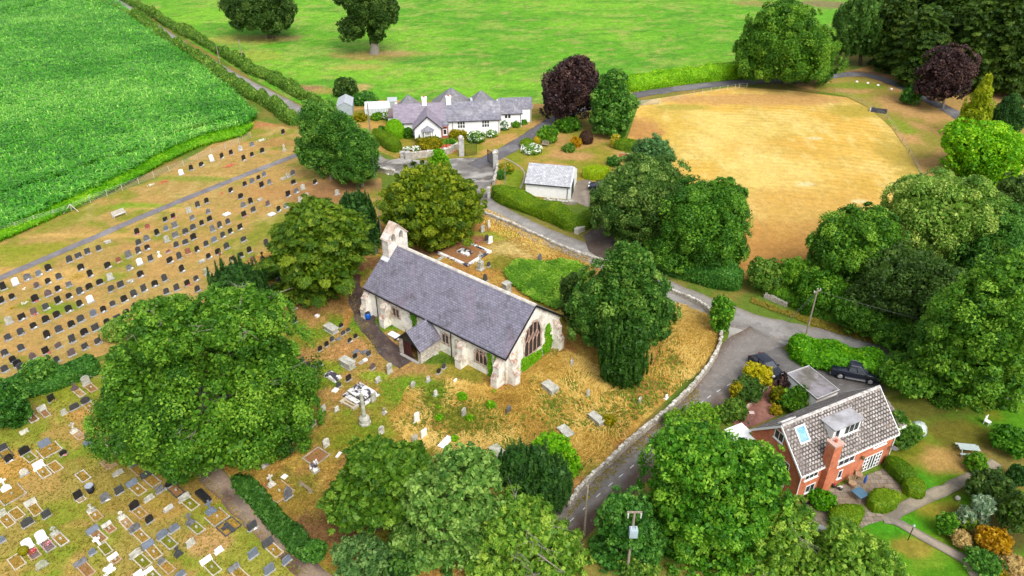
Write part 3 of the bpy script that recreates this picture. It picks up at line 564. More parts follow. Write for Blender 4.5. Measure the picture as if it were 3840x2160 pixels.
# --- large churchyard and cemetery trees
tree('sycamore_tree','huge spreading sycamore between the old and new burial grounds, widest tree left of the church',[(525,985,262,205),(600,800,120,90),(430,830,110,90),(380,1010,120,130),(640,1060,140,120),(500,1130,120,80),(640,910,110,90)],(520,1085),'broad',syc,.75,nl=14,rc=.2,cap=130000,leaf=.145,bmat=palebark,twigs=46)
shrub('pale_shrub','pale silvery green bush at the upper left edge of the huge sycamore',[(288,835,30,30)],(290,850),'bushy',sil)
tree('cypress_tree','dark feathery cypress poking up behind the huge sycamore beside the headstones',[(598,715,68,56),(640,740,36,45),(608,765,56,44)],(610,775),'spire',cyp,.2,cut=-.5,rc=.28)
tree('hemlock_tree','olive green drooping conifer beside the west end of the church',[(800,640,118,100),(790,560,80,66),(860,580,66,60),(740,620,60,70),(780,715,80,45)],(772,735),'fan',heml,.4,tone=(.5,.24,.2),cap=95000,rc=.19)
tree('cypress_tree','dark green cypress squeezed between the drooping conifer and the great yew',[(902,545,44,66),(925,590,34,50),(875,520,20,40)],(915,625),'spire',cyp,.2,rc=.26)
shrub('laurel_shrub','dark green bush in the shade left of the drooping conifer',[(678,680,30,26)],(680,700),'bushy',dkh)
tree('yew_tree','great olive green yew behind the church bellcote',[(1085,520,118,104),(1030,525,70,86),(1150,510,62,68),(1080,455,80,44),(1100,575,85,52)],(1085,600),'yew',yewl,.6,tone=(.5,.26,.22),cap=100000,rc=.17)
tree('holly_tree','bright green pointed holly poking out of the top of the great yew',[(1104,415,30,24),(1104,392,15,18)],(1100,535),'bushy',lime,.12,tone=(.35,.2,.2))
for i,(lb,lo_,ba) in enumerate([('ash tree behind the cemetery gate nearest the lane hedge, left of three',[(800,315,52,62),(790,380,44,50)],(834,452)),('tallest ash tree of the three beside the cemetery gate',[(850,340,56,66),(860,400,60,56)],(868,440)),('ash tree nearest the cottage wall of the three beside the cemetery gate',[(905,385,52,62),(895,420,50,40)],(912,468))]):
    tree('ash_tree',lb,lo_,ba,'bushy',ash,.22,group='ash trees beside the cemetery gate',bmat=palebark,rc=.22)
tree('oak_tree','dense round field oak with a low dark crown near the lane',[(650,22,86,58),(610,8,50,38),(690,40,48,40)],(683,95),'broad',oakl,.7,leaf=.2,rc=.17)
tree('oak_tree','old field oak with a thick bare grey trunk and ragged crown',[(930,20,62,60),(885,72,34,32),(945,80,22,44),(965,25,40,44),(900,-20,60,45)],(942,135),'broad',oakl,.95,leaf=.2,bmat=palebark,rc=.19,nl=9)
tree('copper_beech_tree','dark purple copper beech beside the cottage drive',[(1440,228,70,72),(1455,180,44,40),(1410,250,44,50)],(1446,306),'broad',purp,.35,leaf=.19,rc=.2)
tree('whitebeam_tree','grey green rounded tree right beside the purple beech near the hay field gate',[(1540,265,56,60),(1542,215,34,40),(1535,300,50,36)],(1542,338),'bushy',ash,.25,leaf=.22,rc=.18)
tree('horse_chestnut_tree','large domed horse chestnut on the drive bend above the hay field',[(1980,125,116,92),(1975,60,78,58),(2040,150,60,60),(1910,140,52,62)],(1975,212),'broad',syc,.5,leaf=.19,rc=.17,cap=95000)
tree('willow_tree','weeping grey green tree between the domed chestnut and the tall conifers',[(2160,60,62,70),(2130,90,44,58),(2190,100,40,50)],(2165,165),'weep',weepl,.35,leaf=.3,rc=.2)
for i,(x,y,bx,by,lb) in enumerate([(2262,95,2262,172,'first conifer of the tall dark belt, beside the weeping tree'),(2330,60,2330,165,'second conifer of the dark belt, behind the first one'),(2330,130,2318,215,'low conifer at the front of the dark belt behind the yellow shrub'),(2405,50,2405,190,'tall conifer of the dark belt right behind the second purple tree'),(2470,110,2470,228,'conifer of the dark belt above the golden cypress'),(2490,30,2490,195,'conifer of the dark belt touching the upper photo edge right of centre'),(2560,90,2555,240,'conifer at the right photo edge of the dark belt'),(2570,10,2580,200,'rearmost conifer of the dark belt in the upper right corner'),(2260,20,2270,130,'rear conifer of the dark belt touching the upper edge beside the weeping tree')]):
    tree('leylandii_tree',lb,[(x,y,62,72),(x,y-60,46,60),(x,y+45,64,54),(x,by-34,66,40)],(bx,by),'fan',leyl,.3,group='conifers of the dark belt',leaf=.32,rc=.22,cap=24000,tone=(.5,.26,.22))
tree('purple_plum_tree','dark purple tree standing in front of the tall conifer belt',[(2385,185,62,64),(2355,215,48,36)],(2372,272),'broad',purp,.2,leaf=.19,bmat=palebark)
tree('golden_cypress_tree','slender golden weeping cypress with a pointed top',[(2450,300,37,50),(2470,246,22,44),(2485,202,9,26)],(2450,350),'weep',leafmat('golden_cypress_leaf',c_(100,134,14),c_(142,166,26),c_(190,200,60)),.2,leaf=.28,rc=.24)
tree('laurel_tree','bright lime green spreading tree below the golden cypress',[(2480,375,94,66),(2420,350,48,44),(2530,390,52,50),(2470,420,76,36)],(2480,435),'broad',lime,.3,leaf=.22,rc=.2)
tree('pine_tree','dark bushy pine between the golden cypress and the photo edge',[(2535,300,44,46),(2545,270,26,32)],(2540,345),'bushy',cyp,.2)
shrub('evergreen_shrub','small dark green shrub beside the drive bend below the purple tree',[(2292,243,24,24)],(2295,262),'bushy',dkh,leaf=.22)
shrub('yellow_shrub','yellow green shrub at the foot of the conifer belt beside the drive',[(2285,196,22,13)],(2285,206),'bushy',gold,leaf=.22,tone=(.2,.2,.2))
tree('grey_tree','dark grey green tree at the right photo edge below the lime green one',[(2550,490,48,50)],(2550,530),'bushy',oakl,.2,leaf=.2)
# --- wood on the right
for lb,lo_,ba,ma,ty in [('fresh green tree at the left end of the roadside wood next to the hay field',[(2150,620,104,92),(2110,650,66,70),(2190,590,80,66),(2150,700,90,66),(2230,660,70,70)],(2150,725),syc,'broad'),
 ('large silvery crowned tree in the middle of the roadside wood',[(2370,530,132,98),(2300,590,100,80),(2440,510,76,70),(2400,620,100,80)],(2350,690),sil,'broad'),
 ('dark tree filling the roadside wood below the silvery crowned one',[(2290,710,120,92),(2370,780,96,90),(2200,750,74,64),(2260,800,90,60)],(2300,810),oakl,'broad'),
 ('blue green tree of the roadside wood at the right photo edge',[(2500,610,104,96),(2540,680,80,80),(2440,680,80,70)],(2500,730),ash,'broad'),
 ('big bright tree of the wood overhanging the brick house garden',[(2470,810,126,120),(2530,720,80,80),(2420,900,116,90),(2520,900,100,110),(2470,1010,110,66),(2380,860,70,70)],(2465,985),syc,'broad')]:
    tree('wood_tree',lb,lo_,ba,ty,ma,.45,group='trees of the roadside wood',rc=.19,cap=90000,leaf=.16)
tree('wood_tree','low leafy tree of the wood beside the pickup end of the hedge',[(2290,945,76,56),(2370,985,70,54)],(2300,985),'bushy',syc,.2,group='trees of the roadside wood',rc=.2)
shrub('roadside_shrub','rounded grey green bush on the verge left of the wood',[(1925,690,44,40),(1950,720,34,30)],(1935,730),'bushy',bank,rc=.2)
shrub('roadside_shrub','fresh green bush on the verge touching the left end of the wood',[(1995,690,36,40),(2020,725,36,32)],(2000,735),'bushy',hedg,rc=.2)
for lb,lo_,ba in [('low bushy tree on the lane verge at the left end of the wood',[(2075,730,62,54),(2040,760,44,34)],(2075,775)),('low bushy tree between lane verge and the dark wood tree',[(2165,785,74,54),(2210,800,50,44)],(2170,825)),('dark low tree on the verge behind the laurel hedge pole',[(2260,840,70,46),(2320,860,60,46)],(2265,875))]:
    tree('wood_tree',lb,lo_,ba,'bushy',hedg if 'left' in lb else syc,.15,group='trees of the roadside wood',rc=.2,tone=(.35,.22,.2))
hedge('ivy_bank','low dark ivy covered bank along the lane below the roadside wood',W('31',(-120,640),(60,760),(250,850),(500,940),(800,1040),(1000,1120),(1150,1200)),2.6,1.1,hedg,.16,.8,.25,cat='bank')
# --- middle cluster
tree('lime_tree','big dark leaved tree beside the white garage',[(1620,490,120,96),(1560,520,78,70),(1690,540,100,90),(1630,580,100,60),(1700,600,80,60)],(1625,610),'broad',leafmat('dark_lime_leaf',c_(50,90,36),c_(78,122,50),c_(150,182,106)),.5,rc=.17,cap=95000)
tree('lime_tree','bright green tree on the hay field side of the dark leaved one',[(1765,560,114,104),(1815,520,66,70),(1720,625,96,60),(1805,620,74,66)],(1765,665),'broad',leafmat('lime_tree_leaf',c_(48,98,30),c_(76,134,40),c_(126,178,66)),.45,rc=.18,cap=95000)
tree('pine_tree','grey green pine at the hay field edge above the dark leaved tree',[(1645,385,46,40),(1640,420,56,36)],(1648,470),'fine',leafmat('pine_needle',c_(58,104,66),c_(84,134,84),c_(124,168,110)),.25,rc=.22)
hedge('ivy_hedge','dark unclipped hedge in the shade under the bright green tree by the lane',W('21',(1000,500),(1150,570),(1350,640),(1560,690),(1720,730)),3.0,2.6,dkh,.16,.9,.25)
tree('sycamore_tree','leafy sycamore at the north east corner of the church',[(1570,760,112,100),(1585,670,62,62),(1500,790,70,76),(1630,800,64,72),(1560,820,90,60)],(1565,868),'broad',leafmat('holm_leaf',c_(44,92,32),c_(70,122,44),c_(130,172,84)),.4,rc=.18,cap=95000)
tree('irish_yew_tree','dark columnar yew in front of the sycamore at the church end',[(1540,868,40,80),(1588,862,42,82),(1565,905,62,54),(1567,928,58,34)],(1568,950),'spire',leafmat('irish_yew_leaf',c_(34,72,24),c_(50,96,32),c_(84,130,50)),.25,rc=.22,cov=1.3,leaf=.15)
tree('elder_tree','small dark tree between the church gable and the sycamore',[(1450,765,38,54),(1440,720,30,34)],(1455,810),'bushy',oakl,.15)
tree('rowan_tree','small bright street tree on the wall corner at the road junction',[(1818,785,30,34),(1816,765,22,22),(1814,815,22,18)],(1814,833),'bushy',chest,.12,cov=.85,leaf=.17)
# --- foreground trees
tree('yew_tree','dense olive yew at the bottom of the churchyard left of the ash tree',[(960,1220,130,96),(900,1260,90,70),(1010,1170,80,60),(940,1150,70,40)],(950,1320),'yew',leafmat('yew_leaf_dark',c_(50,96,26),c_(82,130,38),c_(128,168,62)),.5,tone=(.5,.24,.2),cap=100000,leaf=.17)
tree('ash_tree','broad mid green ash at the bottom of the churchyard between two yews',[(1130,1240,120,100),(1180,1180,76,52),(1080,1340,110,90),(1190,1330,90,90),(1140,1410,130,70)],(1130,1380),'broad',leafmat('pale_ash_leaf',c_(60,108,44),c_(92,142,64),c_(150,190,108)),.45,tone=(.6,.2,.2),cap=100000,leaf=.17)
tree('willow_tree','thin leaved willow with bare twigs at the bottom edge beside the side road',[(1300,1320,100,84),(1250,1380,100,76),(1370,1395,110,56),(1290,1430,130,60)],(1290,1405),'fine',bir,.3,tone=(.5,.2,.22),leaf=.15,cap=65000,bmat=palebark,twigs=40)
tree('elder_tree','pale leaved elder at the bottom edge below the olive yew',[(910,1400,72,54),(960,1430,60,40)],(915,1440),'bushy',leafmat('elder_leaf',c_(60,104,56),c_(92,138,80),c_(140,176,116)),.2,leaf=.14)
shrub('cypress_shrub','small dark cypress at the bottom edge between the elder and the ash',[(1010,1430,36,40)],(1010,1450),'spire',cyp,rc=.3)
tree('irish_yew_tree','cluster of dark spiky yew columns above the side road',[(1345,1195,62,74),(1300,1180,46,62),(1395,1215,46,64),(1350,1240,76,44)],(1345,1275),'spire',cyp,.25,rc=.2,cov=1.1,cap=95000,leaf=.17)
shrub('lime_shrub','bright lime green bush behind the dark spiky yew columns',[(1388,1130,52,40),(1420,1170,40,40)],(1400,1190),'bushy',lime,leaf=.15)
tree('horse_chestnut_tree','largest tree at the bottom, a bright horse chestnut in front of the brick house',[(1795,1230,176,140),(1740,1140,110,70),(1880,1180,100,80),(1715,1300,106,95),(1890,1310,110,100),(1790,1350,150,80)],(1790,1350),'broad',chest,.7,rc=.15,cap=140000,leaf=.145,tone=(.5,.24,.2),nl=10)
shrub('privet_shrub','yellow green bush beside the side road above the bright horse chestnut',[(1715,1060,42,32),(1765,1045,44,30)],(1730,1080),'bushy',hedg,tone=(.75,.2,.2))
tree('holly_tree','dark holly hiding the foot of the transformer pole',[(1570,1310,66,70),(1620,1350,60,60),(1540,1380,60,50)],(1580,1395),'bushy',dkh,.25,leaf=.14)
shrub('elder_shrub','pale flowering bush at the bottom edge right of the transformer pole',[(1610,1425,52,38)],(1610,1440),'bushy',bank,leaf=.13)
tree('birch_tree','feathery birch at the bottom edge left of the clipped garden hedges',[(1960,1320,80,76),(1930,1390,90,60),(1990,1400,60,50)],(1960,1400),'fine',bir,.22,tone=(.55,.2,.22),leaf=.14,bmat=palebark,twigs=24)
tree('willow_tree','wispy willow at the bottom edge of the brick house lawn',[(2150,1400,100,50),(2120,1350,40,40),(2080,1420,80,40),(2200,1430,80,40)],(2140,1440),'fine',bir,.2,cov=.75,leaf=.14,bmat=palebark)
shrub('garden_shrub','tall green bush at the bottom right corner beside the stepping path',[(2475,1415,42,34)],(2475,1432),'bushy',ash,leaf=.13)
# --- hedges
hedge('lane_hedge','wild hedge between the corn field and the lane',W('00',(560,-40),(700,10),(900,90),(1100,190),(1250,310),(1450,430),(1600,530),(1750,640),(1900,740))+W('10',(40,770),(160,850),(300,950)),lambda t:2.2+.7*math.sin(t*19),lambda t:1.5+.45*math.sin(t*23)+.9*t,bank,.24,.9,.3,style='up')
hedge('lane_hedge','wild hedge between the lane and the green meadow',W('00',(860,-40),(950,0),(1100,90),(1300,205),(1500,310),(1700,430),(1932,560))+W('10',(100,590),(250,680),(380,760),(500,800)),lambda t:2.0+.6*math.sin(t*17),lambda t:1.7+.5*math.sin(t*29),bank,.24,.9,.3,style='up')
hedge('lime_hedge','tall clipped lime green hedge along the drive behind the hay field',W('20',(840,680),(1000,660),(1300,615),(1600,585),(1760,560)),3.8,3.0,leafmat('beech_hedge_leaf',c_(74,138,10),c_(122,188,20),c_(180,226,50)),.17,1,.09,tone=(.5,.2,.22))
hedge('round_hedge','clipped sloping hedge between the ash trees and the cottage forecourt',W('10',(900,1040),(960,1070),(1020,1110),(1075,1150)),2.6,2.0,box,.1,1,.06,tone=(.4,.15,.2))
hedge('garage_hedge','long wavy clipped hedge between the white garage and the lane',W('Z6',(1270,700),(1400,770),(1550,820),(1700,870),(1900,960),(2050,1040),(2180,1040),(2260,960)),lambda t:2.4+1.0*math.sin(min(1,t*1.4)*3.1),lambda t:1.9+.5*math.sin(t*12)+.3*t,box,.12,1,.1,tone=(.5,.2,.2))
hedge('lime_hedge','short clipped bright lime hedge right of the white garage',W('Z6',(2200,520),(2330,520),(2460,500)),2.6,1.9,leafmat('lime_hedge_leaf',c_(110,150,6),c_(150,186,14),c_(190,214,40)),.12,1,.06)
hedge('laurel_hedge','leafy laurel hedge between the pickup yard and the lane',W('Z5',(1150,330),(1350,340),(1600,400),(1850,450),(2100,510),(2350,580),(2560,640)),lambda t:4.4-1.2*t,lambda t:2.1+.25*math.sin(t*20),lime,.2,1,.2,tone=(.2,.22,.22))
hedge('cemetery_hedge','dark hedge between the upper headstones and the lower graves',W('Y1',(-40,520),(100,340),(300,260),(600,190),(900,90),(1200,-20),(1330,-80)),2.6,1.7,dkh,.16,1,.25,tone=(.45,.22,.22))
shrub('round_shrub','round leafy bush growing out of the dark hedge beside the headstones',[(100,935,40,34),(70,960,34,28)],(95,962),'bushy',ash,leaf=.15,tone=(.6,.2,.2))
shrub('dark_shrub','large dark bush at the left photo edge above the kerbed graves',[(10,1020,52,62),(45,1060,20,30)],(5,1065),'bushy',dkh,leaf=.16,tone=(.4,.2,.2))
hedge('fern_hedge','ferny overgrown hedge along the brown path by the lower graves',W('D',(592,1200),(645,1255),(705,1320),(760,1378),(788,1400)),1.5,.55,leafmat('fern_leaf',c_(40,84,30),c_(62,112,44),c_(104,152,74)),.2,1,.3,style='up')
shrub('round_shrub','rounded green bush at the lower end of the ferny hedge',[(792,1385,30,28)],(795,1402),'bushy',dkh,leaf=.12,tone=(.6,.2,.2))
for lb,pts,w_,h_ in [('clipped box hedge nearest the feathery birch at the patio edge',((470,1080),(560,1040),(690,985)),2.1,1.25),('rounded clipped box hedge in the middle of the patio edge',((760,950),(850,910),(960,880)),2.1,1.25),('clipped box hedge beside the paved garden path junction',((1030,830),(1090,810),(1150,800)),2.1,1.3)]:
    hedge('box_hedge',lb,W('32',*pts),w_,h_,box,.09,1,.05,group='clipped box hedges round the patio')
hedge('box_hedge','long dark box hedge running back from the corner of the brick house',W('32',(880,610),(960,660),(1040,740),(1090,770)),1.7,1.4,box,.1,1,.07,tone=(.25,.15,.2),group='clipped box hedges round the patio')
hedge('garden_hedge','lime green hedge behind the black barbecue at the bottom edge',W('Z7',(60,760),(160,830),(250,880)),1.2,1.0,lime,.1,1,.15)
# --- cottage garden plants
def shr(name,lb,k,x,y,rw,rh,style,mat,**kw):
    (a,b),=W(k,(x,y)); s=CR[k][2]/.670833*1.0
    return shrub(name,lb,[(a,b,rw/CR[k][2]*.670833,rh/CR[k][2]*.670833)],(a,b+rh/CR[k][2]*.670833*.55),style,mat,**kw)
shr('round_shrub','large clipped green ball bush beside the cottage front gable','Z3',775,550,118,140,'clip',leafmat('ball_leaf',c_(86,150,10),c_(120,190,16),c_(170,216,40)),leaf=.12)
shr('laurel_shrub','dark bush between the clipped ball and the cottage gable','Z3',940,590,55,80,'bushy',hedg,tone=(.2,.2,.2))
shr('laurel_shrub','small dark bush left of the clipped green ball','Z3',620,540,50,50,'bushy',hedg,tone=(.2,.2,.2))
shr('yellow_shrub','yellow green shrub below the greenhouse beside the telegraph pole','Z3',360,390,80,60,'bushy',gold,tone=(.3,.2,.2))
shr('green_shrub','leafy green plants in front of the greenhouse','Z3',560,380,80,50,'bushy',hedg)
shr('rose_bush','white flowering rose bush at the left end of the cottage','Z3',690,380,60,66,'bushy',hedg,dots=(whitef,.12,.22))
shr('rose_bush','large white rose bush behind the inner gate pillar','Z3',1760,630,110,80,'bushy',hedg,dots=(whitef,.12,.2))
shr('rose_bush','white rose bush along the cottage wall below the windows','Z3',1940,590,70,50,'bushy',hedg,dots=(whitef,.12,.22))
shr('rose_bush','white rose bush on the cottage corner nearest the drive','Z3',2090,500,60,60,'bushy',dkh,dots=(whitef,.12,.3))
shr('green_shrub','green shrub under the right end windows of the cottage','Z3',2240,470,60,50,'bushy',hedg)
shr('green_shrub','pale green shrub at the far right end of the cottage','Z3',2330,450,40,36,'bushy',chest)
shr('climbing_plant','climber beside the right end corner of the long cottage wall','Z3',2000,510,34,60,'bushy',ash)
shr('yellow_shrub','yellow flowering shrub under the left cottage windows','Z3',1540,600,115,42,'bushy',gold,tone=(.4,.25,.2))
shr('border_plants','low yellow border plants in front of the cottage gable','Z3',1200,715,170,26,'bushy',gold,tone=(.35,.2,.2))
shr('border_plants','low green border plants beside the red flower bed','Z3',1430,700,100,32,'bushy',chest)
shr('red_flowers','dusky red flower bed behind the curved stone wall','Z3',1430,765,90,26,'bushy',redf)
shr('hydrangea_bush','white hydrangea behind the left end of the curved wall','Z3',1025,765,52,36,'bushy',hedg,dots=(whitef,.13,.5))
shr('hydrangea_bush','white flowered bush over the low entrance pillar','Z3',925,765,44,30,'bushy',hedg,dots=(whitef,.13,.45))
shrub('field_shrub','dark round bush in the meadow edge behind the garden sheds',[(868,222,30,24)],(870,240),'bushy',oakl,leaf=.25)
shrub('field_shrub','low dark bushes behind the greenhouse',[(915,250,34,16)],(915,258),'bushy',dkh,leaf=.2)
shr('green_shrub','large rounded laurel beside the drive right of the gates','20',270,1020,78,76,'bushy',hedg,leaf=.17)
shr('green_shrub','large dark laurel under the purple beech','20',420,940,105,60,'bushy',hedg,leaf=.17,tone=(.2,.2,.2))
shr('box_ball','clipped dark green dome bush beside the drive','20',115,1085,55,42,'clip',box,leaf=.12)
shr('box_ball','small clipped yellow ball bush beside the drive','20',190,1060,32,34,'clip',yel,leaf=.12)
shr('rose_bush','bed of white flowers in front of the clipped dome bush','20',150,1130,75,34,'bushy',hedg,dots=(whitef,.12,.4))
shr('yellow_shrub','bright yellow orange shrub on the cottage lawn','20',480,1078,44,44,'bushy',orng)
shr('maroon_bush','clipped dark maroon ball bush on the cottage lawn','20',560,1045,52,58,'clip',maroon,leaf=.13)
shr('green_shrub','grey green plants below the maroon ball bush','20',430,1120,50,36,'bushy',bank)
shr('golden_conifer','bright yellow clipped conifer at the hay field edge','20',778,1070,34,76,'bushy',leafmat('yellow_conifer_leaf',c_(170,170,30)*.7,c_(222,218,80)*.7,c_(244,238,130)*.7),leaf=.13)
hedge('field_hedge','clipped dark hedge behind the bright yellow conifer',W('20',(770,1120),(860,1125),(960,1130)),2.0,1.8,box,.13,1,.1,tone=(.3,.2,.2))
hedge('field_hedge','narrow dark hedge along the brown edge of the hay field',W('20',(890,870),(840,960),(810,1050)),1.6,1.6,hedg,.14,1,.15,tone=(.1,.15,.2))
shr('green_shrub','dark bush beside the red brick wall end at the hay field','20',770,1220,50,44,'bushy',dkh)
shr('yellow_flowers','clump of yellow flowers beside the forecourt wall','Z6',1390,430,80,60,'bushy',hedg,dots=(yel,.12,.9))
shr('green_plants','blue green leafy clump beside the forecourt wall','Z6',1340,500,50,60,'bushy',ash)
for lb,x in (('left clipped cone bush against the cottage gable',1080),('right clipped cone bush against the cottage gable',1276)):
    B=gq('Z3',x,690); mbv=[]; n=900; h=NP.random(n); r=.32*(1-h)+.03; th=NP.random(n)*6.283
    Cc=np.stack([r*np.cos(th),r*np.sin(th),.25+h*1.5],-1); V,q,t=leaves(Cc,unit(np.stack([np.cos(th),np.sin(th),.3+0*th],-1)+NP.normal(size=(n,3))*.3),.07,.045,.4+.2*NP.normal(size=n))
    rt=thing('cone_bush',lb,'shrub',(B[0],B[1]-.5,0),0,'cone bushes beside the bay window'); link('foliage',npmesh('foliage',V,q,dkh,t),rt); mb=MB(); mb.lathe(0,0,[(.17,0),(.22,.3)],10); mb.build('pot',plain('dark_pot',(.05,.05,.05)),rt)
# --- brick house garden plants
shrub('choisya_shrub','bright yellow leaved shrub beside the parked dark car',[(1905,942,38,30)],(1900,962),'bushy',leafmat('choisya_leaf',c_(150,160,0)*.7,c_(206,206,10)*.7,c_(238,230,60)*.75),leaf=.15,tone=(.5,.25,.22))
shrub('round_shrub','dark green rounded bush below the bright yellow shrub',[(1882,978,38,30)],(1880,998),'fine',leafmat('rosemary_leaf',c_(48,84,34),c_(70,112,46),c_(100,140,66)),leaf=.12)
shrub('yellow_shrub','small yellow green bush left of the dark rounded one',[(1855,985,18,22)],(1855,1003),'bushy',gold)
shrub('grey_shrub','wispy grey green bushes beside the red brick path',[(1848,1030,30,28),(1815,1050,26,26)],(1845,1050),'fine',bank)
shrub('purple_shrub','small purple leaved bush at the garage corner',[(1975,965,20,26)],(1975,985),'bushy',purp)
shrub('golden_shrub','golden brown clipped bush right of the brick path',[(1957,995,20,24)],(1957,1012),'bushy',gold,tone=(0,.2,.2))
shrub('green_shrub','rich green rounded bush behind the brick house roof',[(1998,1005,36,28),(2020,990,24,20)],(1998,1025),'bushy',hedg,tone=(.3,.2,.2))
shrub('yellow_shrub','variegated yellow plant at the house end of the brick path',[(1952,1032,14,14)],(1952,1040),'bushy',gold,tone=(.8,.2,.2))
shrub('laurel_shrub','glossy green bush on the patio under the brick house wall',[(2068,1255,34,24)],(2068,1268),'bushy',lime,leaf=.13,tone=(.1,.2,.2))
shrub('wild_shrub','brown green tangled bush beside the right corner of the brick house',[(2265,1090,44,40),(2250,1060,30,30)],(2270,1115),'fine',bank,tone=(.25,.2,.2))
shrub('green_shrub','leafy green bush in front of the white dome beside the brick house',[(2297,1085,24,20)],(2297,1096),'bushy',chest)
shrub('yellow_shrub','large golden yellow shrub near the bottom right corner',[(2500,1360,40,36)],(2500,1382),'bushy',orng,leaf=.14,tone=(.4,.25,.22))
shrub('silver_shrub','blue grey spiky shrub in the lawn border',[(2475,1270,26,24),(2430,1300,22,26),(2465,1320,16,30)],(2455,1320),'fine',bluel)
shrub('border_shrub','yellow green leafy bush at the near end of the lawn border',[(2382,1320,24,28)],(2385,1340),'bushy',chest)
shrub('heather_shrub','greyish brown low bush below the blue grey shrub',[(2420,1355,24,22)],(2420,1368),'bushy',straw)
shrub('green_shrub','olive bush between the blue grey shrub and the golden one',[(2430,1310,20,20)],(2435,1325),'bushy',box)
for lb,x,y,rw,rh,m_ in [('tall wild bush at the right end of the lawn above the blue grey shrub',2490,1230,50,50,oakl),('dark bush along the right photo edge of the lawn',2550,1290,36,80,leyl),('green bush beside the far end of the paved garden path',2455,1165,24,26,hedg),('dark green hedge bush behind the garden path end',2545,1110,50,36,leafmat('gh_leaf',c_(44,100,16),c_(64,126,24),c_(100,156,44))),('dark bush at the right edge near the lawn corner',2560,1195,24,26,cyp)]:
    shrub('garden_bush',lb,[(x,y,rw,rh)],(x,y+rh*.6),'bushy',m_,leaf=.16)
shrub('pampas_grass','dry straw coloured grass clump in the bottom right corner',[(2550,1425,38,32)],(2550,1440),'fine',straw,cat='plant')
shrub('yellow_flowers','yellow flowered plant at the bottom edge by the dry grass clump',[(2512,1440,24,10)],(2512,1448),'bushy',gold,tone=(.8,.2,.2),cat='plant')
# --- weeds in the churchyard
for i,(k,x,y,r_) in enumerate([('Y8',1000,300,62),('Y8',700,560,52),('Y8',1090,560,48),('Y8',1355,400,58),('Y8',900,830,50),('Y8',690,430,28),('Z2',1000,1290,60),('22',735,270,50),('Y8',1400,235,26)]):
    (a,b),=W(k,(x,y)); s_=r_/CR[k][2]*.6708
    shrub('weed_clump',['bright green weed clump in the long grass below the south wall windows','bright green weed beside the tall white arched headstone','bright weed hiding the foot of the leaning white headstone','bright weed clump alone in the golden grass below the corner buttress','low green weed clump near the flat white stone','thin weed sprig above the weed beside the arched headstone','green weed clump nearest the church corner','yellow green bush covering the end of the box tomb','small weed at the foot of the corner buttress'][i],[(a,b,s_,s_*.8)],(a,b+s_*.5),'bushy',lime if i!=7 else gold,leaf=.11,cat='weed',group='weeds in the churchyard grass',tone=(.5,.2,.2))
# --- corn
def tufts(name, P, n, hfn, colmat, label, cat, tonefn, blade=3, wd=.05, lean=.6, dirfn=None, rows=None, z0=.02, keepfn=None):
    xs=[p[0] for p in P];ys=[p[1] for p in P]
    if rows:
        a=math.radians(rows[0]); u=np.array([math.cos(a),math.sin(a)]); nn=np.array([-u[1],u[0]]); Pw=np.array(P); s0,s1=(Pw@u).min(),(Pw@u).max(); t0,t1=(Pw@nn).min(),(Pw@nn).max()
        S_,T_=np.meshgrid(np.arange(s0,s1,rows[2]),np.arange(t0,t1,rows[1])); S_=S_.ravel()+NP.uniform(-.12,.12,S_.size); T_=T_.ravel()+NP.uniform(-.1,.1,T_.size); x=S_*u[0]+T_*nn[0];y=S_*u[1]+T_*nn[1]
    else: x=NP.uniform(min(xs),max(xs),n*3);y=NP.uniform(min(ys),max(ys),n*3)
    m=inside(x,y,P); x,y=x[m],y[m]
    if not rows: x,y=x[:n],y[:n]
    fw=y*CP+H*SP; sx=1920+F*x/fw; m=(sx>-620)&(sx<4300)
    if keepfn is not None: m&=keepfn(x,y)
    x,y=x[m],y[m]; x=np.repeat(x,blade);y=np.repeat(y,blade); n=len(x); h=hfn(x,y)*NP.uniform(.7,1.2,n)
    th=NP.uniform(0,6.283,n) if dirfn is None else dirfn(x,y)+NP.normal(size=n)*.55
    dx,dy=np.cos(th),np.sin(th); l=h*lean*NP.uniform(.5,1.3,n); w_=wd*NP.uniform(.7,1.3,n)
    b=np.stack([x,y,np.full(n,z0)],-1); sd=np.stack([-dy,dx,0*x],-1)*w_[:,None]
    m1=b+np.stack([dx*l*.35,dy*l*.35,h*.75],-1); m2=b+np.stack([dx*l,dy*l,h*(1-.35*lean)],-1)
    V=np.stack([b-sd*.6,b+sd*.6,m1+sd,m1-sd,m2+sd*.15,m2-sd*.15],1).reshape(-1,3); i=np.arange(n)[:,None]*6
    q=np.concatenate([i+np.array([[0,1,2,3]]),i+np.array([[3,2,4,5]])])
    return stuff(link(name,npmesh(name,V,q,colmat,np.repeat(np.clip(tonefn(x,y),0,1),6))),label,cat)
cornm=leafmat('corn_leaf',c_(56,134,24),c_(86,178,44),c_(156,218,112),.35,.42,.4)
CORN_GAP=[W('00',(-80,172),(260,70),(560,-24)),W('00',(-80,142),(260,44),(500,-30)),W('00',(620,1310),(800,1255),(1050,1180)),W('00',(1250,1075),(1450,1020),(1750,930)),W('00',(0,1520),(300,1420),(500,1370))]
def corn_keep(x,y):
    k=np.ones(len(x),bool)
    for gp in CORN_GAP:
        P=[D(*p)[:2] for p in gp]
        for (a,b),(c,d) in zip(P[:-1],P[1:]):
            t=np.clip(((x-a)*(c-a)+(y-b)*(d-b))/((c-a)**2+(d-b)**2),0,1); k&=np.hypot(x-a-t*(c-a),y-b-t*(d-b))>.55+.5*vn(x*.5,y*.5)
    return k&(vn(x*.7,y*.7,5)>.04)
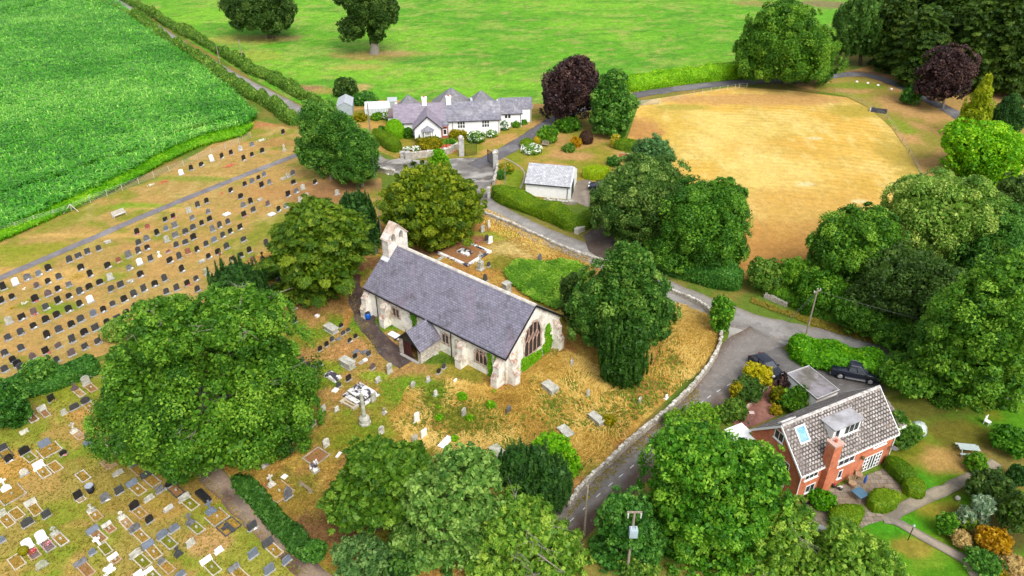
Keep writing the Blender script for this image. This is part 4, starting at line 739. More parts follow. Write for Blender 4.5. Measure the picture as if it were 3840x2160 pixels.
tufts('corn_crop',P_CORN,0,lambda x,y:1.75+.5*(fbm(x*.12,y*.12,2)-.5),cornm,'dense green maize crop filling the field at upper left','crop',lambda x,y:.44+1.0*(fbm(x*.05,y*.08,13)-.5)+.7*(fbm(x*.6,y*.6,14)-.5)+.16*np.sin((-x*math.sin(.436)+y*math.cos(.436))*2.1)+NP.normal(size=len(x))*.26,7,.085,.75,rows=(25,.8,.42),keepfn=corn_keep)
tufts('crop_margin',poly('D',[(640,318),(610,345),(500,372),(400,420),(330,460),(200,522),(90,572),(-20,620),(-20,580),(100,530),(220,468),(340,408),(430,362),(520,330),(600,318)]),9000,lambda x,y:.8+.2*x*0,leafmat('margin_leaf',c_(80,160,14),c_(120,200,24),c_(180,226,70)),'bright lime green weedy margin along the near edge of the maize','crop',lambda x,y:.5+1.2*(fbm(x*.3,y*.3,23)-.5)+NP.normal(size=len(x))*.25,5,.07,.8)
longm=leafmat('dry_grass_blade',c_(160,128,66)*.66,c_(222,188,100)*.7,c_(250,230,160)*.74,.25,.7,.1); greenm=leafmat('green_grass_blade',c_(84,112,34)*.7,c_(120,148,48)*.7,c_(180,190,90)*.7,.3,.6,.15)
def flow(x,y): return 6.283*(fbm(x*.09,y*.09,111)*2.2)+.4
P_LONG=poly('D',[(985,1040),(1020,980),(1120,960),(1290,985),(1400,880),(1470,905),(1530,960),(1640,940),(1690,760),(1790,800),(1800,870),(1770,930),(1600,1060),(1400,1250),(1380,1180),(1240,1150),(1020,1120)])
tufts('long_grass',P_LONG,12000,lambda x,y:.2+.24*fbm(x*.3,y*.3,7),longm,'long dry golden grass blown flat around the church','grass',lambda x,y:.62+1.3*(fbm(x*.25,y*.25,17)-.5)+NP.normal(size=len(x))*.24,4,.024,2.6,flow,keepfn=lambda x,y: fbm(x*.22,y*.22,37)>.3+.3*NP.random(len(x)))
tufts('green_grass',P_LONG,5000,lambda x,y:.2+.2*fbm(x*.3,y*.3,7),greenm,'green grass patches among the dry churchyard grass','grass',lambda x,y:.5+NP.normal(size=len(x))*.25,4,.04,1.1,flow,keepfn=lambda x,y: fbm(x*.22,y*.22,37)<.36+.2*NP.random(len(x)))
P_NETTLE=poly('Y6',[(1250,900),(1400,760),(1700,800),(1900,760),(2100,800),(2200,930),(2150,1050),(2000,1250),(1850,1330),(1600,1230),(1350,1060)])
tufts('nettle_patch',P_NETTLE,5200,lambda x,y:.45+.4*fbm(x*.4,y*.4,7),leafmat('nettle_leaf',c_(76,136,22)*.85,c_(116,176,36)*.9,c_(170,214,90)*.9),'bright green nettle patch north of the church roof','weeds',lambda x,y:.45+1.6*(fbm(x*.5,y*.5,19)-.5)+NP.normal(size=len(x))*.25,6,.09,.9,keepfn=lambda x,y: fbm(x*.35,y*.35,29)>.25+.3*NP.random(len(x)))
tufts('verge_grass',poly('D',[(1215,520),(1350,590),(1480,650),(1490,690),(1330,640),(1200,560)]),2600,lambda x,y:.25+.1*x*0,longm,'thin dry grass beside the churchyard wall','grass',lambda x,y:.55+NP.normal(size=len(x))*.25,3,.03,1.0,flow)

P_LOWG=poly('D',[(0,1000),(260,915),(420,1010),(540,1215),(640,1320),(800,1449),(0,1449)]); P_CY=poly('D',[(560,760),(800,600),(880,700),(960,900),(1010,980),(960,1120),(800,1330),(600,1190),(450,1000)])
turfm=leafmat('turf_blade',c_(122,134,44)*.66,c_(166,160,70)*.68,c_(206,174,108)*.68,.3,.7,.1)
tufts('lawn_tufts',P_LOWG,6500,lambda x,y:.07+.08*vn(x,y),turfm,'short tufty grass between the kerbed graves','grass',lambda x,y:.35+1.3*(fbm(x*.4,y*.4,5)-.45)+NP.normal(size=len(x))*.25,4,.025,1.2)
tufts('churchyard_tufts',P_CY,7000,lambda x,y:.08+.08*vn(x,y),turfm,'short tufty grass on the slope west of the church path','grass',lambda x,y:.5+1.3*(fbm(x*.4,y*.4,5)-.45)+NP.normal(size=len(x))*.25,4,.025,1.2)
tufts('verge_tufts',poly('22',[(1390,20),(1290,150),(1150,270),(1010,385),(870,500),(710,660),(590,765),(440,960),(330,1080),(430,1000),(600,850),(760,690),(900,560),(1060,430),(1200,310),(1340,200),(1420,100)]),2200,lambda x,y:.16+0*x,turfm,'rough grass on the verge below the churchyard wall','grass',lambda x,y:.4+NP.normal(size=len(x))*.3,4,.03,1.1)
tufts('lane_verge',poly('31',[(-120,800),(60,870),(250,930),(500,1010),(800,1110),(1000,1170),(1010,1190),(780,1150),(480,1060),(200,960),(0,890),(-140,830)]),2600,lambda x,y:.22+0*x,turfm,'dry grass on the lane verge below the wood','grass',lambda x,y:.45+NP.normal(size=len(x))*.3,4,.03,1.2)
# ---------------------------------------------------------------- buildings
def PL(o, u, v): # plane matrix: u across, v up, w outwards
    o,u,v=Vector(o),Vector(u),Vector(v); w=u.cross(v); return Matrix(((u.x,v.x,w.x,o.x),(u.y,v.y,w.y,o.y),(u.z,v.z,w.z,o.z),(0,0,0,1)))
def FT(y): return PL((0,y,0),(1,0,0),(0,0,1))                # faces -y
def LT(x): return PL((x,0,0),(0,-1,0),(0,0,1))               # faces -x, u=-y
def RT(x): return PL((x,0,0),(0,1,0),(0,0,1))                # faces +x, u=y
def BK(y): return PL((0,y,0),(-1,0,0),(0,0,1))
upvc=plain('white_frame',(.74,.74,.72),.06,3,.45,.4,.1); win_gl=glass()
def ring(mb, a, b, w0, w1):
    n=len(a); vs=[(p[0],p[1],w1) for p in a]+[(p[0],p[1],w1) for p in b]+[(p[0],p[1],w0) for p in a]+[(p[0],p[1],w0) for p in b]
    fs=[]
    for i in range(n):
        j=(i+1)%n; fs+=[(i,j,n+j,n+i),(2*n+j,2*n+i,3*n+i,3*n+j)][0:1]+[(i,2*n+i,2*n+j,j),(n+i,n+j,3*n+j,3*n+i)]
    mb.add(vs,fs)
def rect(u0,v0,u1,v1): return [(u0,v0),(u1,v0),(u1,v1),(u0,v1)]
def arch(u0,u1,v0,vs,vt,n=7,power=1.9):
    c=(u0+u1)/2; hw=(u1-u0)/2; pts=[(u0,v0),(u1,v0)]
    for i in range(n+1):
        t=i/n; pts.append((c+hw*(1-t)**1.0 if 0 else c+hw*math.cos(t*math.pi/2)**.8,vs+(vt-vs)*math.sin(t*math.pi/2)))
    for i in range(1,n+1):
        t=1-i/n; pts.append((c-hw*math.cos(t*math.pi/2)**.8,vs+(vt-vs)*math.sin(t*math.pi/2)))
    return pts
def shrink(P, d):
    cx=sum(p[0] for p in P)/len(P); us=[p[0] for p in P]; vs=[p[1] for p in P]; w=max(us)-min(us); h=max(vs)-min(vs); cu=(max(us)+min(us))/2; cv=(max(vs)+min(vs))/2
    return [(cu+(p[0]-cu)*(w-2*d)/w,cv+(p[1]-cv)*(h-2*d)/h) for p in P]
def window(root, T, u0,v0,u1,v1, cols=2, rows=1, mat=None, fr=.08, bar=.05, sill=True, w=.04, gm=None, name='window', light=None):
    mat=mat or upvc; mb=MB(); mb.T=T; O=rect(u0,v0,u1,v1); ring(mb,O,shrink(O,fr),-.05,w)
    for i in range(1,cols): u=u0+(u1-u0)*i/cols; mb.box(u-bar/2,v0+fr,-.02,u+bar/2,v1-fr,w-.004)
    for i in range(1,rows): v=v0+(v1-v0)*i/rows; mb.box(u0+fr,v-bar/2,-.02,u1-fr,v+bar/2,w-.008)
    if sill: mb.box(u0-.06,v0-.07,-.05,u1+.06,v0-.003,w+.07)
    o=mb.build(name,mat,root); g_=MB(); g_.T=T; g_.quad(*[(p[0],p[1],.012) for p in shrink(O,fr*.8)]); g_.build('pane',gm or win_gl,o); return o
def slab(mb, p0,p1,p2,p3,t):
    "roof slab: four top corners anticlockwise seen from above, thickness t downwards"
    P=[Vector(p) for p in (p0,p1,p2,p3)]; n=(P[1]-P[0]).cross(P[3]-P[0]).normalized(); B=[p-n*t for p in P]
    mb.add([tuple(p) for p in P+B],[(0,1,2,3),(7,6,5,4),(0,4,5,1),(1,5,6,2),(2,6,7,3),(3,7,4,0)])
def gable_roof(mb, x0,x1,y0,y1,ze,zr,t=.12,ym=None,axis=0):
    ym=(y0+y1)/2 if ym is None else ym
    f=(lambda a,b,c:(a,b,c)) if axis==0 else (lambda a,b,c:(b,a,c))
    A=[f(x0,y0,ze),f(x1,y0,ze),f(x1,ym,zr),f(x0,ym,zr)]; B=[f(x1,y1,ze),f(x0,y1,ze),f(x0,ym,zr),f(x1,ym,zr)]
    if axis==1: A=A[::-1];B=B[::-1]
    slab(mb,*A,t); slab(mb,*B,t)
def gable_walls(mb, x0,x1,y0,y1,ze,zr,axis=0):
    ym=(y0+y1)/2; (mb.prism([(y0,-.3),(y1,-.3),(y1,ze),(ym,zr),(y0,ze)],0,x0,x1) if axis==0 else mb.prism([(x0,-.3),(x1,-.3),(x1,ze),((x0+x1)/2,zr),(x0,ze)],1,y0,y1))
# ================= church
ca=g(1360,1075,3.9)
CH=thing('church','long low white stone church with a purple slate roof and a gabled bellcote','church',(ca[0],ca[1],0),math.radians(-38.77))
lw=plain('limewash',(.74,.71,.64),.16,1.2,.92,.1,.7,(.46,.39,.3),.5,.64); sand=plain('red_sandstone',(.31,.185,.14),.3,3.,.9,.1,.5,(.52,.47,.4),.4,.56); tracery=plain('pink_tracery',(.46,.30,.24),.2,4,.9,.1,.3)
slate=courses('welsh_slate',(.155,.148,.19),(.2,.192,.24),(.085,.08,.105),.42,.27,.025,.25,(.215,.15,.19),.66,.25,.8,.5,(.06,.058,.06),.12,.5,.72,(.26,.26,.28))
rubble=courses('rubble_wall',(.52,.47,.4),(.64,.6,.53),(.36,.32,.27),.5,.26,.05,.35,(.4,.34,.27),.92,.1,.8,.37,None,.6)
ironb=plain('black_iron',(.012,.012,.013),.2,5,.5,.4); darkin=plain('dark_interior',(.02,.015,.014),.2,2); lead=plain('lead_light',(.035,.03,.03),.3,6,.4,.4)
ridge_m=plain('ridge_mortar',(.6,.56,.49),.2,2,.9,.1,.4,(.42,.38,.33))
LX,WY,HE,HR=22.6,10.2,3.9,8.1
mb=MB(); mb.prism([(.2,-.3),(WY-.2,-.3),(WY-.2,HE-.1),(WY/2,HR-.25),(.2,HE-.1)],0,.35,LX-.15); mb.build('wall',lw,CH)
mb=MB(); gable_roof(mb,.15,LX+.05,-.12,WY+.12,HE-.02,HR,.14); mb.build('roof',slate,CH)
mb=MB(); mb.prism([(WY/2-.2,HR-.1),(WY/2+.2,HR-.1),(WY/2+.1,HR+.09),(WY/2-.1,HR+.09)],0,1.42,LX+.07); mb.build('ridge_tiles',ridge_m,CH)
mb=MB(); mb.prism([(-.2,HE-.2),(-.06,HE-.2),(-.06,HE-.06),(-.2,HE-.06)],0,.15,LX+.05); mb.build('gutter',ironb,CH)
for s in (0,1):
    mb=MB(); y0,y1=((-.15,WY/2),(WY+.15,WY/2))[s]; mb.add([(LX+.05,y0,HE-.32),(LX+.05,y1,HR-.3),(LX+.05,y1,HR+.0),(LX+.05,y0,HE-.02),(LX+.12,y0,HE-.32),(LX+.12,y1,HR-.3),(LX+.12,y1,HR+.0),(LX+.12,y0,HE-.02)],[(0,1,2,3),(4,7,6,5),(0,4,5,1),(3,2,6,7),(0,3,7,4),(1,5,6,2)]); mb.build('bargeboard',ironb,CH)
for x in (2.15,14.45):
    mb=MB(); mb.cyl((x,.1,.0),(x,.1,HE-.15),.055,None,8); mb.build('downpipe',ironb,CH)
for x,d in ((.62,1.),(3.95,.95),(16.4,1.0),(21.75,1.1)):
    mb=MB(); mb.prism([(.25,-.3),(-d,-.3),(-d,1.15),(-d*.62,1.75),(-d*.62,2.6),(.25,3.35)],0,x-.42,x+.42); o=mb.build('buttress',lw,CH)
    c=MB(); c.add([(x-.45,-d*.62-.04,2.55),(x+.45,-d*.62-.04,2.55),(x+.45,.22,3.42),(x-.45,.22,3.42),(x-.45,-d*.62-.04,2.65),(x+.45,-d*.62-.04,2.65),(x+.45,.22,3.52),(x-.45,.22,3.52)],[(0,3,2,1),(4,5,6,7),(0,1,5,4),(1,2,6,5),(2,3,7,6),(3,0,4,7)])
    c.build('coping',sand,o); c=MB(); c.add([(x-.45,-d-.04,1.1),(x+.45,-d-.04,1.1),(x+.45,-d*.6,1.78),(x-.45,-d*.6,1.78),(x-.45,-d-.04,1.2),(x+.45,-d-.04,1.2),(x+.45,-d*.6,1.88),(x-.45,-d*.6,1.88)],[(0,3,2,1),(4,5,6,7),(0,1,5,4),(1,2,6,5),(2,3,7,6),(3,0,4,7)]); c.build('coping',sand,o)
for y in (.95,9.2):
    mb=MB(); d=1.1; X=LX-.2; mb.prism([(X,-.3),(X+d,-.3),(X+d,1.3),(X+d*.62,1.95),(X+d*.62,2.9),(X,3.7)],1,y-.42,y+.42); o=mb.build('buttress',lw,CH)
    c=MB(); c.add([(X+d*.62+.04,y-.45,2.85),(X+d*.62+.04,y+.45,2.85),(X,y+.45,3.75),(X,y-.45,3.75),(X+d*.62+.04,y-.45,2.97),(X+d*.62+.04,y+.45,2.97),(X,y+.45,3.87),(X,y-.45,3.87)],[(0,3,2,1),(4,5,6,7),(0,1,5,4),(1,2,6,5),(2,3,7,6),(3,0,4,7)]); 
    c.build('coping',sand,o); c=MB(); c.add([(X+d+.04,y-.45,1.25),(X+d+.04,y+.45,1.25),(X+d*.6,y+.45,1.98),(X+d*.6,y-.45,1.98),(X+d+.04,y-.45,1.36),(X+d+.04,y+.45,1.36),(X+d*.6,y+.45,2.09),(X+d*.6,y-.45,2.09)],[(0,3,2,1),(4,5,6,7),(0,1,5,4),(1,2,6,5),(2,3,7,6),(3,0,4,7)]); c.build('coping',sand,o)
def cwin(T,u0,v0,u1,v1,vs,lights,surr,arched=True):
    O=arch(u0-surr,u1+surr,v0-surr*.8,vs,v1+surr*.9) if arched else rect(u0-surr,v0-surr*.8,u1+surr,v1+surr*.8); I=arch(u0,u1,v0,vs,v1) if arched else rect(u0,v0,u1,v1)
    mb=MB(); mb.T=T; ring(mb,O,I,-.05,.05); o=mb.build('window',sand,CH)
    g_=MB(); g_.T=T; g_.quad(*[(p[0],p[1],.012) for p in I]); g_.build('pane',lead,o)
    t=MB(); t.T=T; w=(u1-u0)/lights
    top=lambda u: vs+(v1-vs)*math.sqrt(max(0,1-(abs(u-(u0+u1)/2)/((u1-u0)/2))**2)) if arched else v1
    for i in range(1,lights): u=u0+w*i; t.box(u-.055,v0,-.01,u+.055,top(u)-.03,.045)
    if arched and lights>2:
        for i in range(lights):
            c=u0+w*(i+.5); a=[(c-w/2,vs-.5),(c-w/2+.02,vs-.1),(c-w*.22,vs+.28),(c,vs+.42),(c+w*.22,vs+.28),(c+w/2-.02,vs-.1),(c+w/2,vs-.5)]
            for p,q in zip(a[:-1],a[1:]): t.cyl((p[0],p[1],.025),(q[0],q[1],.025),.045,None,4,False)
        for i in range(lights-1):
            c=u0+w*(i+1); a=[(c-w*.4,vs+.35),(c-w*.3,vs+.75),(c,vs+1.05),(c+w*.3,vs+.75),(c+w*.4,vs+.35)]
            for p,q in zip(a[:-1],a[1:]):
                if top(p[0])>p[1] and top(q[0])>q[1]: t.cyl((p[0],p[1],.025),(q[0],q[1],.025),.04,None,4,False)
    t.build('mullion',tracery,o)
S=FT(.2)
cwin(S,4.95,1.75,5.95,2.85,2.6,2,.28,False); cwin(S,13.05,1.55,14.0,2.7,2.5,2,.32,False); cwin(S,18.1,1.25,19.75,2.95,2.3,3,.28,True)
cwin(RT(LX-.15),3.45,1.75,6.35,5.75,3.5,4,.26,True)
mb=MB(); mb.T=S; 
for k in range(14): a=k*2*math.pi/14; b=a+2*math.pi/14; mb.cyl((15.3+.26*math.cos(a),2.5+.34*math.sin(a),.03),(15.3+.26*math.cos(b),2.5+.34*math.sin(b),.03),.05,None,5,False)
mb.build('wall_medallion',plain('ochre_stone',(.42,.33,.18),.3,4),CH)
# bellcote
bw=plain('bellcote_stone',(.62,.58,.52),.2,1.6,.92,.1,.6,(.44,.34,.29),.5,.66)
mb=MB(); x0,x1=.3,1.4; yc=WY/2-.02; hw=1.62
O=[(yc-hw,7.0),(yc+hw,7.0),(yc+hw,9.35),(yc,11.0),(yc-hw,9.35)]
def bell_arch(c): return arch(c-.33,c+.33,8.55,9.4,9.85,5)
# wall with two pierced arches: piers, sill and head
mb.box(x0,yc-hw,6.2,x1,yc+hw,8.55)
for a,b in ((yc-hw,yc-.98),(yc-.32,yc+.32),(yc+.98,yc+hw)): mb.box(x0,a,8.55,x1,b,9.38)
mb.prism([(yc-hw,9.38),(yc-.98,9.38),(yc-.92,9.6),(yc-.65,9.85),(yc-.38,9.6),(yc-.32,9.38),(yc+.32,9.38),(yc+.38,9.6),(yc+.65,9.85),(yc+.92,9.6),(yc+.98,9.38),(yc+hw,9.38),(yc,10.95)],0,x0,x1)
bc=mb.build('bellcote',bw,CH)
mb=MB()
for s in (-1,1): 
    p=[(x0-.12,yc+s*(hw+.14),9.2),(x1+.12,yc+s*(hw+.14),9.2),(x1+.12,yc,11.02),(x0-.12,yc,11.02)]; slab(mb,*(p if s<0 else p[::-1]),.12)
mb.build('coping',plain('coping_stone',(.5,.43,.35),.25,2,.9,.1,.5,(.4,.28,.22)),bc)
for y in (yc-.65,yc+.65):
    mb=MB(); mb.lathe((x0+x1)/2,y,[(.25,8.8),(.22,8.9),(.15,9.15),(.05,9.28)],10); mb.build('bell',plain('bell_bronze',(.09,.06,.045),.3,5,.5,.4),bc)
mb=MB(); mb.box(.25,yc-1.9,6.15,1.5,yc+1.9,6.9) if 0 else mb.prism([(yc-2.0,6.5),(yc-1.6,6.85),(yc-1.6,6.2),(yc-2.0,6.0)],0,.2,1.45); mb.build('lead_flashing',plain('flashing',(.55,.56,.58),.2,3,.5,.3),CH)
# porch
PX0,PX1,PY=9.15,12.65,-3.0
mb=MB(); mb.box(PX0,PY,-.3,PX0+.5,.3,2.15); mb.box(PX1-.5,PY,-.3,PX1,.3,2.15)
pw=mb.build('porch',rubble,CH)
mb=MB(); mb.prism([(PX0,2.15),(PX1,2.15),(10.9,3.75)],1,PY+.03,PY+.3); mb.build('porch_gable',plain('dark_boards',(.05,.045,.04),.3,4),pw)
mb=MB(); ym=10.9
slab(mb,(PX0-.3,.4,1.95),(PX0-.3,PY-.35,1.95),(ym,PY-.35,3.95),(ym,.4,3.95),.1); slab(mb,(PX1+.3,PY-.35,1.95),(PX1+.3,.4,1.95),(ym,.4,3.95),(ym,PY-.35,3.95),.1); mb.build('porch_roof',slate,pw)
mb=MB()
for xe in (PX0-.3,PX1+.3): mb=MB(); mb.add([(xe,PY-.4,1.75),(ym,PY-.4,3.75),(ym,PY-.4,3.98),(xe,PY-.4,1.98),(xe,PY-.34,1.75),(ym,PY-.34,3.75),(ym,PY-.34,3.98),(xe,PY-.34,1.98)],[(0,1,2,3),(4,7,6,5),(0,4,5,1),(3,2,6,7)]); mb.build('bargeboard',ironb,pw)
mb=MB(); mb.cyl((ym,PY-.37,3.9),(ym,PY-.37,4.35),.05,.01,6); mb.build('finial',ironb,pw)
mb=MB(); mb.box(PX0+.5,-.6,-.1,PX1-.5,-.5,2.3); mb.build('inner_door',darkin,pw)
mb=MB(); mb.box(PX0+.5,PY+.15,.05,ym+.05,PY+.22,2.1); 
for i in range(5): mb.box(PX0+.55+i*.24,PY+.11,.05,PX0+.6+i*.24,PY+.15,2.1)
mb.build('porch_gate',plain('maroon_gate',(.07,.022,.02),.3,4,.6,.3),pw)
mb=MB(); mb.box(PX0+.3,PY-.35,0,PX1-.3,PY,.12); mb.build('door_step',plain('step_stone',(.35,.33,.3),.2,2),pw)
Cm=Matrix.Translation((ca[0],ca[1],0))@Matrix.Rotation(math.radians(-38.77),4,'Z')
def ivy(label, T, us, n=900, mat=lime, hang=True):
    "us: list of (u centre, v low, v high, half width)"
    P=[];N=[]
    for u,v0,v1,hw in us:
        m=int(n*(v1-v0)*hw*2)+60; v=NP.uniform(v0,v1,m); wob=hw*(.5+.8*vn(v*1.7,v*0+u*3)); P.append(np.stack([u+(vn(v*.9,v*0+u)-.5)*hw+NP.normal(size=m)*.5*wob,v,.03+.14*NP.random(m)],-1)); N.append(np.tile([0,.25,1.],(m,1)))
    P=np.concatenate(P);N=np.concatenate(N); M=np.array(Cm@T); Pw=P@M[:3,:3].T+M[:3,3]; Nw=unit(N@M[:3,:3].T+NP.normal(size=N.shape)*.4)
    V,q,t=leaves(Pw,Nw,.11*NP.uniform(.7,1.3,len(P)),.08,.45+.28*NP.normal(size=len(P))); b=Pw.mean(0); o=link('ivy',npmesh('ivy',off(V,b),q,mat,t)); o.location=(b[0],b[1],0)
    return tag(o,label,'ivy','ivy on the church')
ivy('ivy strip climbing the south wall right of the arched three light window',S,[(20.25,.1,3.2,.3),(20.6,.0,1.2,.4)])
ivy('ivy strip on the south wall nearest the corner buttress',S,[(21.15,.4,3.4,.22)])
ivy('ivy patch on the south wall beside the porch roof',S,[(8.5,1.5,3.5,.4)],mat=hedg)
ivy('ivy covering the wall below the big east window',RT(LX-.15),[(3.9,.0,1.7,.7),(4.9,.0,1.5,.8),(6.0,.1,1.3,.6),(3.1,.4,1.9,.25)])
ivy('tall ivy strip on the east gable between window and far buttress',RT(LX-.15),[(7.65,.3,4.0,.35),(8.1,.1,2.2,.3),(7.2,.2,1.6,.3)])
def cw(x,y,z=0): v=Cm@Vector((x,y,z)); return (v.x,v.y,v.z)
# ================= brick house
h0=gq('Z4',830,1100,3.9); HS=thing('brick_house','red brick dormer bungalow with a lichen speckled tiled roof','house',(h0[0],h0[1],0),math.radians(26.3))
hm=Matrix.Translation((h0[0],h0[1],0))@Matrix.Rotation(math.radians(26.3),4,'Z')
brick=courses('house_brick',(.50,.14,.065),(.58,.19,.09),(.38,.2,.13),.23,.08,.012,.22,(.42,.11,.05),.9,.15,.3,.5,None,.5)
tile=courses('lichen_tiles',(.25,.22,.2),(.37,.345,.325),(.07,.06,.055),.36,.34,.07,.4,(.16,.135,.125),.92,.1,1.,.5,(.2,.165,.14),.25,.48,.7,(.66,.64,.62))
HL,HWd,he,hr=12.05,6.5,3.85,7.05
mb=MB(); gable_walls(mb,.18,HL-.15,.1,HWd-.1,he-.1,hr-.2); mb.build('wall',brick,HS)
mb=MB(); gable_roof(mb,-.05,HL+.1,-.12,HWd+.12,he-.1,hr,.12); mb.build('roof',tile,HS)
mb=MB(); mb.prism([(HWd/2-.16,hr-.05),(HWd/2+.16,hr-.05),(HWd/2+.08,hr+.08),(HWd/2-.08,hr+.08)],0,-.05,HL+.1); mb.build('ridge_tiles',plain('ridge_tile',(.32,.29,.27),.3,4,.9,.1,.5,(.55,.53,.5)),HS)
mb=MB(); 
for xx in (-.12,HL+.1):
    for s in (0,1):
        y0=(-.14,HWd+.14)[s]; mb.add([(xx,y0,he-.36),(xx,HWd/2,hr-.28),(xx,HWd/2,hr-.02),(xx,y0,he-.1),(xx+.07,y0,he-.36),(xx+.07,HWd/2,hr-.28),(xx+.07,HWd/2,hr-.02),(xx+.07,y0,he-.1)],[(0,1,2,3),(4,7,6,5),(0,4,5,1),(3,2,6,7),(0,3,7,4)])
mb.box(-.05,-.16,he-.3,HL+.1,-.1,he-.12); mb.build('fascia',upvc,HS)
mb=MB(); mb.box(2.75,-.5,-.2,3.75,.4,6.35); ch=mb.build('chimney',brick,HS)
mb=MB(); mb.box(2.67,-.58,6.35,3.83,.45,6.5); mb.build('chimney_cap',plain('pink_cap',(.46,.3,.24),.2,4),ch)
mb=MB(); mb.lathe(3.25,-.05,[(.13,6.5),(.12,6.72),(.13,6.75)],10); mb.build('chimney_pot',plain('terracotta',(.4,.1,.05),.2,5),ch)
for x in (.12,HL-.12): mb=MB(); mb.cyl((x,.02,0),(x,.02,he-.2),.05,None,6); mb.build('downpipe',upvc,HS)
T=FT(.1)
window(HS,T,.7,2.62,2.3,3.5,3,1); window(HS,T,1.2,.8,2.35,1.75,2,1); window(HS,T,4.75,2.5,6.85,3.45,3,1); window(HS,T,9.25,2.95,10.9,3.6,3,1); window(HS,T,5.2,.75,5.75,1.85,1,1)
window(HS,T,8.45,.08,10.85,2.0,6,1,name='french_doors',sill=False,bar=.14); 
mb=MB(); mb.T=T
for u in (8.45,10.05):
    for v in (.55,1.0,1.5): mb.box(u+.06,v,.0,u+.74,v+.07,.05)
mb.build('glazing_bars',upvc,HS)
mb=MB(); mb.lathe(7.85,-.12,[(.02,2.35),(.16,2.4),(.18,2.6),(.1,2.65)],8); mb.build('hanging_basket',plain('basket_fibre',(.1,.08,.03),.4,8),HS)
mb=MB(); mb.cyl((11.55,.1,2.2),(11.6,-.35,2.35),.03,None,6); mb.lathe(11.6,-.45,[(.05,2.3),(.3,2.36),(.34,2.42)],12); mb.build('satellite_dish',plain('dish_grey',(.12,.12,.12),.1,3),HS)
# dormer, roof light
DX0,DX1,DF,DT=4.35,7.75,1.15,6.4
mb=MB(); mb.prism([(DF,4.8),(DF,DT),(2.75,DT),(2.75,6.2)],0,DX0,DX1); dm=mb.build('dormer',upvc,HS)
mb=MB(); mb.box(DX0-.15,DF-.2,DT,DX1+.15,2.9,DT+.12); mb.build('dormer_roof',plain('lead_flat_roof',(.36,.36,.38),.2,.9,.6,.3,.2,(.26,.25,.25)),dm)
window(dm,FT(DF),DX0+.2,5.15,DX0+.85,DT-.12,1,1); window(dm,FT(DF),DX0+1.4,5.15,DX1-.15,DT-.12,3,1)
mb=MB(); m=(hr-he+.1)/(HWd/2+.12)
nn=Vector((0,-m,1)).normalized(); ROOF=PL((0,-.12,he-.1),(1,0,0),Vector((0,1,m)).normalized()); mb.T=ROOF
O=rect(1.05,2.55,2.25,4.15); ring(mb,O,shrink(O,.13),-.02,.1); rl=mb.build('roof_light',upvc,HS); mb=MB(); mb.T=ROOF; mb.quad(*[(p[0],p[1],.05) for p in shrink(O,.1)]); mb.build('blind',plain('blue_blind',(.12,.3,.5),.25,3,.2,.5,.1,(.25,.42,.6)),rl)
mb=MB(); mb.T=PL((HL,HWd+.12,he-.1),(-1,0,0),Vector((0,-1,m)).normalized()); O=rect(HL-2.6,3.0,HL-.9,3.6) ; ring(mb,O,shrink(O,.13),-.02,.1); mb.build('roof_light',upvc,HS)
L_=LT(.18); window(HS,L_,-4.0,5.0,-2.85,6.05,2,1); window(HS,L_,-3.3,2.5,-1.5,3.6,2,1); window(HS,L_,-3.4,.8,-1.6,1.7,2,1)
mb=MB(); slab(mb,(-1.35,7.9,2.35),(-1.35,3.9,2.35),(.16,3.9,2.95),(.16,7.9,2.95),.12); o=mb.build('porch_roof',upvc,HS)
mb=MB(); mb.box(-1.25,4.0,-.1,.15,7.7,2.25); mb.build('side_porch',upvc,HS)
mb=MB(); mb.box(-1.3,7.2,2.4,.9,8.6,2.55) ; mb.build('flat_canopy',upvc,HS)
mb=MB(); slab(mb,(HL+.12,.75,3.3),(HL+2.2,.75,3.3),(HL+2.2,4.4,5.0),(HL+.12,4.4,5.0),.12); mb.build('side_roof',courses('brown_tiles',(.15,.125,.115),(.2,.17,.155),(.08,.07,.06),.36,.34,.04,.3,None,.92),HS)
mb=MB(); mb.box(HL-.16,1.1,-.2,HL+1.9,4.2,3.2); mb.build('side_room',upvc,HS); mb=MB(); mb.box(HL+.1,.7,3.0,HL+2.25,.76,3.3); mb.build('fascia',upvc,HS)
window(HS,FT(1.1),HL+.3,.9,HL+1.7,2.6,3,1)
# flat roofed garage behind
P=[gq('Z5',*p,2.6) for p in ((1110,575),(1520,925),(1820,800),(1405,470))]
cx=sum(p[0] for p in P)/4;cy=sum(p[1] for p in P)/4; GA=thing('flat_roofed_garage','white walled garage with a stained grey flat roof behind the brick house','garage',(cx,cy,0))
Pl=[(p[0]-cx,p[1]-cy) for p in P]
mb=MB(); mb.prism([(p[0]*.96,p[1]*.96) for p in Pl],2,-.2,2.45); mb.build('wall',upvc,GA)
mb=MB(); mb.prism(Pl,2,2.45,2.6); mb.build('roof',plain('felt_roof',(.23,.215,.23),.2,.8,.85,.15,.3,(.12,.11,.09),.44,.6),GA)
mb=MB(); q=[(p[0],p[1]) for p in Pl]; mb2=[(p[0]*.955,p[1]*.955) for p in Pl]; ring(mb,q,mb2,2.598,2.68); mb.build('roof_edging',plain('edging_grey',(.42,.42,.42),.15,3),GA)
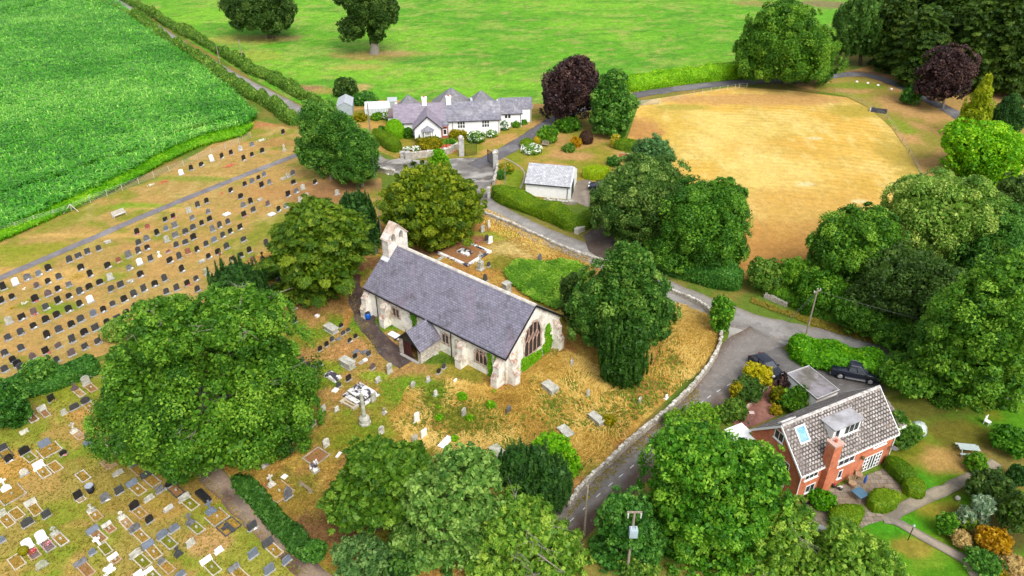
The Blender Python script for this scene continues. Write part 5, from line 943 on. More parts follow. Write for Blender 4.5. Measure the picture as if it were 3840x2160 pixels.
# ================= cottage
CTm=(-18.13,134.36); CT=thing('white_cottage','long white cottage with slate roofs, two chimneys and a front gable','cottage',(CTm[0],CTm[1],0),math.radians(6.5))
wr=plain('white_render',(.8,.8,.79),.05,2,.85,.15,.2); cslate=courses('cottage_slate',(.165,.163,.2),(.23,.228,.27),(.09,.09,.105),.4,.3,.03,.3,(.34,.33,.35),.75,.25,.6,.5,(.15,.145,.15),.3,.5,.72,(.42,.42,.42))
pslate=courses('purple_slate',(.225,.195,.24),(.285,.25,.3),(.12,.1,.125),.4,.3,.03,.2,(.27,.25,.29),.75,.25,.6,.5,None,.3,.5,.7)
mb=MB(); gable_walls(mb,-3.6,16.3,3.35,8.9,2.75,5.3); gable_walls(mb,0.05,4.95,0,6.0,2.75,4.95,1)
mb.prism([(6.1,-.2),(10.5,-.2),(10.5,2.75),(8.3,4.9),(6.1,2.75)],0,16.2,20.8); mb.prism([(8.3,-.2),(11.7,-.2),(11.7,2.7),(10,4.3),(8.3,2.7)],0,20.7,23.0); mb.build('wall',wr,CT)
mb=MB(); gable_roof(mb,6.0,16.55,3.1,9.15,2.7,5.5,.1); gable_roof(mb,16.4,21.0,5.9,10.9,2.75,5.2,.1); gable_roof(mb,20.9,23.3,8.1,12.0,2.85,4.6,.1); mb.build('roof',cslate,CT)
mb=MB(); gable_roof(mb,-3.85,6.0,3.1,9.15,2.7,5.502,.1); 
slab(mb,(-.25,6.2,2.65),(-.25,-.3,2.65),(2.5,-.3,5.15),(2.5,6.2,5.15),.1); slab(mb,(5.25,-.3,2.65),(5.25,6.2,2.65),(2.5,6.2,5.15),(2.5,-.3,5.15),.1); mb.build('front_roof',pslate,CT)
mb=MB()
for xe in (-.27,5.27): mb=MB(); mb.add([(xe,-.36,2.42),(2.5,-.36,4.95),(2.5,-.36,5.17),(xe,-.36,2.66),(xe,-.3,2.42),(2.5,-.3,4.95),(2.5,-.3,5.17),(xe,-.3,2.66)],[(0,1,2,3),(4,7,6,5),(0,4,5,1),(3,2,6,7)]); mb.build('bargeboard',ironb,CT)
for b in ((6.0,3.02,2.55,16.55,3.1,2.66),(-3.85,3.02,2.55,-.3,3.1,2.66),(16.6,5.82,2.6,21.0,5.9,2.72)): mb=MB(); mb.box(*b); mb.build('gutter',ironb,CT)
for i,(x,y) in enumerate(((2.15,6.1),(6.75,6.1))):
    mb=MB(); mb.box(x-.45,y-.42,4.2,x+.45,y+.42,6.55); mb.box(x-.52,y-.49,6.4,x+.52,y+.49,6.6); o=mb.build('chimney',wr,CT); mb=MB(); mb.lathe(x,y,[(.16,6.6),(.14,7.0)],8); mb.build('chimney_pot',plain('terracotta',(.4,.1,.05),.2,5),o)
def hip(x0,x1,y0,y1,ze,za):
    mb=MB(); c=((x0+x1)/2,(y0+y1)/2,za); B=[(x0,y0,ze),(x1,y0,ze),(x1,y1,ze),(x0,y1,ze)]; mb.add(B+[c],[(0,1,4),(1,2,4),(2,3,4),(3,0,4),(3,2,1,0)]); r_=mb.build('hipped_roof',courses('grey_slate',(.17,.168,.185),(.23,.226,.24),(.1,.1,.11),.4,.3,.03,.3,(.22,.2,.18),.8,.2,.6),CT); mb=MB(); mb.box(x0+.3,y0+.3,-.2,x1-.3,y1-.3,ze); mb.build('rear_wall',wr,CT)
hip(-3.6,1.8,8.6,13.6,2.7,5.65); hip(3.6,11.4,8.6,15.6,2.75,6.4); hip(10.4,16.4,8.6,14.4,2.75,5.85)
mb=MB(); mb.box(1.6,8.9,3.0,3.8,13,3.15); mb.box(11.2,9,3.9,12.2,12.5,4.05); mb.build('rear_glass_roof',plain('pale_glazing',(.4,.42,.42),.15,1.5,.3,.5),CT)
T=FT(3.35)
for u in (8.15,12.8): window(CT,T,u,1.2,u+1.5,2.62,3,2,fr=.1,bar=.12)
window(CT,FT(6.1),17.45,1.75,18.75,2.65,2,1,fr=.1,bar=.14)
# bay window with its little hipped roof
mb=MB(); bay=[(1.5,0),(1.85,-.75),(3.15,-.75),(3.5,0)]; mb.prism(bay,2,-.1,2.45); by=mb.build('bay_window',wr,CT)
mb=MB(); e=[(1.2,.0,2.45),(1.7,-1.0,2.45),(3.3,-1.0,2.45),(3.8,.0,2.45)]; mb.add(e+[(2.5,0,3.3)],[(0,1,4),(1,2,4),(2,3,4),(3,2,1,0)]); mb.build('bay_roof',cslate,by)
pg=plain('bay_glass',(.2,.21,.2),.3,3,.15,.5)
window(by,FT(-.75),1.92,.95,3.08,2.35,3,2,bar=.09,gm=pg)
for a,b in ((bay[0],bay[1]),(bay[2],bay[3])):
    u=(Vector((b[0],b[1],0))-Vector((a[0],a[1],0))); l=u.length; window(by,PL((a[0],a[1],0),u.normalized(),(0,0,1)),.12,.95,l-.1,2.35,1,2,bar=.09,gm=pg,sill=False)
mb=MB(); mb.box(5.0,1.6,-.1,6.35,3.36,2.3); pc=mb.build('porch',plain('porch_brick',(.3,.1,.06),.25,6),CT); mb=MB(); mb.lathe(5.72,2.6,[(.85,2.3),(.8,2.6),(.45,2.95),(.05,3.05)],12); mb.build('porch_roof',cslate,pc); window(pc,FT(1.6),5.3,.7,6.1,1.9,1,1,fr=.12)
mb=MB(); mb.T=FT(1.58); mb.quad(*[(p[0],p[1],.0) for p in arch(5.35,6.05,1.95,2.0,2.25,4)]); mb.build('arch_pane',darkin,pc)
for x,y in ((7.25,3.28),(16.1,3.28),(20.6,6.02),(22.85,8.22)): mb=MB(); mb.cyl((x,y,0),(x,y,2.6),.05,None,6); mb.build('downpipe',ironb,CT)
# ================= white garage by the lane
GR=thing('white_garage','white rendered garage with a pale slate roof beside the wavy hedge','garage',(2.15,111.9,0),math.radians(-12))
mb=MB(); gable_walls(mb,.05,7.4,.0,7.1,2.3,4.05); mb.build('wall',wr,GR)
mb=MB(); gable_roof(mb,-.1,7.3,-.2,7.3,2.25,4.25,.1); mb.build('roof',courses('pale_slate',(.36,.37,.39),(.46,.47,.5),(.2,.2,.22),.42,.3,.03,.25,(.28,.28,.3),.8,.2,.6,.5,(.5,.5,.52),.5,.5,.68,(.22,.22,.23)),GR)
mb=MB(); mb.box(7.38,.6,0,7.46,3.2,2.3); mb.build('garage_door',plain('dark_green_door',(.03,.05,.045),.2,3),GR)
mb=MB(); mb.cyl((6.85,-.08,0),(6.85,-.08,2.2),.05,None,6); mb.box(-.1,-.3,2.1,7.3,-.2,2.2); mb.build('gutter',ironb,GR)
# ================= garden sheds behind the cottage
def shed(label, cx, cy, w, d, ze, zr, rot, roofm, wallm, cat='shed', name='garden_shed', axis=0):
    t=thing(name,label,cat,(cx,cy,0),rot); mb=MB(); 
    if axis==0: gable_walls(mb,-w/2,w/2,-d/2,d/2,ze,zr-.06)
    else: gable_walls(mb,-w/2,w/2,-d/2,d/2,ze,zr-.06,1) if 0 else mb.prism([(-w/2,-.2),(w/2,-.2),(w/2,ze),(0,zr-.06),(-w/2,ze)],1,-d/2,d/2)
    mb.build('wall',wallm,t); mb=MB()
    if axis==0: gable_roof(mb,-w/2-.1,w/2+.1,-d/2-.12,d/2+.12,ze-.05,zr,.06)
    else: slab(mb,(-w/2-.12,d/2+.1,ze-.05),(-w/2-.12,-d/2-.1,ze-.05),(0,-d/2-.1,zr),(0,d/2+.1,zr),.06); slab(mb,(w/2+.12,-d/2-.1,ze-.05),(w/2+.12,d/2+.1,ze-.05),(0,d/2+.1,zr),(0,-d/2-.1,zr),.06)
    mb.build('roof',roofm,t); return t
shed('grey garden shed with a ridged pale roof behind the ash trees',-34.2,151.6,3.0,5.0,2.0,2.8,.12,plain('grey_sheet',(.34,.36,.38),.1,2,.6),plain('grey_board',(.3,.34,.36),.2,4),axis=1)
gh=plain('greenhouse_glass',(.5,.54,.54),.12,2,.15,.6)
G_=thing('greenhouse','long low greenhouse with a pale glazed roof behind the cottage garden','greenhouse',(-27.5,150.3,0),.1)
mb=MB(); gable_walls(mb,-2.4,2.4,-1.4,1.6,1.5,2.4); mb.build('glazing',gh,G_); mb=MB()
for i in range(9): x=-2.4+.6*i; mb.box(x-.03,-1.46,0,x+.03,-1.4,1.5); mb.cyl((x,-1.44,1.52),(x,.1,2.44),.03,None,4)
mb.cyl((-2.4,.1,2.45),(2.4,.1,2.45),.05,None,5); mb.build('glazing_bars',upvc,G_)
o=shed('small white outbuilding with a grey roof between greenhouse and cottage',-24.7,153.0,1.8,2.2,2.0,2.5,.1,plain('grey_sheet',(.34,.36,.38),.1,2,.6),wr,'outhouse','outhouse'); mb=MB(); mb.box(-.5,-1.13,.05,.5,-1.1,1.8); mb.build('door',plain('grey_door',(.3,.36,.34),.1,3),o)
o=thing('brown_lean_to','brown flat roofed lean-to at the left end of the cottage','shed',(-23.2,145.0,0),.1); mb=MB(); mb.box(-1.2,-2.6,-.2,1.1,2.2,2.0); mb.build('wall',wr,o); mb=MB(); mb.box(-1.3,-2.8,2.0,1.2,2.3,2.15); mb.build('roof',plain('brown_felt',(.16,.12,.11),.2,2),o)
# ---------------------------------------------------------------- upper cemetery: crop, x, y of the stone's middle, look, what lies before it
UP='''01 20 710 b|01 112 675 W|01 203 637 g w|01 288 605 G w|01 362 568 b w|01 520 503 d|01 588 472 d|01 656 442 d|01 741 416 d|01 85 780 b|01 272 697 p|01 358 665 b w|01 440 630 d|01 607 562 b w|01 809 547 b w|01 889 503 r|01 967 468 g|01 1042 437 d w|01 1108 409 b w|01 7 810 b|01 262 797 b r|01 358 757 q|01 433 722 b w|01 515 687 g|01 678 612 b w|01 827 633 l|01 972 560 g w|01 1052 522 W|01 1133 495 d|01 1265 432 s|01 1255 350 l|01 1320 317 g|01 1327 390 d|01 1397 290 d|01 1455 258 d|01 1397 368 d|01 1458 333 b|01 1520 225 b|01 1602 272 g|01 1656 245 d w|01 1718 215 d|01 1614 350 G|01 1680 318 d w|01 1737 288 b w|01 1810 257 b w|01 1553 383 d|01 1485 424 b w|01 1416 443 r|01 1352 480 d|01 1278 508 b w|01 1372 575 b w|01 1571 475 b w|01 1643 442 b r|01 1708 402 d|01 1835 347 d|01 1880 430 b|01 1812 468 b|01 1750 492 h y|01 1903 512 r|01 1523 525 f|01 1555 597 l|01 1477 643 d w|01 1410 678 b r|01 1330 715 d|01 1241 645 d|01 1165 685 b w|01 1083 723 d w|01 1008 762 d w|01 935 800 b w|01 847 833 d|01 775 877 b w|01 699 908 G|01 606 950 d|01 535 990 b|01 441 1028 d|01 350 1072 b w|01 248 1000 b w|01 341 955 b|01 425 918 b|01 515 875 b w|01 598 835 b w|01 677 805 W|01 836 722 d y|01 907 692 d|01 987 675 f w|01 1058 613 b w|01 748 670 b|01 670 708 b y|01 600 742 d w|01 516 775 b w|01 435 812 b w|01 343 858 d w|01 250 897 p r|01 160 935 b w|01 62 965 l|01 152 1048 d|01 55 1088 d|01 155 1165 d|01 30 1205 d|01 240 1230 q|01 340 1190 b r|01 435 1147 p|01 540 1107 d|01 633 1050 b|01 717 1015 d|01 805 972 b|01 880 942 d|01 950 903 b r|01 1022 860 b|01 735 1115 d|01 637 1155 d|01 535 1205 p|01 93 1255 b|01 127 1285 b w|01 30 1325 d|01 155 1320 d|01 418 1255 d|01 125 1395 d|01 1252 742 d|01 1487 722 d|01 1031 293 b r|01 1108 250 r r|01 1244 198 b|01 1303 172 b r|01 1422 130 l|01 1490 90 d|01 1556 60 b|01 1043 373 d|01 1102 341 g|01 1183 300 b|01 1248 266 G|01 1316 243 g|01 1447 184 g|01 1568 137 g|01 1580 195 b|01 812 378 f|01 1814 25 b|01 1890 65 b|01 1835 90 g|01 1910 125 d|01 1840 160 b r|Y7 1178 213 b w|Y7 1340 143 b|Y7 1424 105 g|Y7 1497 67 b|Y7 1562 30 g|Y7 1536 155 b|Y7 1622 120 g|Y7 1900 118 b|Y7 2149 118 b w|Y7 2006 178 l|Y7 1935 220 g w|Y7 1840 262 b w|Y7 2058 285 l|Y7 1980 318 l|Y7 1838 45 l|Y7 1893 15 g|Y7 1815 390 g w|Y7 1730 430 b w|Y7 1606 368 p|Y7 1520 335 f|Y7 1785 92 f|Y7 1650 498 F|01 1710 165 F|Y7 1587 818 d w|Y7 2400 240 l|00 1365 1297 W|00 1440 1262 b|00 1517 1232 b w|00 1597 1195 W|00 1673 1172 b w|00 1742 1145 b|00 1812 1115 l w|00 1900 1082 g|00 1838 1190 b w|00 1900 1158 b|10 45 1130 b|10 203 990 b r'''
GROT=math.radians(53)
blackg=plain('black_granite',(.016,.016,.018),.35,3,.3,.45,.1); darkg=plain('dark_granite',(.05,.052,.056),.3,4,.5,.35,.15); greyg=plain('grey_granite',(.16,.165,.175),.25,4,.6,.3,.2,(.1,.1,.11)); blueg=plain('blue_slate_stone',(.13,.155,.2),.2,4,.5,.35,.15); whitem=plain('white_marble',(.78,.77,.74),.08,3,.6,.3,.2); redg=plain('red_granite',(.24,.09,.06),.25,4,.5,.35,.15); purpg=plain('brown_granite',(.12,.085,.085),.25,4,.5,.35,.15); paleg=plain('pale_weathered_stone',(.42,.41,.36),.25,2.5,.9,.1,.6,(.26,.26,.2),.46,.64)
lichs=plain('lichen_stone',(.55,.53,.46),.25,1.8,.92,.1,.8,(.24,.23,.2),.47,.6); mossy=plain('mossy_stone',(.3,.32,.22),.3,2.5,.95,.1,.7,(.42,.4,.33)); basem=plain('grey_plinth',(.3,.3,.29),.2,4,.8,.2,.3); blw=plain('white_black_lichen_stone',(.72,.71,.68),.15,1.3,.9,.1,.5,(.06,.055,.07),.5,.56)
creamk=plain('cream_kerb',(.43,.385,.29),.2,3,.9,.1,.5); greyk=plain('grey_kerb',(.27,.26,.24),.25,3,.9,.1,.5,(.4,.37,.3)); whitek=plain('white_kerb',(.48,.47,.44),.2,2,.85,.15,.4,(.36,.34,.3)); tank=plain('tan_kerb',(.38,.28,.18),.25,3,.95,.1,.5); darkk=plain('dark_kerb',(.06,.06,.065),.3,3,.6,.3,.2)
fillo=plain('dry_grass_fill',c_(196,154,82),.3,6,.95,.05,.8,c_(160,130,50)); fillg=plain('grass_fill',c_(150,140,50),.3,6,.95,.05,.8,c_(120,140,40)); fillt=plain('tan_gravel',c_(205,165,120),.25,9,.95,.05,.8); fillp=plain('grey_gravel',c_(140,120,125),.3,9,.95,.05,.8); fillr=plain('brown_soil',c_(176,128,86),.3,6,.95,.05,.8)
STM={'b':(blackg,'black granite'),'d':(darkg,'dark grey'),'g':(greyg,'grey'),'G':(blueg,'blue grey'),'W':(whitem,'tall white'),'r':(redg,'red brown'),'s':(redg,'small low red'),'p':(purpg,'brown'),'q':(purpg,'brown pointed'),'l':(paleg,'pale weathered'),'h':(blackg,'black heart shaped'),'f':(paleg,'low slanted pale'),'F':(whitem,'flat white')}
def stone_outline(shape, w, h):
    hw=w/2
    if shape=='round': return [(-hw,0),(hw,0)]+[(hw*math.cos(a*math.pi/8),h-hw*.55+hw*.55*math.sin(a*math.pi/8)) for a in range(9)]
    if shape=='square': return rect(-hw,0,hw,h)
    if shape=='ogee': return [(-hw,0),(hw,0),(hw,h*.82),(hw*.82,h*.86),(hw*.5,h*.97),(0,h),(-hw*.5,h*.97),(-hw*.82,h*.86),(-hw,h*.82)]
    if shape=='slope': return [(-hw,0),(hw,0),(hw,h*.9),(hw*.3,h),(-hw,h*.86)]
    if shape=='gothic': return [(-hw,0),(hw,0),(hw,h*.55),(hw*.7,h*.8),(0,h),(-hw*.7,h*.8),(-hw,h*.55)]
    if shape=='heart': return [(-hw*.25,0),(hw*.25,0),(hw*.7,h*.4),(hw,h*.75),(hw*.8,h*.97),(hw*.45,h),(0,h*.85),(-hw*.45,h),(-hw*.8,h*.97),(-hw,h*.75),(-hw*.7,h*.4)]
    if shape=='oval': return [(hw*math.cos(-math.pi/2+a*math.pi/8),h/2+h/2*math.sin(-math.pi/2+a*math.pi/8)) for a in range(16)]
    return rect(-hw,0,hw,h)
_SM={}
def flowers_mesh(col, n=26, r=.2, key=None):
    k=('fl',col,key)
    if k not in _SM:
        C=np.stack([NP.normal(size=n)*r*.55,NP.normal(size=n)*r*.4,.12+.16*NP.random(n)],-1); V,q,t=leaves(C,unit(NP.normal(size=(n,3))+[0,-.3,.9]),.06,.05,.5+.3*NP.normal(size=n)); _SM[k]=npmesh('flowers',V,q,{'w':whitef,'r':leafmat('red_petal',c_(150,30,40),c_(200,60,70),c_(230,140,140),.1),'y':yel,'p':leafmat('pink_petal',c_(150,60,110),c_(200,110,160),c_(240,220,230),.1)}[col],t)
    return _SM[k]
def headstone_mesh(shape, w, h, th, m, lean=0):
    k=(shape,w,h,th,m.name)
    if k not in _SM: mb=MB(); mb.prism(stone_outline(shape,w,h),1,-th/2,th/2); _SM[k]=mb.mesh('headstone',m)
    return _SM[k]
def box_mesh(key, m, *b):
    k=(key,m.name)+tuple(b)
    if k not in _SM: mb=MB(); mb.box(*b); _SM[k]=mb.mesh(key,m)
    return _SM[k]
ORD='first second third fourth fifth sixth seventh eighth ninth tenth eleventh twelfth thirteenth fourteenth fifteenth sixteenth seventeenth eighteenth nineteenth twentieth'.split()
def ordn(i): return ORD[i] if i<20 else ('twenty '+ORD[i-20] if i<39 else 'last')
rows={}; ROWP=[118.1,114.3,104.3,101.2,98.3,95.5,92.4,88.7,85.6,82.9]
for e in UP.split('|'):
    t=e.split(); k,x,y,c=t[0],float(t[1]),float(t[2]),t[3]; fl=t[4] if len(t)>4 else None
    z=.55 if c not in 'fF' else .15
    P=gq(k,x,y,z); a=GROT; pr=-P[0]*math.sin(a)+P[1]*math.cos(a); s=P[0]*math.cos(a)+P[1]*math.sin(a)
    i=min(range(10),key=lambda j:abs(ROWP[j]-pr-.55)); rows.setdefault(i,[]).append((s,P,c,fl))
ROWN=['row along the field fence','loose row between fence row and path']+['%s row below path'%ORD[i] for i in range(8)]
sr=random.Random(5)
for i,L in rows.items():
    L.sort(key=lambda v:v[0])
    for j,(s,P,c,fl) in enumerate(L):
        m,word=STM[c]; f={'w':' with white flowers','r':' with red flowers','y':' with yellow flowers',None:''}[fl]
        pl='last' if j==len(L)-1 else ordn(j)
        lab='%s headstone%s, %s from left, %s'%(word,f,pl,ROWN[i]) if pl!='last' else '%s headstone%s, rightmost in %s'%(word,f,ROWN[i])
        t=thing('headstone',lab,'headstone',(P[0],P[1],0),GROT+sr.uniform(-.09,.09),'headstones of the upper cemetery')
        sh={'W':'round','q':'gothic','h':'heart'}.get(c) or sr.choice(['round','ogee','square','ogee','slope'])
        w,h=sr.choice([(.72,.8),(.8,.86),(.68,.74),(.86,.8),(.7,.9)])
        if c=='W': w,h=.8,1.05
        if c=='s': w,h=.6,.45
        if c in 'fF':
            o=link('tablet',box_mesh('tablet',m,-.5,-.4,0,.5,.35,.22) if c=='F' else box_mesh('tablet',m,-.45,-.2,0,.45,.2,.35),t); 
            if c=='F': link('plinth',box_mesh('plinth',basem,-.6,-.5,0,.6,.45,.08),t)
        else:
            o=link('stone',headstone_mesh(sh,w,h,.1,m),t); o.location=(0,0,.09); o.rotation_euler=(sr.uniform(-.09,.05),sr.uniform(-.04,.04),0); o.scale=(1,1,sr.uniform(.85,1.15))
            link('plinth',box_mesh('plinth',basem if c!='r' else tank,-w/2-.08,-.3,0,w/2+.08,.13,.1),t)
        if fl: o=link('flowers',flowers_mesh(fl),t); o.location=(sr.uniform(-.12,.25),-.28,.0)
        elif sr.random()<.55 and c in 'bdgp':
            o=link('vase',box_mesh('vase',basem,-.07,-.07,0,.07,.07,.2),t); o.location=(sr.uniform(-.3,.3),-.22,.08)
# ---------------------------------------------------------------- kerbed graves and churchyard monuments
def base3(mb, w, n=3, z=0, st=.16):
    for i in range(n): f=1-.24*i; mb.cbox(0,0,z+i*st,w*f,w*f*.75,st)
    return z+n*st
def cross(mb, z, h, t=.16, ring_=False, b=.13):
    mb.box(-t/2,-b/2,z,t/2,b/2,z+h); a=h*.3; mb.box(-a,-b/2+.004,z+h*.62,-t/2,b/2-.004,z+h*.62+t); mb.box(t/2,-b/2+.004,z+h*.62,a,b/2-.004,z+h*.62+t)
    if ring_:
        for k in range(12): p=k*math.pi/6; q=p+math.pi/6; r=h*.2; mb.cyl((r*math.cos(p),0,z+h*.62+t/2+r*math.sin(p)),(r*math.cos(q),0,z+h*.62+t/2+r*math.sin(q)),.04,None,5,False)
KM={'c':creamk,'g':greyk,'w':whitek,'t':tank,'d':darkk}; FM={'o':fillo,'g':fillg,'t':fillt,'p':fillp,'r':fillr}
SMT={'b':blackg,'d':darkg,'g':greyg,'G':blueg,'W':whitem,'r':redg,'p':purpg,'l':paleg,'k':lichs,'m':mossy,'x':blw}
def grave(k, x, y, kind, c, w, h, label, kerb=None, fl=None, rot=None, th=.14, cat=None, lean=0., grp='graves of the lower burial ground', tilt=0.):
    zc={'cross':h/2,'steps':h*.5,'chest':h,'ledger':h,'slab':h,'kerb':.1,'column':h*.5}.get(kind,h/2)
    P=gq(k,x,y,zc); r=GROT-.03 if rot is None else math.radians(rot); m=SMT[c]
    nm={'cross':'grave','chest':'chest_tomb','ledger':'ledger_tomb','kerb':'grave_plot','slab':'table_tomb'}.get(kind,'grave')
    t=thing(nm,label,cat or {'chest':'tomb','ledger':'tomb','slab':'tomb'}.get(kind,'grave'),(P[0],P[1],0),r+R.uniform(-.05,.05),grp); t.scale=(.9,.9,.92)
    if kind in('round','square','ogee','slope','gothic','oval','heart'):
        o=link('headstone',headstone_mesh(kind,w,h,th,m),t); o.rotation_euler=(lean,tilt,0); o.location=(0,0,.0 if kerb is None and h>1 else .06)
        if not (h>.9 and kerb is None and c in 'lkm'): link('plinth',box_mesh('plinth',basem if c not in 'Wl' else m,-w/2-.07,-.2,0,w/2+.07,.2,.1),t)
    elif kind=='slant':
        mb=MB(); mb.prism([(-.22,0),(.16,0),(.16,h),(.05,h)],0,-w/2,w/2); mb.build('headstone',m,t)
    elif kind in('cross','steps'):
        mb=MB(); z=base3(mb,.75 if w<.1 else w,3 if kind=='steps' else 2); mb.build('plinth',m,t); mb=MB(); cross(mb,z-.02,h-z,.17,kind=='cross'); mb.build('cross',m,t)
    elif kind=='chest':
        mb=MB(); mb.box(-w/2+.08,-1.0+.08,0,w/2-.08,1.0-.08,h-.12); mb.box(-w/2,-1.0,0,w/2,1.0,.1); mb.build('chest',m,t); mb=MB(); mb.box(-w/2,-1.02,h-.12,w/2,1.02,h); mb.build('lid',m,t)
    elif kind=='slab':
        mb=MB(); mb.box(-w/2,-.95,h-.12,w/2,.95,h); mb.build('table_top',m,t); mb=MB(); 
        for a in (-1,1):
            for b in (-1,1): mb=MB(); mb.cbox(a*(w/2-.15),b*.75,0,.16,.16,h-.12); mb.build('leg',m,t)
    elif kind=='ledger':
        mb=MB(); mb.frus(0,0,0,w,2.0,h,w*.86,1.85); mb.build('ledger',m,t)
    if kerb:
        kc,kw,kl,kf=kerb; kl*=.92; kw*=.93; km=KM[kc]; y1=-.12 if kind!='kerb' else kl/2; y0=y1-kl; e=.1; hh=.13
        mb=MB(); mb.box(-kw/2,y0,0,-kw/2+e,y1,hh); mb.box(kw/2-e,y0,0,kw/2,y1,hh); mb.box(-kw/2+e,y0,0,kw/2-e,y0+e,hh-.004)
        if kind=='kerb': mb.box(-kw/2+e,y1-e,0,kw/2-e,y1,hh-.004)
        for a in (-1,1): mb.cbox(a*(kw/2-e/2),y0+e/2,hh-.006,.15,.15,.06)
        mb.build('kerb',km,t); mb=MB(); mb.quad((-kw/2+e,y0+e,.07),(kw/2-e,y0+e,.07),(kw/2-e,y1,.07),(-kw/2+e,y1,.07)); mb.build('grave_bed',FM[kf],t)
    if fl:
        yo=-.35 if not kerb else -kerb[2]*.45
        o=link('flowers',flowers_mesh(fl[0],60 if len(fl)>1 else 26,.42 if len(fl)>1 else .2,len(fl)),t); o.location=(.1,yo,.02)
    elif kerb and kind!='kerb' and R.random()<.7:
        o=link('vase',box_mesh('vase',paleg,-.09,-.09,0,.09,.09,.22),t); o.location=(R.uniform(-.1,.1),-kerb[2]*.5,.06)
    return t
Gr=grave
Gr('Y1',1160,95,'round','l',.95,1.3,'tall pale rounded headstone with a tan plot beside the huge sycamore',('t',1.,2.0,'r'))
Gr('Y1',1000,170,'steps','p',.8,1.0,'brown stepped cross with a white plaque on its cream kerbed plot',('c',.9,2.1,'t'))
Gr('Y1',690,335,'square','b',.75,.95,'black headstone with orange flowers close to the dark hedge',None,'y')
Gr('Y1',1155,365,'oval','d',1.05,.9,'dark oval headstone with a tan kerb, above the dark slab without kerb',('t',1.,2.,'o'))
Gr('Y1',1005,450,'ogee','d',1.05,.75,'wide dark headstone without kerb beside the dark oval one')
Gr('Y1',865,525,'square','l',.6,.6,'small square white headstone between wide dark one and pale plot')
Gr('Y1',560,475,'slant','l',1.0,.6,'pale wide headstone with a narrow brown plot left of the small square one',('g',.8,1.7,'r'))
Gr('Y1',365,510,'square','k',.8,.95,'grey headstone half under the hedge with one white kerb arm',('w',1.0,2.0,'r'))
Gr('Y1',325,790,'slant','m',.9,.4,'mossy low block near the dark bush at the left edge')
Gr('Y1',1205,660,'round','g',.85,.95,'arched grey headstone with a carved dark panel in front of bare brown ground',None,None)
Gr('Y1',985,730,'steps','k',.8,1.4,'weathered cross on steps with a sandy kerbed plot',('t',1.,1.9,'t'))
Gr('Y1',1385,830,'slant','g',1.1,.65,'grey slanted headstone with a cream kerb full of orange grass near the sycamore',('c',1.05,2.,'o'))
Gr('Y1',1200,935,'slant','G',1.1,.55,'wide slate blue tablet without kerb left of the cream kerbed slanted stone')
Gr('Y1',600,945,'slant','G',1.2,.8,'wide slate blue headstone inside a double width white kerb',('w',2.2,2.1,'o'))
Gr('Y1',855,1080,'ogee','b',.7,.6,'small black stone with purple flowers at the corner of the double white kerb',None,'p')
Gr('Y1',325,1045,'ogee','b',1.05,.95,'broad black headstone on a white base left of the double white kerb',('c',1.05,1.9,'g'))
Gr('Y1',115,1150,'round','b',.75,.9,'black headstone with white flowers on bare orange ground at the left',None,'w')
Gr('Y1',25,1010,'square','d',1.0,.75,'dark headstone with a dark kerb at the left photo edge',('d',1.1,1.8,'o'))
Gr('Y1',320,1340,'oval','k',.8,.8,'dull brownish rounded stone alone on bare orange ground')
Gr('Y1',520,1245,'square','W',1.05,.85,'white headstone with a white kerb next to the empty cream kerb',('w',1.05,2.0,'o'))
Gr('Y1',745,1265,'kerb','l',1,.2,'empty cream kerb with orange grass beside the white headstone',('c',1.1,2.0,'o'))
Gr('Y1',1125,1395,'kerb','l',1,.2,'empty white kerb above the black waste drum',('w',1.05,1.95,'o'))
Gr('Y1',1470,1225,'kerb','l',1,.2,'flat sandy plot without headstone near the sycamore shade',('t',1.2,1.9,'t'))
Gr('Y1',1600,1070,'round','k',.6,.55,'small grey rounded stone above the flat sandy plot')
Gr('Y1',1785,1200,'cross','g',.75,1.15,'grey rustic cross on a rock pile with a tan plot',('t',1.,2.,'o'))
Gr('Y1',1755,990,'slant','d',.9,.6,'dark low headstone at the very edge of the sycamore crown',('g',1.,1.9,'r'))
Gr('Y3',180,40,'square','b',1.0,1.15,'big black headstone with a dark kerb under the sycamore branches',('g',1.,2.,'r'))
Gr('Y2',45,190,'steps','W',.9,1.6,'white cross on steps inside a very large square kerb at the left edge',('g',2.4,2.4,'o'))
Gr('Y2',1055,345,'square','b',.8,.95,'black headstone with a cream ledge beside the waste drum',('c',.9,.7,'t'))
Gr('Y2',1420,375,'round','g',.85,.95,'polished grey headstone with white flowers right of the waste drum',None,'w')
Gr('Y2',1615,280,'square','d',.85,.9,'dark grey square headstone left of the slate blue kerbed one')
Gr('Y2',1225,520,'steps','k',.8,1.0,'small pale cross on steps below the black cream ledged headstone',('t',1.,1.7,'o'))
Gr('Y3',70,610,'ogee','b',.95,.95,'black curved headstone with a bare tan plot in the middle of the lawn',('t',1.0,1.8,'o'))
Gr('Y3',45,350,'slant','G',1.15,.65,'slate blue slanted headstone with a cream kerb and white vase',('c',1.1,2.,'o'))
Gr('Y2',1600,45,'slope','l',1.0,.5,'leaning pale grey stone above the slate blue slanted one')
Gr('Y2',410,450,'slant','l',1.1,.6,'pale slanted headstone with an orange plot and white corner post',('c',1.,2.,'o'))
Gr('Y2',225,600,'kerb','l',1,.2,'empty cream kerb left of the pale slanted headstone',('c',1.05,2.0,'o'))
Gr('Y2',625,605,'square','d',.8,.85,'dark square headstone with a white dot at the corner of an orange plot')
Gr('Y2',365,715,'ogee','d',1.05,.9,'broad dark grey rough headstone below the empty cream kerb')
Gr('Y2',15,600,'slant','l',.9,.7,'pale headstone with a white vase at the left photo edge',('c',1.,2.1,'o'))
Gr('Y2',1640,615,'cross','k',.75,1.0,'weathered wheel cross with a cream kerb and white vase',('c',.95,1.9,'t'))
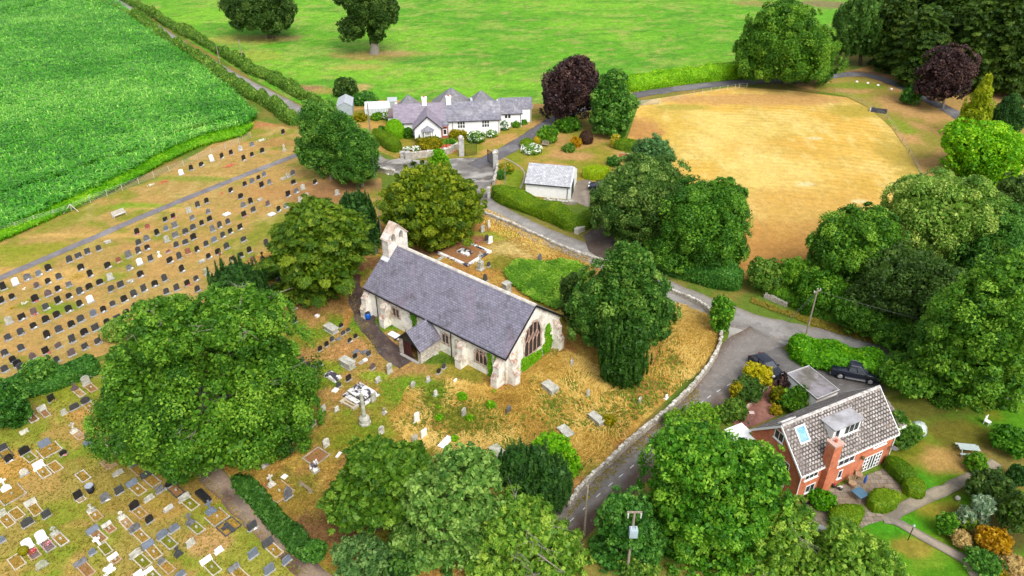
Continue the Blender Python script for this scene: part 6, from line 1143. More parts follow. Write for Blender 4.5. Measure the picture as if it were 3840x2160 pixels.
Gr('Y2',1445,750,'slant','l',.95,.35,'low pale bar headstone with a bare brown plot',('t',.9,1.2,'r'))
Gr('Y2',1255,820,'slant','G',1.15,.6,'slate blue bar headstone with a round ornament on its plot',('c',1.,2.,'r'))
Gr('Y2',725,830,'cross','l',.8,1.1,'ornate pale cross with a white kerb right of the tall white headstones',('w',.95,2.0,'o'))
Gr('Y2',550,905,'round','W',.9,1.25,'tall white arched headstone with purple flowers on grey gravel',('g',1.,1.9,'p'),'pp')
Gr('Y2',365,1010,'round','W',.9,1.2,'white arched headstone with red flowers beside the round yellow bush',('t',1.,1.8,'p'),'rr')
Gr('Y2',225,1250,'kerb','l',1,.2,'empty cream kerb with corner blocks below the white arched headstones',('c',1.15,2.0,'o'))
Gr('Y2',560,1290,'round','m',.95,.7,'low mossy grey arch standing alone near the bottom edge')
t=Gr('Y2',1430,1075,'kerb','l',1,.2,'cream kerb with a fallen white cross lying across it',('c',.9,1.8,'g')); mb=MB(); mb.T=Matrix.Translation((-.15,.75,.22))@Matrix.Rotation(-1.5,4,'X'); cross(mb,0,1.1,.22,False,.14); mb.build('fallen_cross',whitem,t)
Gr('Y2',1250,1120,'slope','G',.6,.6,'small pale blue stone left of the fallen white cross')
Gr('Y2',1530,1185,'slant','W',.95,.35,'low white headstone with a small red plot below the fallen cross',('t',.9,.8,'r'))
Gr('Y2',1090,1265,'slant','g',1.15,.5,'grey ribbed slanted headstone near the bottom edge with a brown plot',('t',1.,2.0,'r'))
Gr('Y2',1475,1355,'heart','W',.95,.8,'white open book headstone near the bottom edge')
Gr('Y3',75,880,'ogee','g',1.0,.8,'grey inscribed headstone with a long cream kerb of orange grass',('c',.95,2.1,'o'))
Gr('Y3',85,1180,'slope','l',1.1,.7,'wide pale grey headstone with a mossy cream kerb',('c',1.,2.1,'g'))
Gr('Y2',10,960,'square','G',.7,.6,'blue grey stone cut by the left photo edge below the broad dark one')
Gr('Y3',215,245,'slant','d',1.15,.7,'wide dark slanted headstone with a grey kerb near the sycamore',('g',1.15,2.,'o'))
Gr('Y3',370,425,'square','g',.8,.75,'plain grey square headstone left of the black oval one')
Gr('Y3',495,355,'oval','b',1.15,.75,'black oval headstone with a dark kerb and a black urn',('d',1.1,2.,'r'))
Gr('Y3',660,515,'slope','l',1.15,.7,'pale wide headstone with a bright cream kerb in front of the black oval grave',('c',1.1,2.,'g'))
Gr('Y3',245,525,'slope','l',.95,.5,'pale tilted stone left of the plain grey square one')
Gr('Y3',880,480,'ledger','b',.8,.4,'polished black ledger stone lying beside the brown path')
Gr('Y3',960,620,'steps','G',1.0,1.7,'tall pale cross on three steps in a wide grey kerb by the brown path',('g',1.9,2.,'o'))
Gr('Y3',475,645,'slope','k',.95,.45,'low tilted mottled stone below the bright cream kerb')
Gr('Y3',250,775,'round','b',.75,.85,'black rounded headstone on a brown base in the middle of the lower rows')
Gr('Y3',720,765,'steps','g',.8,1.4,'grey cross on steps with an overgrown plot left of the tall pale cross',('g',1.,1.9,'g'))
Gr('Y3',540,880,'round','G',1.0,.75,'slate blue rounded headstone right of the slate blue kerbed one')
Gr('Y3',400,955,'ogee','G',1.05,.85,'slate blue headstone with a grey kerb and yellowish grass',('g',1.,2.,'g'))
t=Gr('Y3',1190,860,'kerb','d',1,.2,'dark double kerb with a dark cross shaped slab beside the brown path',('d',2.0,1.9,'o')); mb=MB(); mb.box(-.25,-1.0,.1,.15,.5,.26); mb.box(-.7,-.1,.102,-.25,.25,.264); mb.build('cross_slab',darkg,t)
Gr('Y3',1465,855,'square','d',.95,.9,'dark headstone with white flowers right beside the brown path',None,'w')
Gr('Y3',735,1050,'slope','l',.8,.75,'plain cream headstone right of the slate blue pair')
Gr('Y3',580,1150,'steps','d',.75,1.1,'dark rocky cross monument among the slate blue headstones')
Gr('Y3',235,1075,'slant','G',1.1,.65,'slate blue slanted headstone with a yellow plot and white vase',('c',1.,2.,'o'))
Gr('Y3',395,1270,'round','g',.65,.6,'small grey headstone with a thin plot near the bottom edge',('t',.9,1.7,'o'))
Gr('Y3',1070,1140,'slope','W',.75,.55,'small white wedge headstone below the bare brown plot')
Gr('Y3',1475,1180,'square','G',.95,.9,'pale blue headstone on a white base near the lower end of the path')
Gr('Y3',920,1260,'slant','W',1.1,.5,'white slanted headstone with a cream kerb near the bottom edge',('c',1.05,2.,'g'))
Gr('Y3',1250,1350,'slant','g',1.1,.5,'grey slanted headstone with one long cream kerb at the bottom edge',('c',1.,1.9,'o'))
Gr('Y3',240,1385,'slant','W',.9,.3,'low white bar stone with a broken white kerb at the bottom edge',('w',1.,1.4,'g'))
Gr('Y3',1650,1050,'slant','d',1.1,.75,'dark blue grey headstone with a cream kerb beside the path at the bottom',('c',1.,1.9,'o'))
Gr('Y3',1665,1365,'square','G',1.0,.95,'pale blue headstone with a white frame nearest the path end')
Gr('12',230,1325,'round','G',.9,.8,'blue grey headstone standing right at the lower end of the path')
Gr('Y3',120,1432,'square','W',.8,.7,'white headstone cut by the bottom edge left of the blue one')
Gr('Y3',615,1432,'ogee','G',.9,.7,'blue grey headstone cut by the bottom edge')
# churchyard
gy='monuments of the churchyard'
def Gc(*a,**k): k.setdefault('grp',gy); return grave(*a,**k)
for k,x,y,kd,c,w,h,l in [('Y4',430,60,'ogee','b',.8,1.,'black headstone nearest the drooping conifer at the sycamore edge'),('Y4',655,315,'ogee','b',.8,1.,'black headstone on brown grass, right of the dark one by the sycamore'),('Y4',540,385,'ogee','d',.8,1.,'dark headstone with white flowers at the sycamore edge'),('Y4',405,245,'square','d',.7,.8,'dark headstone half hidden by the sycamore crown'),('Y4',440,455,'square','b',.7,.7,'black headstone peeping from the sycamore crown below the pair'),('Y4',500,225,'round','m',.7,.7,'weathered mossy stone left of the bare brown ground'),('Y4',1220,385,'round','b',.6,.6,'small black stone just right of the upper chest tomb'),('Y4',1305,440,'round','d',.5,.55,'tiny dark stone nearest the dark church path, above the rest'),('Y4',1245,475,'round','d',.6,.6,'small dark stone with a white vase below the upper chest tomb'),('Y4',1395,515,'round','b',.55,.6,'small black stone close to the edge of the dark church path'),('Y4',1325,565,'round','b',.6,.6,'small black stone with large white flowers near the dark path'),('Y4',1110,550,'ogee','d',.6,.7,'dark stone at the upper end of the slanting row of three'),('Y4',1045,610,'ogee','b',.6,.7,'middle black stone of the slanting row of three'),('Y4',965,665,'ogee','b',.6,.7,'black stone at the lower end of the slanting row of three'),('Y4',1390,755,'round','b',.6,.65,'small black stone right of the lower chest tomb'),('Y4',1555,725,'square','d',.6,.7,'dark stone at the path edge right of the lower chest tomb'),('Y4',1600,880,'round','p',.7,.8,'brown rounded stone on a pale plot near the path bend'),('Y4',965,850,'round','b',.6,.65,'black stone left of the lower chest tomb'),('Y4',815,860,'square','d',.7,.7,'dark square stone by the lower right edge of the sycamore crown'),('Y4',890,885,'square','g',.65,.6,'grey stone between two dark ones near the sycamore edge'),('Y4',748,805,'square','d',.6,.7,'dark stone half under the lower right of the sycamore crown'),('Y4',1310,1020,'square','b',.7,.8,'black stone right of the black and white ledger tomb'),('Y4',1190,1100,'round','d',.6,.75,'dark rounded stone below the black and white ledger tomb'),('Y4',1665,1040,'slope','k',.7,.7,'mottled grey stone below the tall pale slab by the path'),('Z2',665,930,'oval','b',.6,.75,'leaning black stone in the grass in front of the porch'),('Z2',742,855,'oval','d',.6,.75,'dark leaning stone nearest the church wall right of the porch')]:
    Gc(k,x,y,kd,c,w,h,l,None,'w' if 'flowers' in l else None)
for k,x,y,kd,c,w,h,l in [('Y4',1805,905,'round','l',.8,1.5,'tall pale slab leaning at the edge of the dark church path'),('Y4',835,1015,'round','k',.9,1.3,'broad pale slab leaning beside the sycamore, front one of two'),('Y4',885,970,'round','l',.8,1.2,'rounded pale slab leaning behind the broad one beside the sycamore'),('Y4',1000,1400,'square','l',.8,1.0,'pale square slab at the lower right edge of the sycamore crown'),('Y5',880,345,'square','l',.8,1.0,'pale slanting slab under the lowest sycamore branches'),('Y4',1165,1395,'square','k',.55,.6,'small grey block left of the tall column'),('Y5',1705,430,'round','k',.8,1.1,'grey arched stone at the edge of the golden grass'),('Y5',1040,580,'round','k',.8,1.1,'lichened arched stone above the large old kerb'),('Y5',570,1170,'gothic','g',.9,1.7,'tall grey pointed stone beside the ferny hedge'),('Y5',300,850,'slope','k',.7,.5,'small fallen grey stone at the end of the ferny hedge'),('Y5',1610,605,'round','W',.8,.9,'white stone poking up behind the olive yew'),('Y5',1475,665,'square','W',.6,.7,'small white stone poking up at the left of the olive yew top'),
 ('Y8',365,140,'oval','l',.75,1.0,'pale oval stone below the dark church path end'),('Y8',560,65,'oval','k',.6,.8,'thin grey oval stone right of the pale oval one'),('Y8',655,250,'round','k',.5,.7,'small white speckled stone in golden grass'),('Y8',410,555,'round','W',.75,1.4,'tall white arched stone in the golden grass'),('Y8',1015,490,'slope','l',.7,1.3,'white leaning stone half covered by a bright weed'),('Y8',1580,450,'oval','g',.75,1.3,'tall grey oval stone alone in the golden grass'),('Y8',505,770,'square','W',.8,1.2,'white fluted slab at the lower edge of the golden grass'),('Y8',395,830,'round','l',.8,1.1,'pale rounded stone behind the olive yew top'),('Y8',1205,1000,'round','l',.8,1.0,'white rounded stone above the broad ash crown'),('22',575,75,'square','l',.55,1.0,'pale slim stone right of the box tomb in the golden grass'),('22',965,120,'round','k',.6,.8,'small grey stone near the white roadside wall'),('22',1165,95,'slope','W',.5,.5,'tiny white stone closest to the roadside wall'),('21',455,1285,'slope','k',.6,.9,'grey stone among yellow flowers behind the east window'),
 ('21',208,490,'gothic','g',.8,1.5,'grey pointed slab between nettles and the lane wall'),('Y6',1065,495,'round','W',.85,1.2,'white arched stone above the bright nettles, right of its dark neighbour'),('Y6',1022,478,'round','d',.7,1.1,'dark arched stone just behind the white one'),('Y6',978,368,'round','l',.85,1.3,'pale rounded stone beside the great yew'),('Y6',815,310,'square','W',.7,1.4,'white stone tucked under the edge of the great yew'),('Y6',880,258,'round','l',.75,1.1,'pale stone nearest the lane wall beside the great yew'),('Y6',1052,315,'square','k',.5,1.4,'slim grey pillar stone near the lane wall'),('Y6',1048,790,'oval','d',.6,.8,'leaning dark oval stone right of the pillar cross'),('Y6',1010,945,'gothic','d',.75,1.3,'dark pointed slab rising behind the church ridge'),('11',905,425,'gothic','g',.7,1.4,'grey pointed slab in the shade behind the bellcote'),('11',172,665,'round','g',.9,1.3,'arched grey slab in the shade left of the drooping conifer'),('11',118,725,'square','d',.7,1.,'dark headstone in front of the shaded arched slab'),('Y7',1430,1025,'round','p',.7,1.0,'brown rounded stone above the dark feathery cypress')]:
    Gc(k,x,y,kd,c,w,h,l,None,None,None,.16,lean=R.uniform(-.12,.12),tilt=R.uniform(-.07,.07))
Gc('Y4',1095,395,'chest','l',1.1,.75,'upper pale chest tomb on the dry slope left of the dark path',rot=51)
Gc('Y4',1290,800,'chest','l',1.15,.95,'larger pale chest tomb in the middle of the small headstones',rot=51)
Gc('Y4',1115,980,'ledger','x',1.15,.45,'black and white lichened ledger tomb left of the large white slab tomb',rot=54)
Gc('Y8',2115,145,'chest','l',1.2,.85,'pale chest tomb on the grass outside the east end',rot=35)
Gc('Y8',2310,720,'slab','l',1.15,.6,'flat table tomb with a mottled top in the golden grass',rot=35)
Gc('Y8',1440,970,'slab','m',1.2,.7,'greenish table tomb beside the dark yew columns',rot=40)
Gc('22',640,245,'chest','l',1.0,.7,'box tomb half covered by a yellow green bush',rot=35)
Gc('Y8',780,865,'slab','W',.8,.35,'broken white slab lying at the lower edge of the golden grass',rot=150)
for k,x,y,l,m_,w_,d_ in [('Y4',930,262,'white square block on the bare brown ground',whitem,.5,.45),('Y4',650,180,'flat grey stone on the bare ground below the drooping conifer',paleg,.9,.6),('Y4',555,45,'flat dark stone near the drooping conifer',greyg,.8,.5),('Y4',1190,545,'flat bluish tablet between the small black stones',greyg,.7,.5),('Y4',1505,705,'flat grey tablet at the path edge',greyg,.9,.6),('Y4',1510,795,'small white block below the flat grey tablet',whitem,.5,.4),('Y4',1400,700,'flat grey stone above the small black one',greyg,.9,.6),('Y4',1465,830,'flat weathered stone right of the larger chest tomb',paleg,.7,.5),('Y4',1150,1165,'small white plot marker below the dark rounded stone',whitem,.7,.6),('Y5',1190,720,'flat white stone left of the olive yew top',whitem,.8,.3),('Y5',535,985,'white square plaque in the old kerb by the ferny hedge',whitem,.55,.5),('Y6',470,722,'pale broken slab behind the church roof ridge',paleg,1.6,.5),('Y6',1260,1020,'square pale pedestal rising behind the church roof',paleg,.9,.9),('Z1',1570,350,'fallen red grey stone beside the family plot',redg,1.4,.5),('10',1010,1300,'white stone block beside the forecourt wall',whitem,1.2,.6)]:
    h_=1.3 if 'pedestal' in l else (.25 if 'block' in l else .12); P=gq(k,x,y,h_); o=MB(); o.frus(0,0,0,w_,d_,h_,w_*.94,d_*.94)
    if h_>1: o.cbox(0,0,h_,w_*1.15,d_*1.15,.14)
    o=o.build('stone_block',m_); o.location=(P[0],P[1],0); o.rotation_euler=(0,0,GROT+R.uniform(-.3,.3)); tag(o,l,'stone',gy)
# large double slab tomb
P=gq('Y4',1460,1215,.3); t=thing('slab_tomb','large white lichened slab tomb with a raised top slab beside the column','tomb',(P[0],P[1],0),math.radians(52),gy)
mb=MB(); mb.box(-1.3,-1.5,0,1.3,1.5,.25); mb.build('base_slab',blw,t); mb=MB(); mb.box(-.75,-1.15,.25,.75,1.0,.6); mb.build('chest',darkg,t); mb=MB(); mb.box(-.85,-1.3,.6,.95,1.15,.75); mb.build('top_slab',blw,t)
Gc('Y4',1610,1250,'square','l',.7,1.3,'pale upright slab at the right end of the large white slab tomb')
P=gq('Y4',1320,1330,.2); t=thing('stone_bench','low pile of yellowish carved stone pieces below the slab tomb','stone',(P[0],P[1],0),math.radians(-35),gy); mb=MB(); mb.box(-.9,-.3,0,.9,-.12,.2); mb.box(-.9,.1,.001,.9,.26,.2); mb.build('stone_bar',creamk,t); mb=MB(); mb.box(-1.05,-.45,0,-.75,.4,.3); mb.box(.75,-.45,0,1.05,.4,.3); mb.build('end_block',creamk,t)
# column monument
P=gq('Y5',1510,345); t=thing('column_monument','tall tapering stone column standing on a round pedestal','monument',(P[0],P[1],0)); mb=MB(); mb.lathe(0,0,[(.62,0),(.62,.25),(.55,.3),(.55,.75),(.45,.9),(.25,1.0)],14); mb.build('pedestal',paleg,t); mb=MB(); mb.lathe(0,0,[(.24,1.0),(.21,2.4),(.18,3.9)],12); mb.build('shaft',mossy,t)
# pillar cross north of church
P=gq('Y6',950,855); t=thing('pillar_cross','grey stone cross on a square pillar behind the church roof','monument',(P[0],P[1],0),GROT,gy); mb=MB(); mb.cbox(0,0,0,1.0,.9,.25); mb.cbox(0,0,.25,.7,.6,1.1); mb.build('pillar',paleg,t); mb=MB(); cross(mb,1.35,1.5,.18); mb.build('cross',paleg,t)
Gc('Y5',585,615,'steps','g',.95,1.6,'dark stepped cross at the lower right of the sycamore')
Gc('Y5',365,1025,'steps','k',.8,1.6,'old stepped cross beside the ferny hedge with a wide worn kerb',('t',2.4,2.6,'o'))
Gc('Y5',1740,190,'cross','k',.6,.9,'small weathered cross right of the column')
Gc('Y5',920,745,'kerb','l',2,.2,'wide old sunken kerb left of the olive yew',('g',2.4,2.2,'r'))
Gc('Y7',1540,970,'steps','b',.7,1.3,'black cross headstone beside the dark shade left of the drooping conifer')
Gc('01',1198,465,'cross','W',.5,1.0,'white figure shaped cross stone alone among the dark headstones')
P=gq('Y5',915,930); t=thing('statue_stone','white carved angel stone with dark ivy streaks near the olive yew','monument',(P[0],P[1],0),GROT,gy); mb=MB(); mb.cbox(0,0,0,.7,.5,.3); mb.build('plinth',paleg,t); mb=MB(); mb.lathe(0,0,[(.28,.3),(.2,.8),(.24,1.05),(.1,1.2),(.13,1.32),(.03,1.45)],10); mb.add([(-.5,.08,.6),(-.2,.05,.7),(-.18,.05,1.2),(-.42,.1,1.3),(-.5,.16,.6),(-.2,.13,.7),(-.18,.13,1.2),(-.42,.18,1.3)],[(0,1,2,3),(7,6,5,4),(0,4,5,1),(1,5,6,2),(2,6,7,3),(3,7,4,0)]); mb.add([(.5,.08,.6),(.2,.05,.7),(.18,.05,1.2),(.42,.1,1.3),(.5,.16,.6),(.2,.13,.7),(.18,.13,1.2),(.42,.18,1.3)],[(3,2,1,0),(4,5,6,7),(1,5,4,0),(2,6,5,1),(3,7,6,2),(0,4,7,3)]); mb.build('angel',blw,t)
P=gq('10',215,1140); t=thing('statue_stone','cream statue headstone at the right end of the upper lawn','monument',(P[0],P[1],0),GROT); mb=MB(); mb.cbox(0,0,0,.7,.5,.3); mb.build('plinth',creamk,t); mb=MB(); mb.lathe(0,0,[(.28,.3),(.2,.8),(.24,1.05),(.1,1.2),(.13,1.32),(.03,1.45)],10); mb.build('figure',creamk,t)
P=gq('Y5',800,1140); t=thing('rustic_bench','low rustic wooden bench on the grass left of the olive yew','bench',(P[0],P[1],0),math.radians(-40)); mb=MB(); mb.box(-.9,-.15,.3,.9,.15,.38); mb.build('seat',plain('old_wood',(.2,.15,.09),.3,5),t)
for a in (-.7,.7): mb=MB(); mb.cbox(a,0,0,.18,.3,.3); mb.build('leg',plain('pale_wood',(.5,.46,.38),.2,5),t)
# family plot with thick white kerbs
P=gq('Y6',760,660); t=thing('family_plot','large square family plot with thick white lichened kerbs behind the church roof','grave',(P[0],P[1],0),math.radians(51),gy)
mb=MB(); 
for b in ((-2.6,-2.9,0,-2.2,2.9,.28),(2.2,-2.9,0,2.6,2.9,.28),(-2.2,-2.9,0,2.2,-2.5,.276)): mb.box(*b)
mb.build('kerb',blw,t); mb=MB(); mb.quad((-2.2,-2.5,.1),(2.2,-2.5,.1),(2.2,2.9,.1),(-2.2,2.9,.1)); mb.build('grave_bed',fillr,t); mb=MB(); mb.box(-.6,-1.1,.1,.6,.9,.35); mb.build('ledger',blw,t)
Gc('Z2',915,1080,'slope','W',.55,.5,'white vase stone with a green plant in the grass below the south wall')
# flower heaps
for k,x,y,l,c,n_,r_ in [('10',45,1065,'large heap of black and white wreaths at the lane end of the lawn','w',130,.8),('00',1730,1258,'flower covered fresh grave below the field fence','r',150,.9),('01',590,640,'sandy heap of dried wreaths on a fresh grave','y',170,1.2),('01',187,848,'bunch of white flowers in a holder among the black headstones','w',40,.35),('01',90,885,'yellow wreaths at the left photo edge of the cemetery','y',60,.45),('00',1240,1380,'fresh grave with red flowers by the fence','r',110,.8),('00',1142,1402,'white flower spray left of the red fresh grave by the fence','w',60,.5),('Y7',1081,272,'small red flowers alone right below the cemetery path','r',30,.3),('01',182,742,'small potted plant left of the brown headstone','w',22,.2),('00',1310,1345,'small scattered flowers right of the red fresh grave','y',30,.5),('00',1765,1220,'yellow flowers above the flower covered grave','y',30,.4),('Z2',630,690,'white flowers laid beside the porch wall','w',30,.3)]:
    P=gq(k,x,y); o=link('flower_heap',flowers_mesh(c,n_,r_,l)); o.location=(P[0],P[1],0); o.rotation_euler=(0,0,GROT); tag(o,l,'flowers','flowers on the graves')
P=gq('Y2',335,1140); n=1500; d_=unit(NP.normal(size=(n,3))); V,q,tn=leaves(np.array([0,0,.35])+d_*[.42,.42,.42],d_,.05,.04,.4+.2*NP.normal(size=n)); o=link('round_bush',npmesh('round_bush',V,q,gold,tn)); o.location=(P[0],P[1],0); tag(o,'round clipped yellow bush on the grave with red flowers','bush')
# ---------------------------------------------------------------- walls, fences, poles, vehicles, small things
import bmesh
def bevel(o, w=.05, seg=2, ang=25):
    b=bmesh.new(); b.from_mesh(o.data); bmesh.ops.remove_doubles(b,verts=b.verts,dist=1e-4)
    es=[e for e in b.edges if len(e.link_faces)==2 and e.calc_face_angle(0)>math.radians(ang)]
    bmesh.ops.bevel(b,geom=es,offset=w,segments=seg,profile=.6,affect='EDGES',clamp_overlap=True); b.to_mesh(o.data); b.free()
    for p in o.data.polygons: p.use_smooth=True
    return o
wallst=courses('field_stone',(.46,.42,.36),(.62,.58,.5),(.25,.22,.18),.32,.17,.04,.35,(.35,.3,.22),.95,.1,.9,.37,None,.7); capst=plain('white_lichen_cap',(.52,.5,.45),.3,2.2,.95,.1,.9,(.26,.23,.18),.44,.62)
def stonewall(label, pts, w, h, wm=None, cm=None, name='stone_wall', rag=.25, capw=1.1, group=None):
    C=cl([D(*p) for p in pts]); b=C[0]; rt=thing(name,label,'wall',(b.x,b.y,0),0,group); V=MB(); K=MB()
    def sect(i):
        p=C[i]-b; d=(C[min(i+1,len(C)-1)]-C[max(i-1,0)]).normalized(); return p,Vector((-d.y,d.x,0))
    vs=[];fs=[]
    for i in range(len(C)):
        p,n=sect(i); j=(R.random()-.5)*.08; hh=(h(i/(len(C)-1)) if callable(h) else h)*(1+(R.random()-.5)*.12)
        for a,z in ((-.5,-.1),(-.46,hh),(.46,hh),(.5,-.1)): q=p+n*(a*w+j); vs.append((q.x,q.y,z))
    for i in range(len(C)-1):
        for k in range(3): fs.append((i*4+k,i*4+k+1,(i+1)*4+k+1,(i+1)*4+k))
    fs+=[(3,2,1,0),tuple((len(C)-1)*4+k for k in range(4))]
    V.add(vs,[f[::-1] for f in fs]); V.build('wall_face',wm or wallst,rt)
    tot=sum((C[i+1]-C[i]).length for i in range(len(C)-1)); s=0; i=0
    while s<tot-.1:   # rough cap stones along the top
        l=R.uniform(.25,.6); acc=0
        for i in range(len(C)-1):
            L_=(C[i+1]-C[i]).length
            if acc+L_>=s: break
            acc+=L_
        t=(s-acc)/max(L_,1e-6); p=C[i].lerp(C[i+1],min(t,1))-b; d=(C[i+1]-C[i]).normalized(); n=Vector((-d.y,d.x,0)); hh=(h(s/tot) if callable(h) else h)
        K.T=Matrix(((d.x,n.x,0,p.x),(d.y,n.y,0,p.y),(0,0,1,hh-.03),(0,0,0,1)))@Matrix.Rotation(R.uniform(-rag,rag),4,'Z')
        K.frus(l/2,R.uniform(-.05,.05),0,l*.96,w*capw*R.uniform(.8,1.1),R.uniform(.09,.2),l*.8,w*capw*.75); s+=l
    K.build('cap_stones',cm or capst,rt); return rt
stonewall('long curved churchyard wall with pale cap stones along lane and side road',W('Y6',(900,150),(1000,205),(1150,265),(1300,325),(1480,410),(1650,480),(1850,580),(2050,660),(2200,710))+W('21',(850,590),(1080,715),(1240,775),(1400,850),(1490,915),(1545,990),(1575,1085),(1555,1200),(1500,1310),(1440,1390))+W('22',(1380,20),(1260,140),(1130,260),(1000,365),(860,480),(700,640),(580,745),(500,830),(430,950)),.34,lambda t:.5+.3*sst(.4,.6,t))
stonewall('curved low grey stone wall in front of the cottage gable',W('Z3',(955,890),(1100,875),(1250,855),(1400,835),(1480,800),(1540,770)),.45,1.15,None,capst)
stonewall('low stone wall between forecourt and garage garden',W('Z6',(1300,395),(1300,450),(1290,520),(1262,600)),.45,.9)
stonewall('rough pale stone wall footing behind the white garage hedge',W('Z6',(1790,775),(1900,790),(2030,795),(2130,800)),.6,.5)
stonewall('thick pale concrete wall at the hedge end by the gravel lay-by',W('21',(480,318),(560,275),(640,235)),.7,.8,plain('concrete',(.45,.42,.37),.15,2),plain('concrete',(.45,.42,.37)),'concrete_wall',.02,1.02)
stonewall('grey stone retaining wall under the roadside bushes',W('31',(-30,795),(60,832),(140,868)),.4,.55,None,plain('dull_cap',(.26,.24,.2),.3,3,.95,.1,.6))
stonewall('red brick wall end beside the hay field bush',W('20',(805,1205),(880,1210)),.3,1.2,brick,tank,'brick_wall',.02,1.05)
stonewall('old stone wall end beside the forecourt and the ash trees',W('10',(930,1290),(985,1310),(1040,1320)),.5,.9)
stonewall('narrow brick path edging wall beside the brick house front garden',W('Z5',(395,1240),(640,990),(760,860),(860,770),(915,640)),.25,.35,plain('edging_brick',(.32,.2,.15),.2,3),plain('edging_cap',(.4,.3,.24),.2,3),'edging_wall',.03,1.02)
pst=courses('pillar_stone',(.42,.41,.4),(.52,.51,.5),(.26,.25,.24),.42,.24,.03,.25,(.34,.33,.31),.9,.1,.6)
def pillar(label,k,x,y,w,h,top):
    P=gq(k,x,y); t=thing('gate_pillar',label,'pillar',(P[0],P[1],0),.15,'stone gate pillars of the cottage'); mb=MB(); mb.cbox(0,0,-.1,w,w,h+.1); mb.build('shaft',pst,t); mb=MB(); mb.cbox(0,0,h,w*1.22,w*1.22,.14); mb.frus(0,0,h+.14,w*1.1,w*1.1,top,w*.4,w*.4); mb.build('pillar_cap',capst if top>.2 else pst,t); return P
pa=pillar('tall stone pillar nearer the cottage roses','Z3',1580,850,.85,3.3,.4); pb=pillar('tall stone pillar on the drive side of the open gates','Z3',1990,1000,.85,2.9,.4); pillar('low stone pillar at the left end of the curved wall','Z3',930,890,.8,1.25,.12); pillar('short broken pillar beside the sloping clipped hedge','Z3',868,880,.7,1.1,.1); pillar('thin pale stone post at the roadside end of the wavy hedge','Z6',1212,735,.5,1.75,.12)
def gate(label, A, B, h, mat, bars, name='iron_gate', cat='gate', horiz=0):
    A=Vector(A[:2]+(0,));B=Vector(B[:2]+(0,)); d=B-A; L=d.length; t=thing(name,label,cat,tuple(A),math.atan2(d.y,d.x)); mb=MB(); mb.box(0,-.03,.1,.06,.03,h); mb.box(L-.06,-.03,.1,L,.03,h); mb.box(.06,-.025,.12,L-.06,.025,.18); mb.box(.06,-.025,h-.1,L-.06,.025,h-.04); mb.build('gate_frame',mat,t); mb=MB()
    for i in range(1,bars): x=L*i/bars; mb.box(x-.018,-.018,.18,x+.018,.018,h-.1) if not horiz else mb.box(.06,-.02,.18+(h-.3)*i/bars,L-.06,.02,.23+(h-.3)*i/bars)
    mb.build('bars',mat,t); return t
gate('open black iron gate leaf at the rose side pillar',gq('Z3',1625,858),gq('Z3',1765,835),2.3,ironb,14); gate('open black iron gate leaf at the drive side pillar',gq('Z3',1965,965),gq('Z3',1895,925),2.4,ironb,12)
galv=plain('galvanised_steel',(.45,.43,.4),.1,4,.5,.5); gate('grey metal five bar gate at the hay field corner',gq('20',950,800),gq('20',1105,785),1.15,galv,5,'field_gate','gate',1)
wood=plain('weathered_wood',(.26,.215,.17),.25,4,.9,.1,.4); postm=plain('pale_post_wood',(.46,.42,.34),.2,4,.9,.1)
def fence(label, pts, h, mat, wires=4, name='wire_fence', r=.05, wm=None):
    P=[Vector(gq(*p)) for p in pts]; b=P[0]; t=thing(name,label,'fence',(b.x,b.y,0))
    for p in P: mb=MB(); q=p-b; mb.cyl((q.x,q.y,-.1),(q.x+R.uniform(-.04,.04),q.y,h),r,None,6); mb.build('post',mat,t)
    mb=MB()
    for a,c in zip(P[:-1],P[1:]):
        a=a-b;c=c-b
        for k in range(wires): z=h*.95*(k+1)/wires; mb.cyl((a.x,a.y,z),(c.x,c.y,z),.012,None,4,False)
    mb.build('wire',wm or galv,t); return t
fence('long wire fence with pale posts between corn and cemetery',[('01',-60,330),('01',130,285),('01',270,232),('01',415,190),('01',545,145),('01',685,80),('01',812,38),('00',925,1440),('00',1050,1392),('00',1165,1345),('00',1280,1300),('00',1390,1258),('00',1493,1212),('00',1600,1170),('00',1705,1132),('00',1805,1085),('00',1897,1045)],1.25,postm,5)
P=gq('01',545,145); t=thing('fence_strainer','pair of slanting fence strut posts leaning on the corn fence','post',(P[0],P[1],0)); mb=MB(); mb.cyl((-.9,-.9,0),(0,0,1.2),.06,None,6); mb.build('strut',postm,t); mb=MB(); mb.cyl((1.1,-.2,0),(0,0,1.2),.06,None,6); mb.build('strut',postm,t)
fence('post and wire fence along the top edge of the hay field',[('20',1105,790),('20',1235,765),('20',1370,728),('20',1435,712),('20',1500,702),('20',1565,694),('20',1625,684),('20',1680,678),('20',1712,672),('20',1770,668)],1.2,postm,3)
fence('post and wire fence curving down the right side of the hay field',[('30',500,700),('30',600,730),('30',700,780),('30',790,830),('30',900,900),('30',960,985),('30',1010,1075),('30',1060,1160),('30',1110,1250),('30',1165,1355)],1.0,wood,3,r=.045)
def pole(label,k,x,y,top,name='telegraph_pole',arm=None,r=.11,tx=None,group='telegraph poles'):
    P=gq(k,x,y); h=hat(P[0],P[1],Q(*top)[1]); t=thing(name,label,'pole',(P[0],P[1],0),0,group); X=0
    mb=MB(); mb.cyl((0,0,-.3),(0,0,h),r,r*.75,8); mb.build('shaft',wood,t)
    if arm: mb=MB(); mb.T=Matrix.Rotation(arm[1],4,'Z'); mb.box(-arm[0]/2,-.06,h-.35,arm[0]/2,.06,h-.23); mb.build('crossarm',wood,t)
    if arm:
        for s in (-1,0,1): mb=MB(); mb.T=Matrix.Rotation(arm[1],4,'Z'); mb.lathe(s*arm[0]*.45,0.0,[(.05,h-.23 if s else h),(.07,h-.12 if s else h+.1),(.03,h-.02 if s else h+.2)],6); mb.build('insulator',plain('insulator',(.5,.5,.48),.05),t)
    return P,h,t
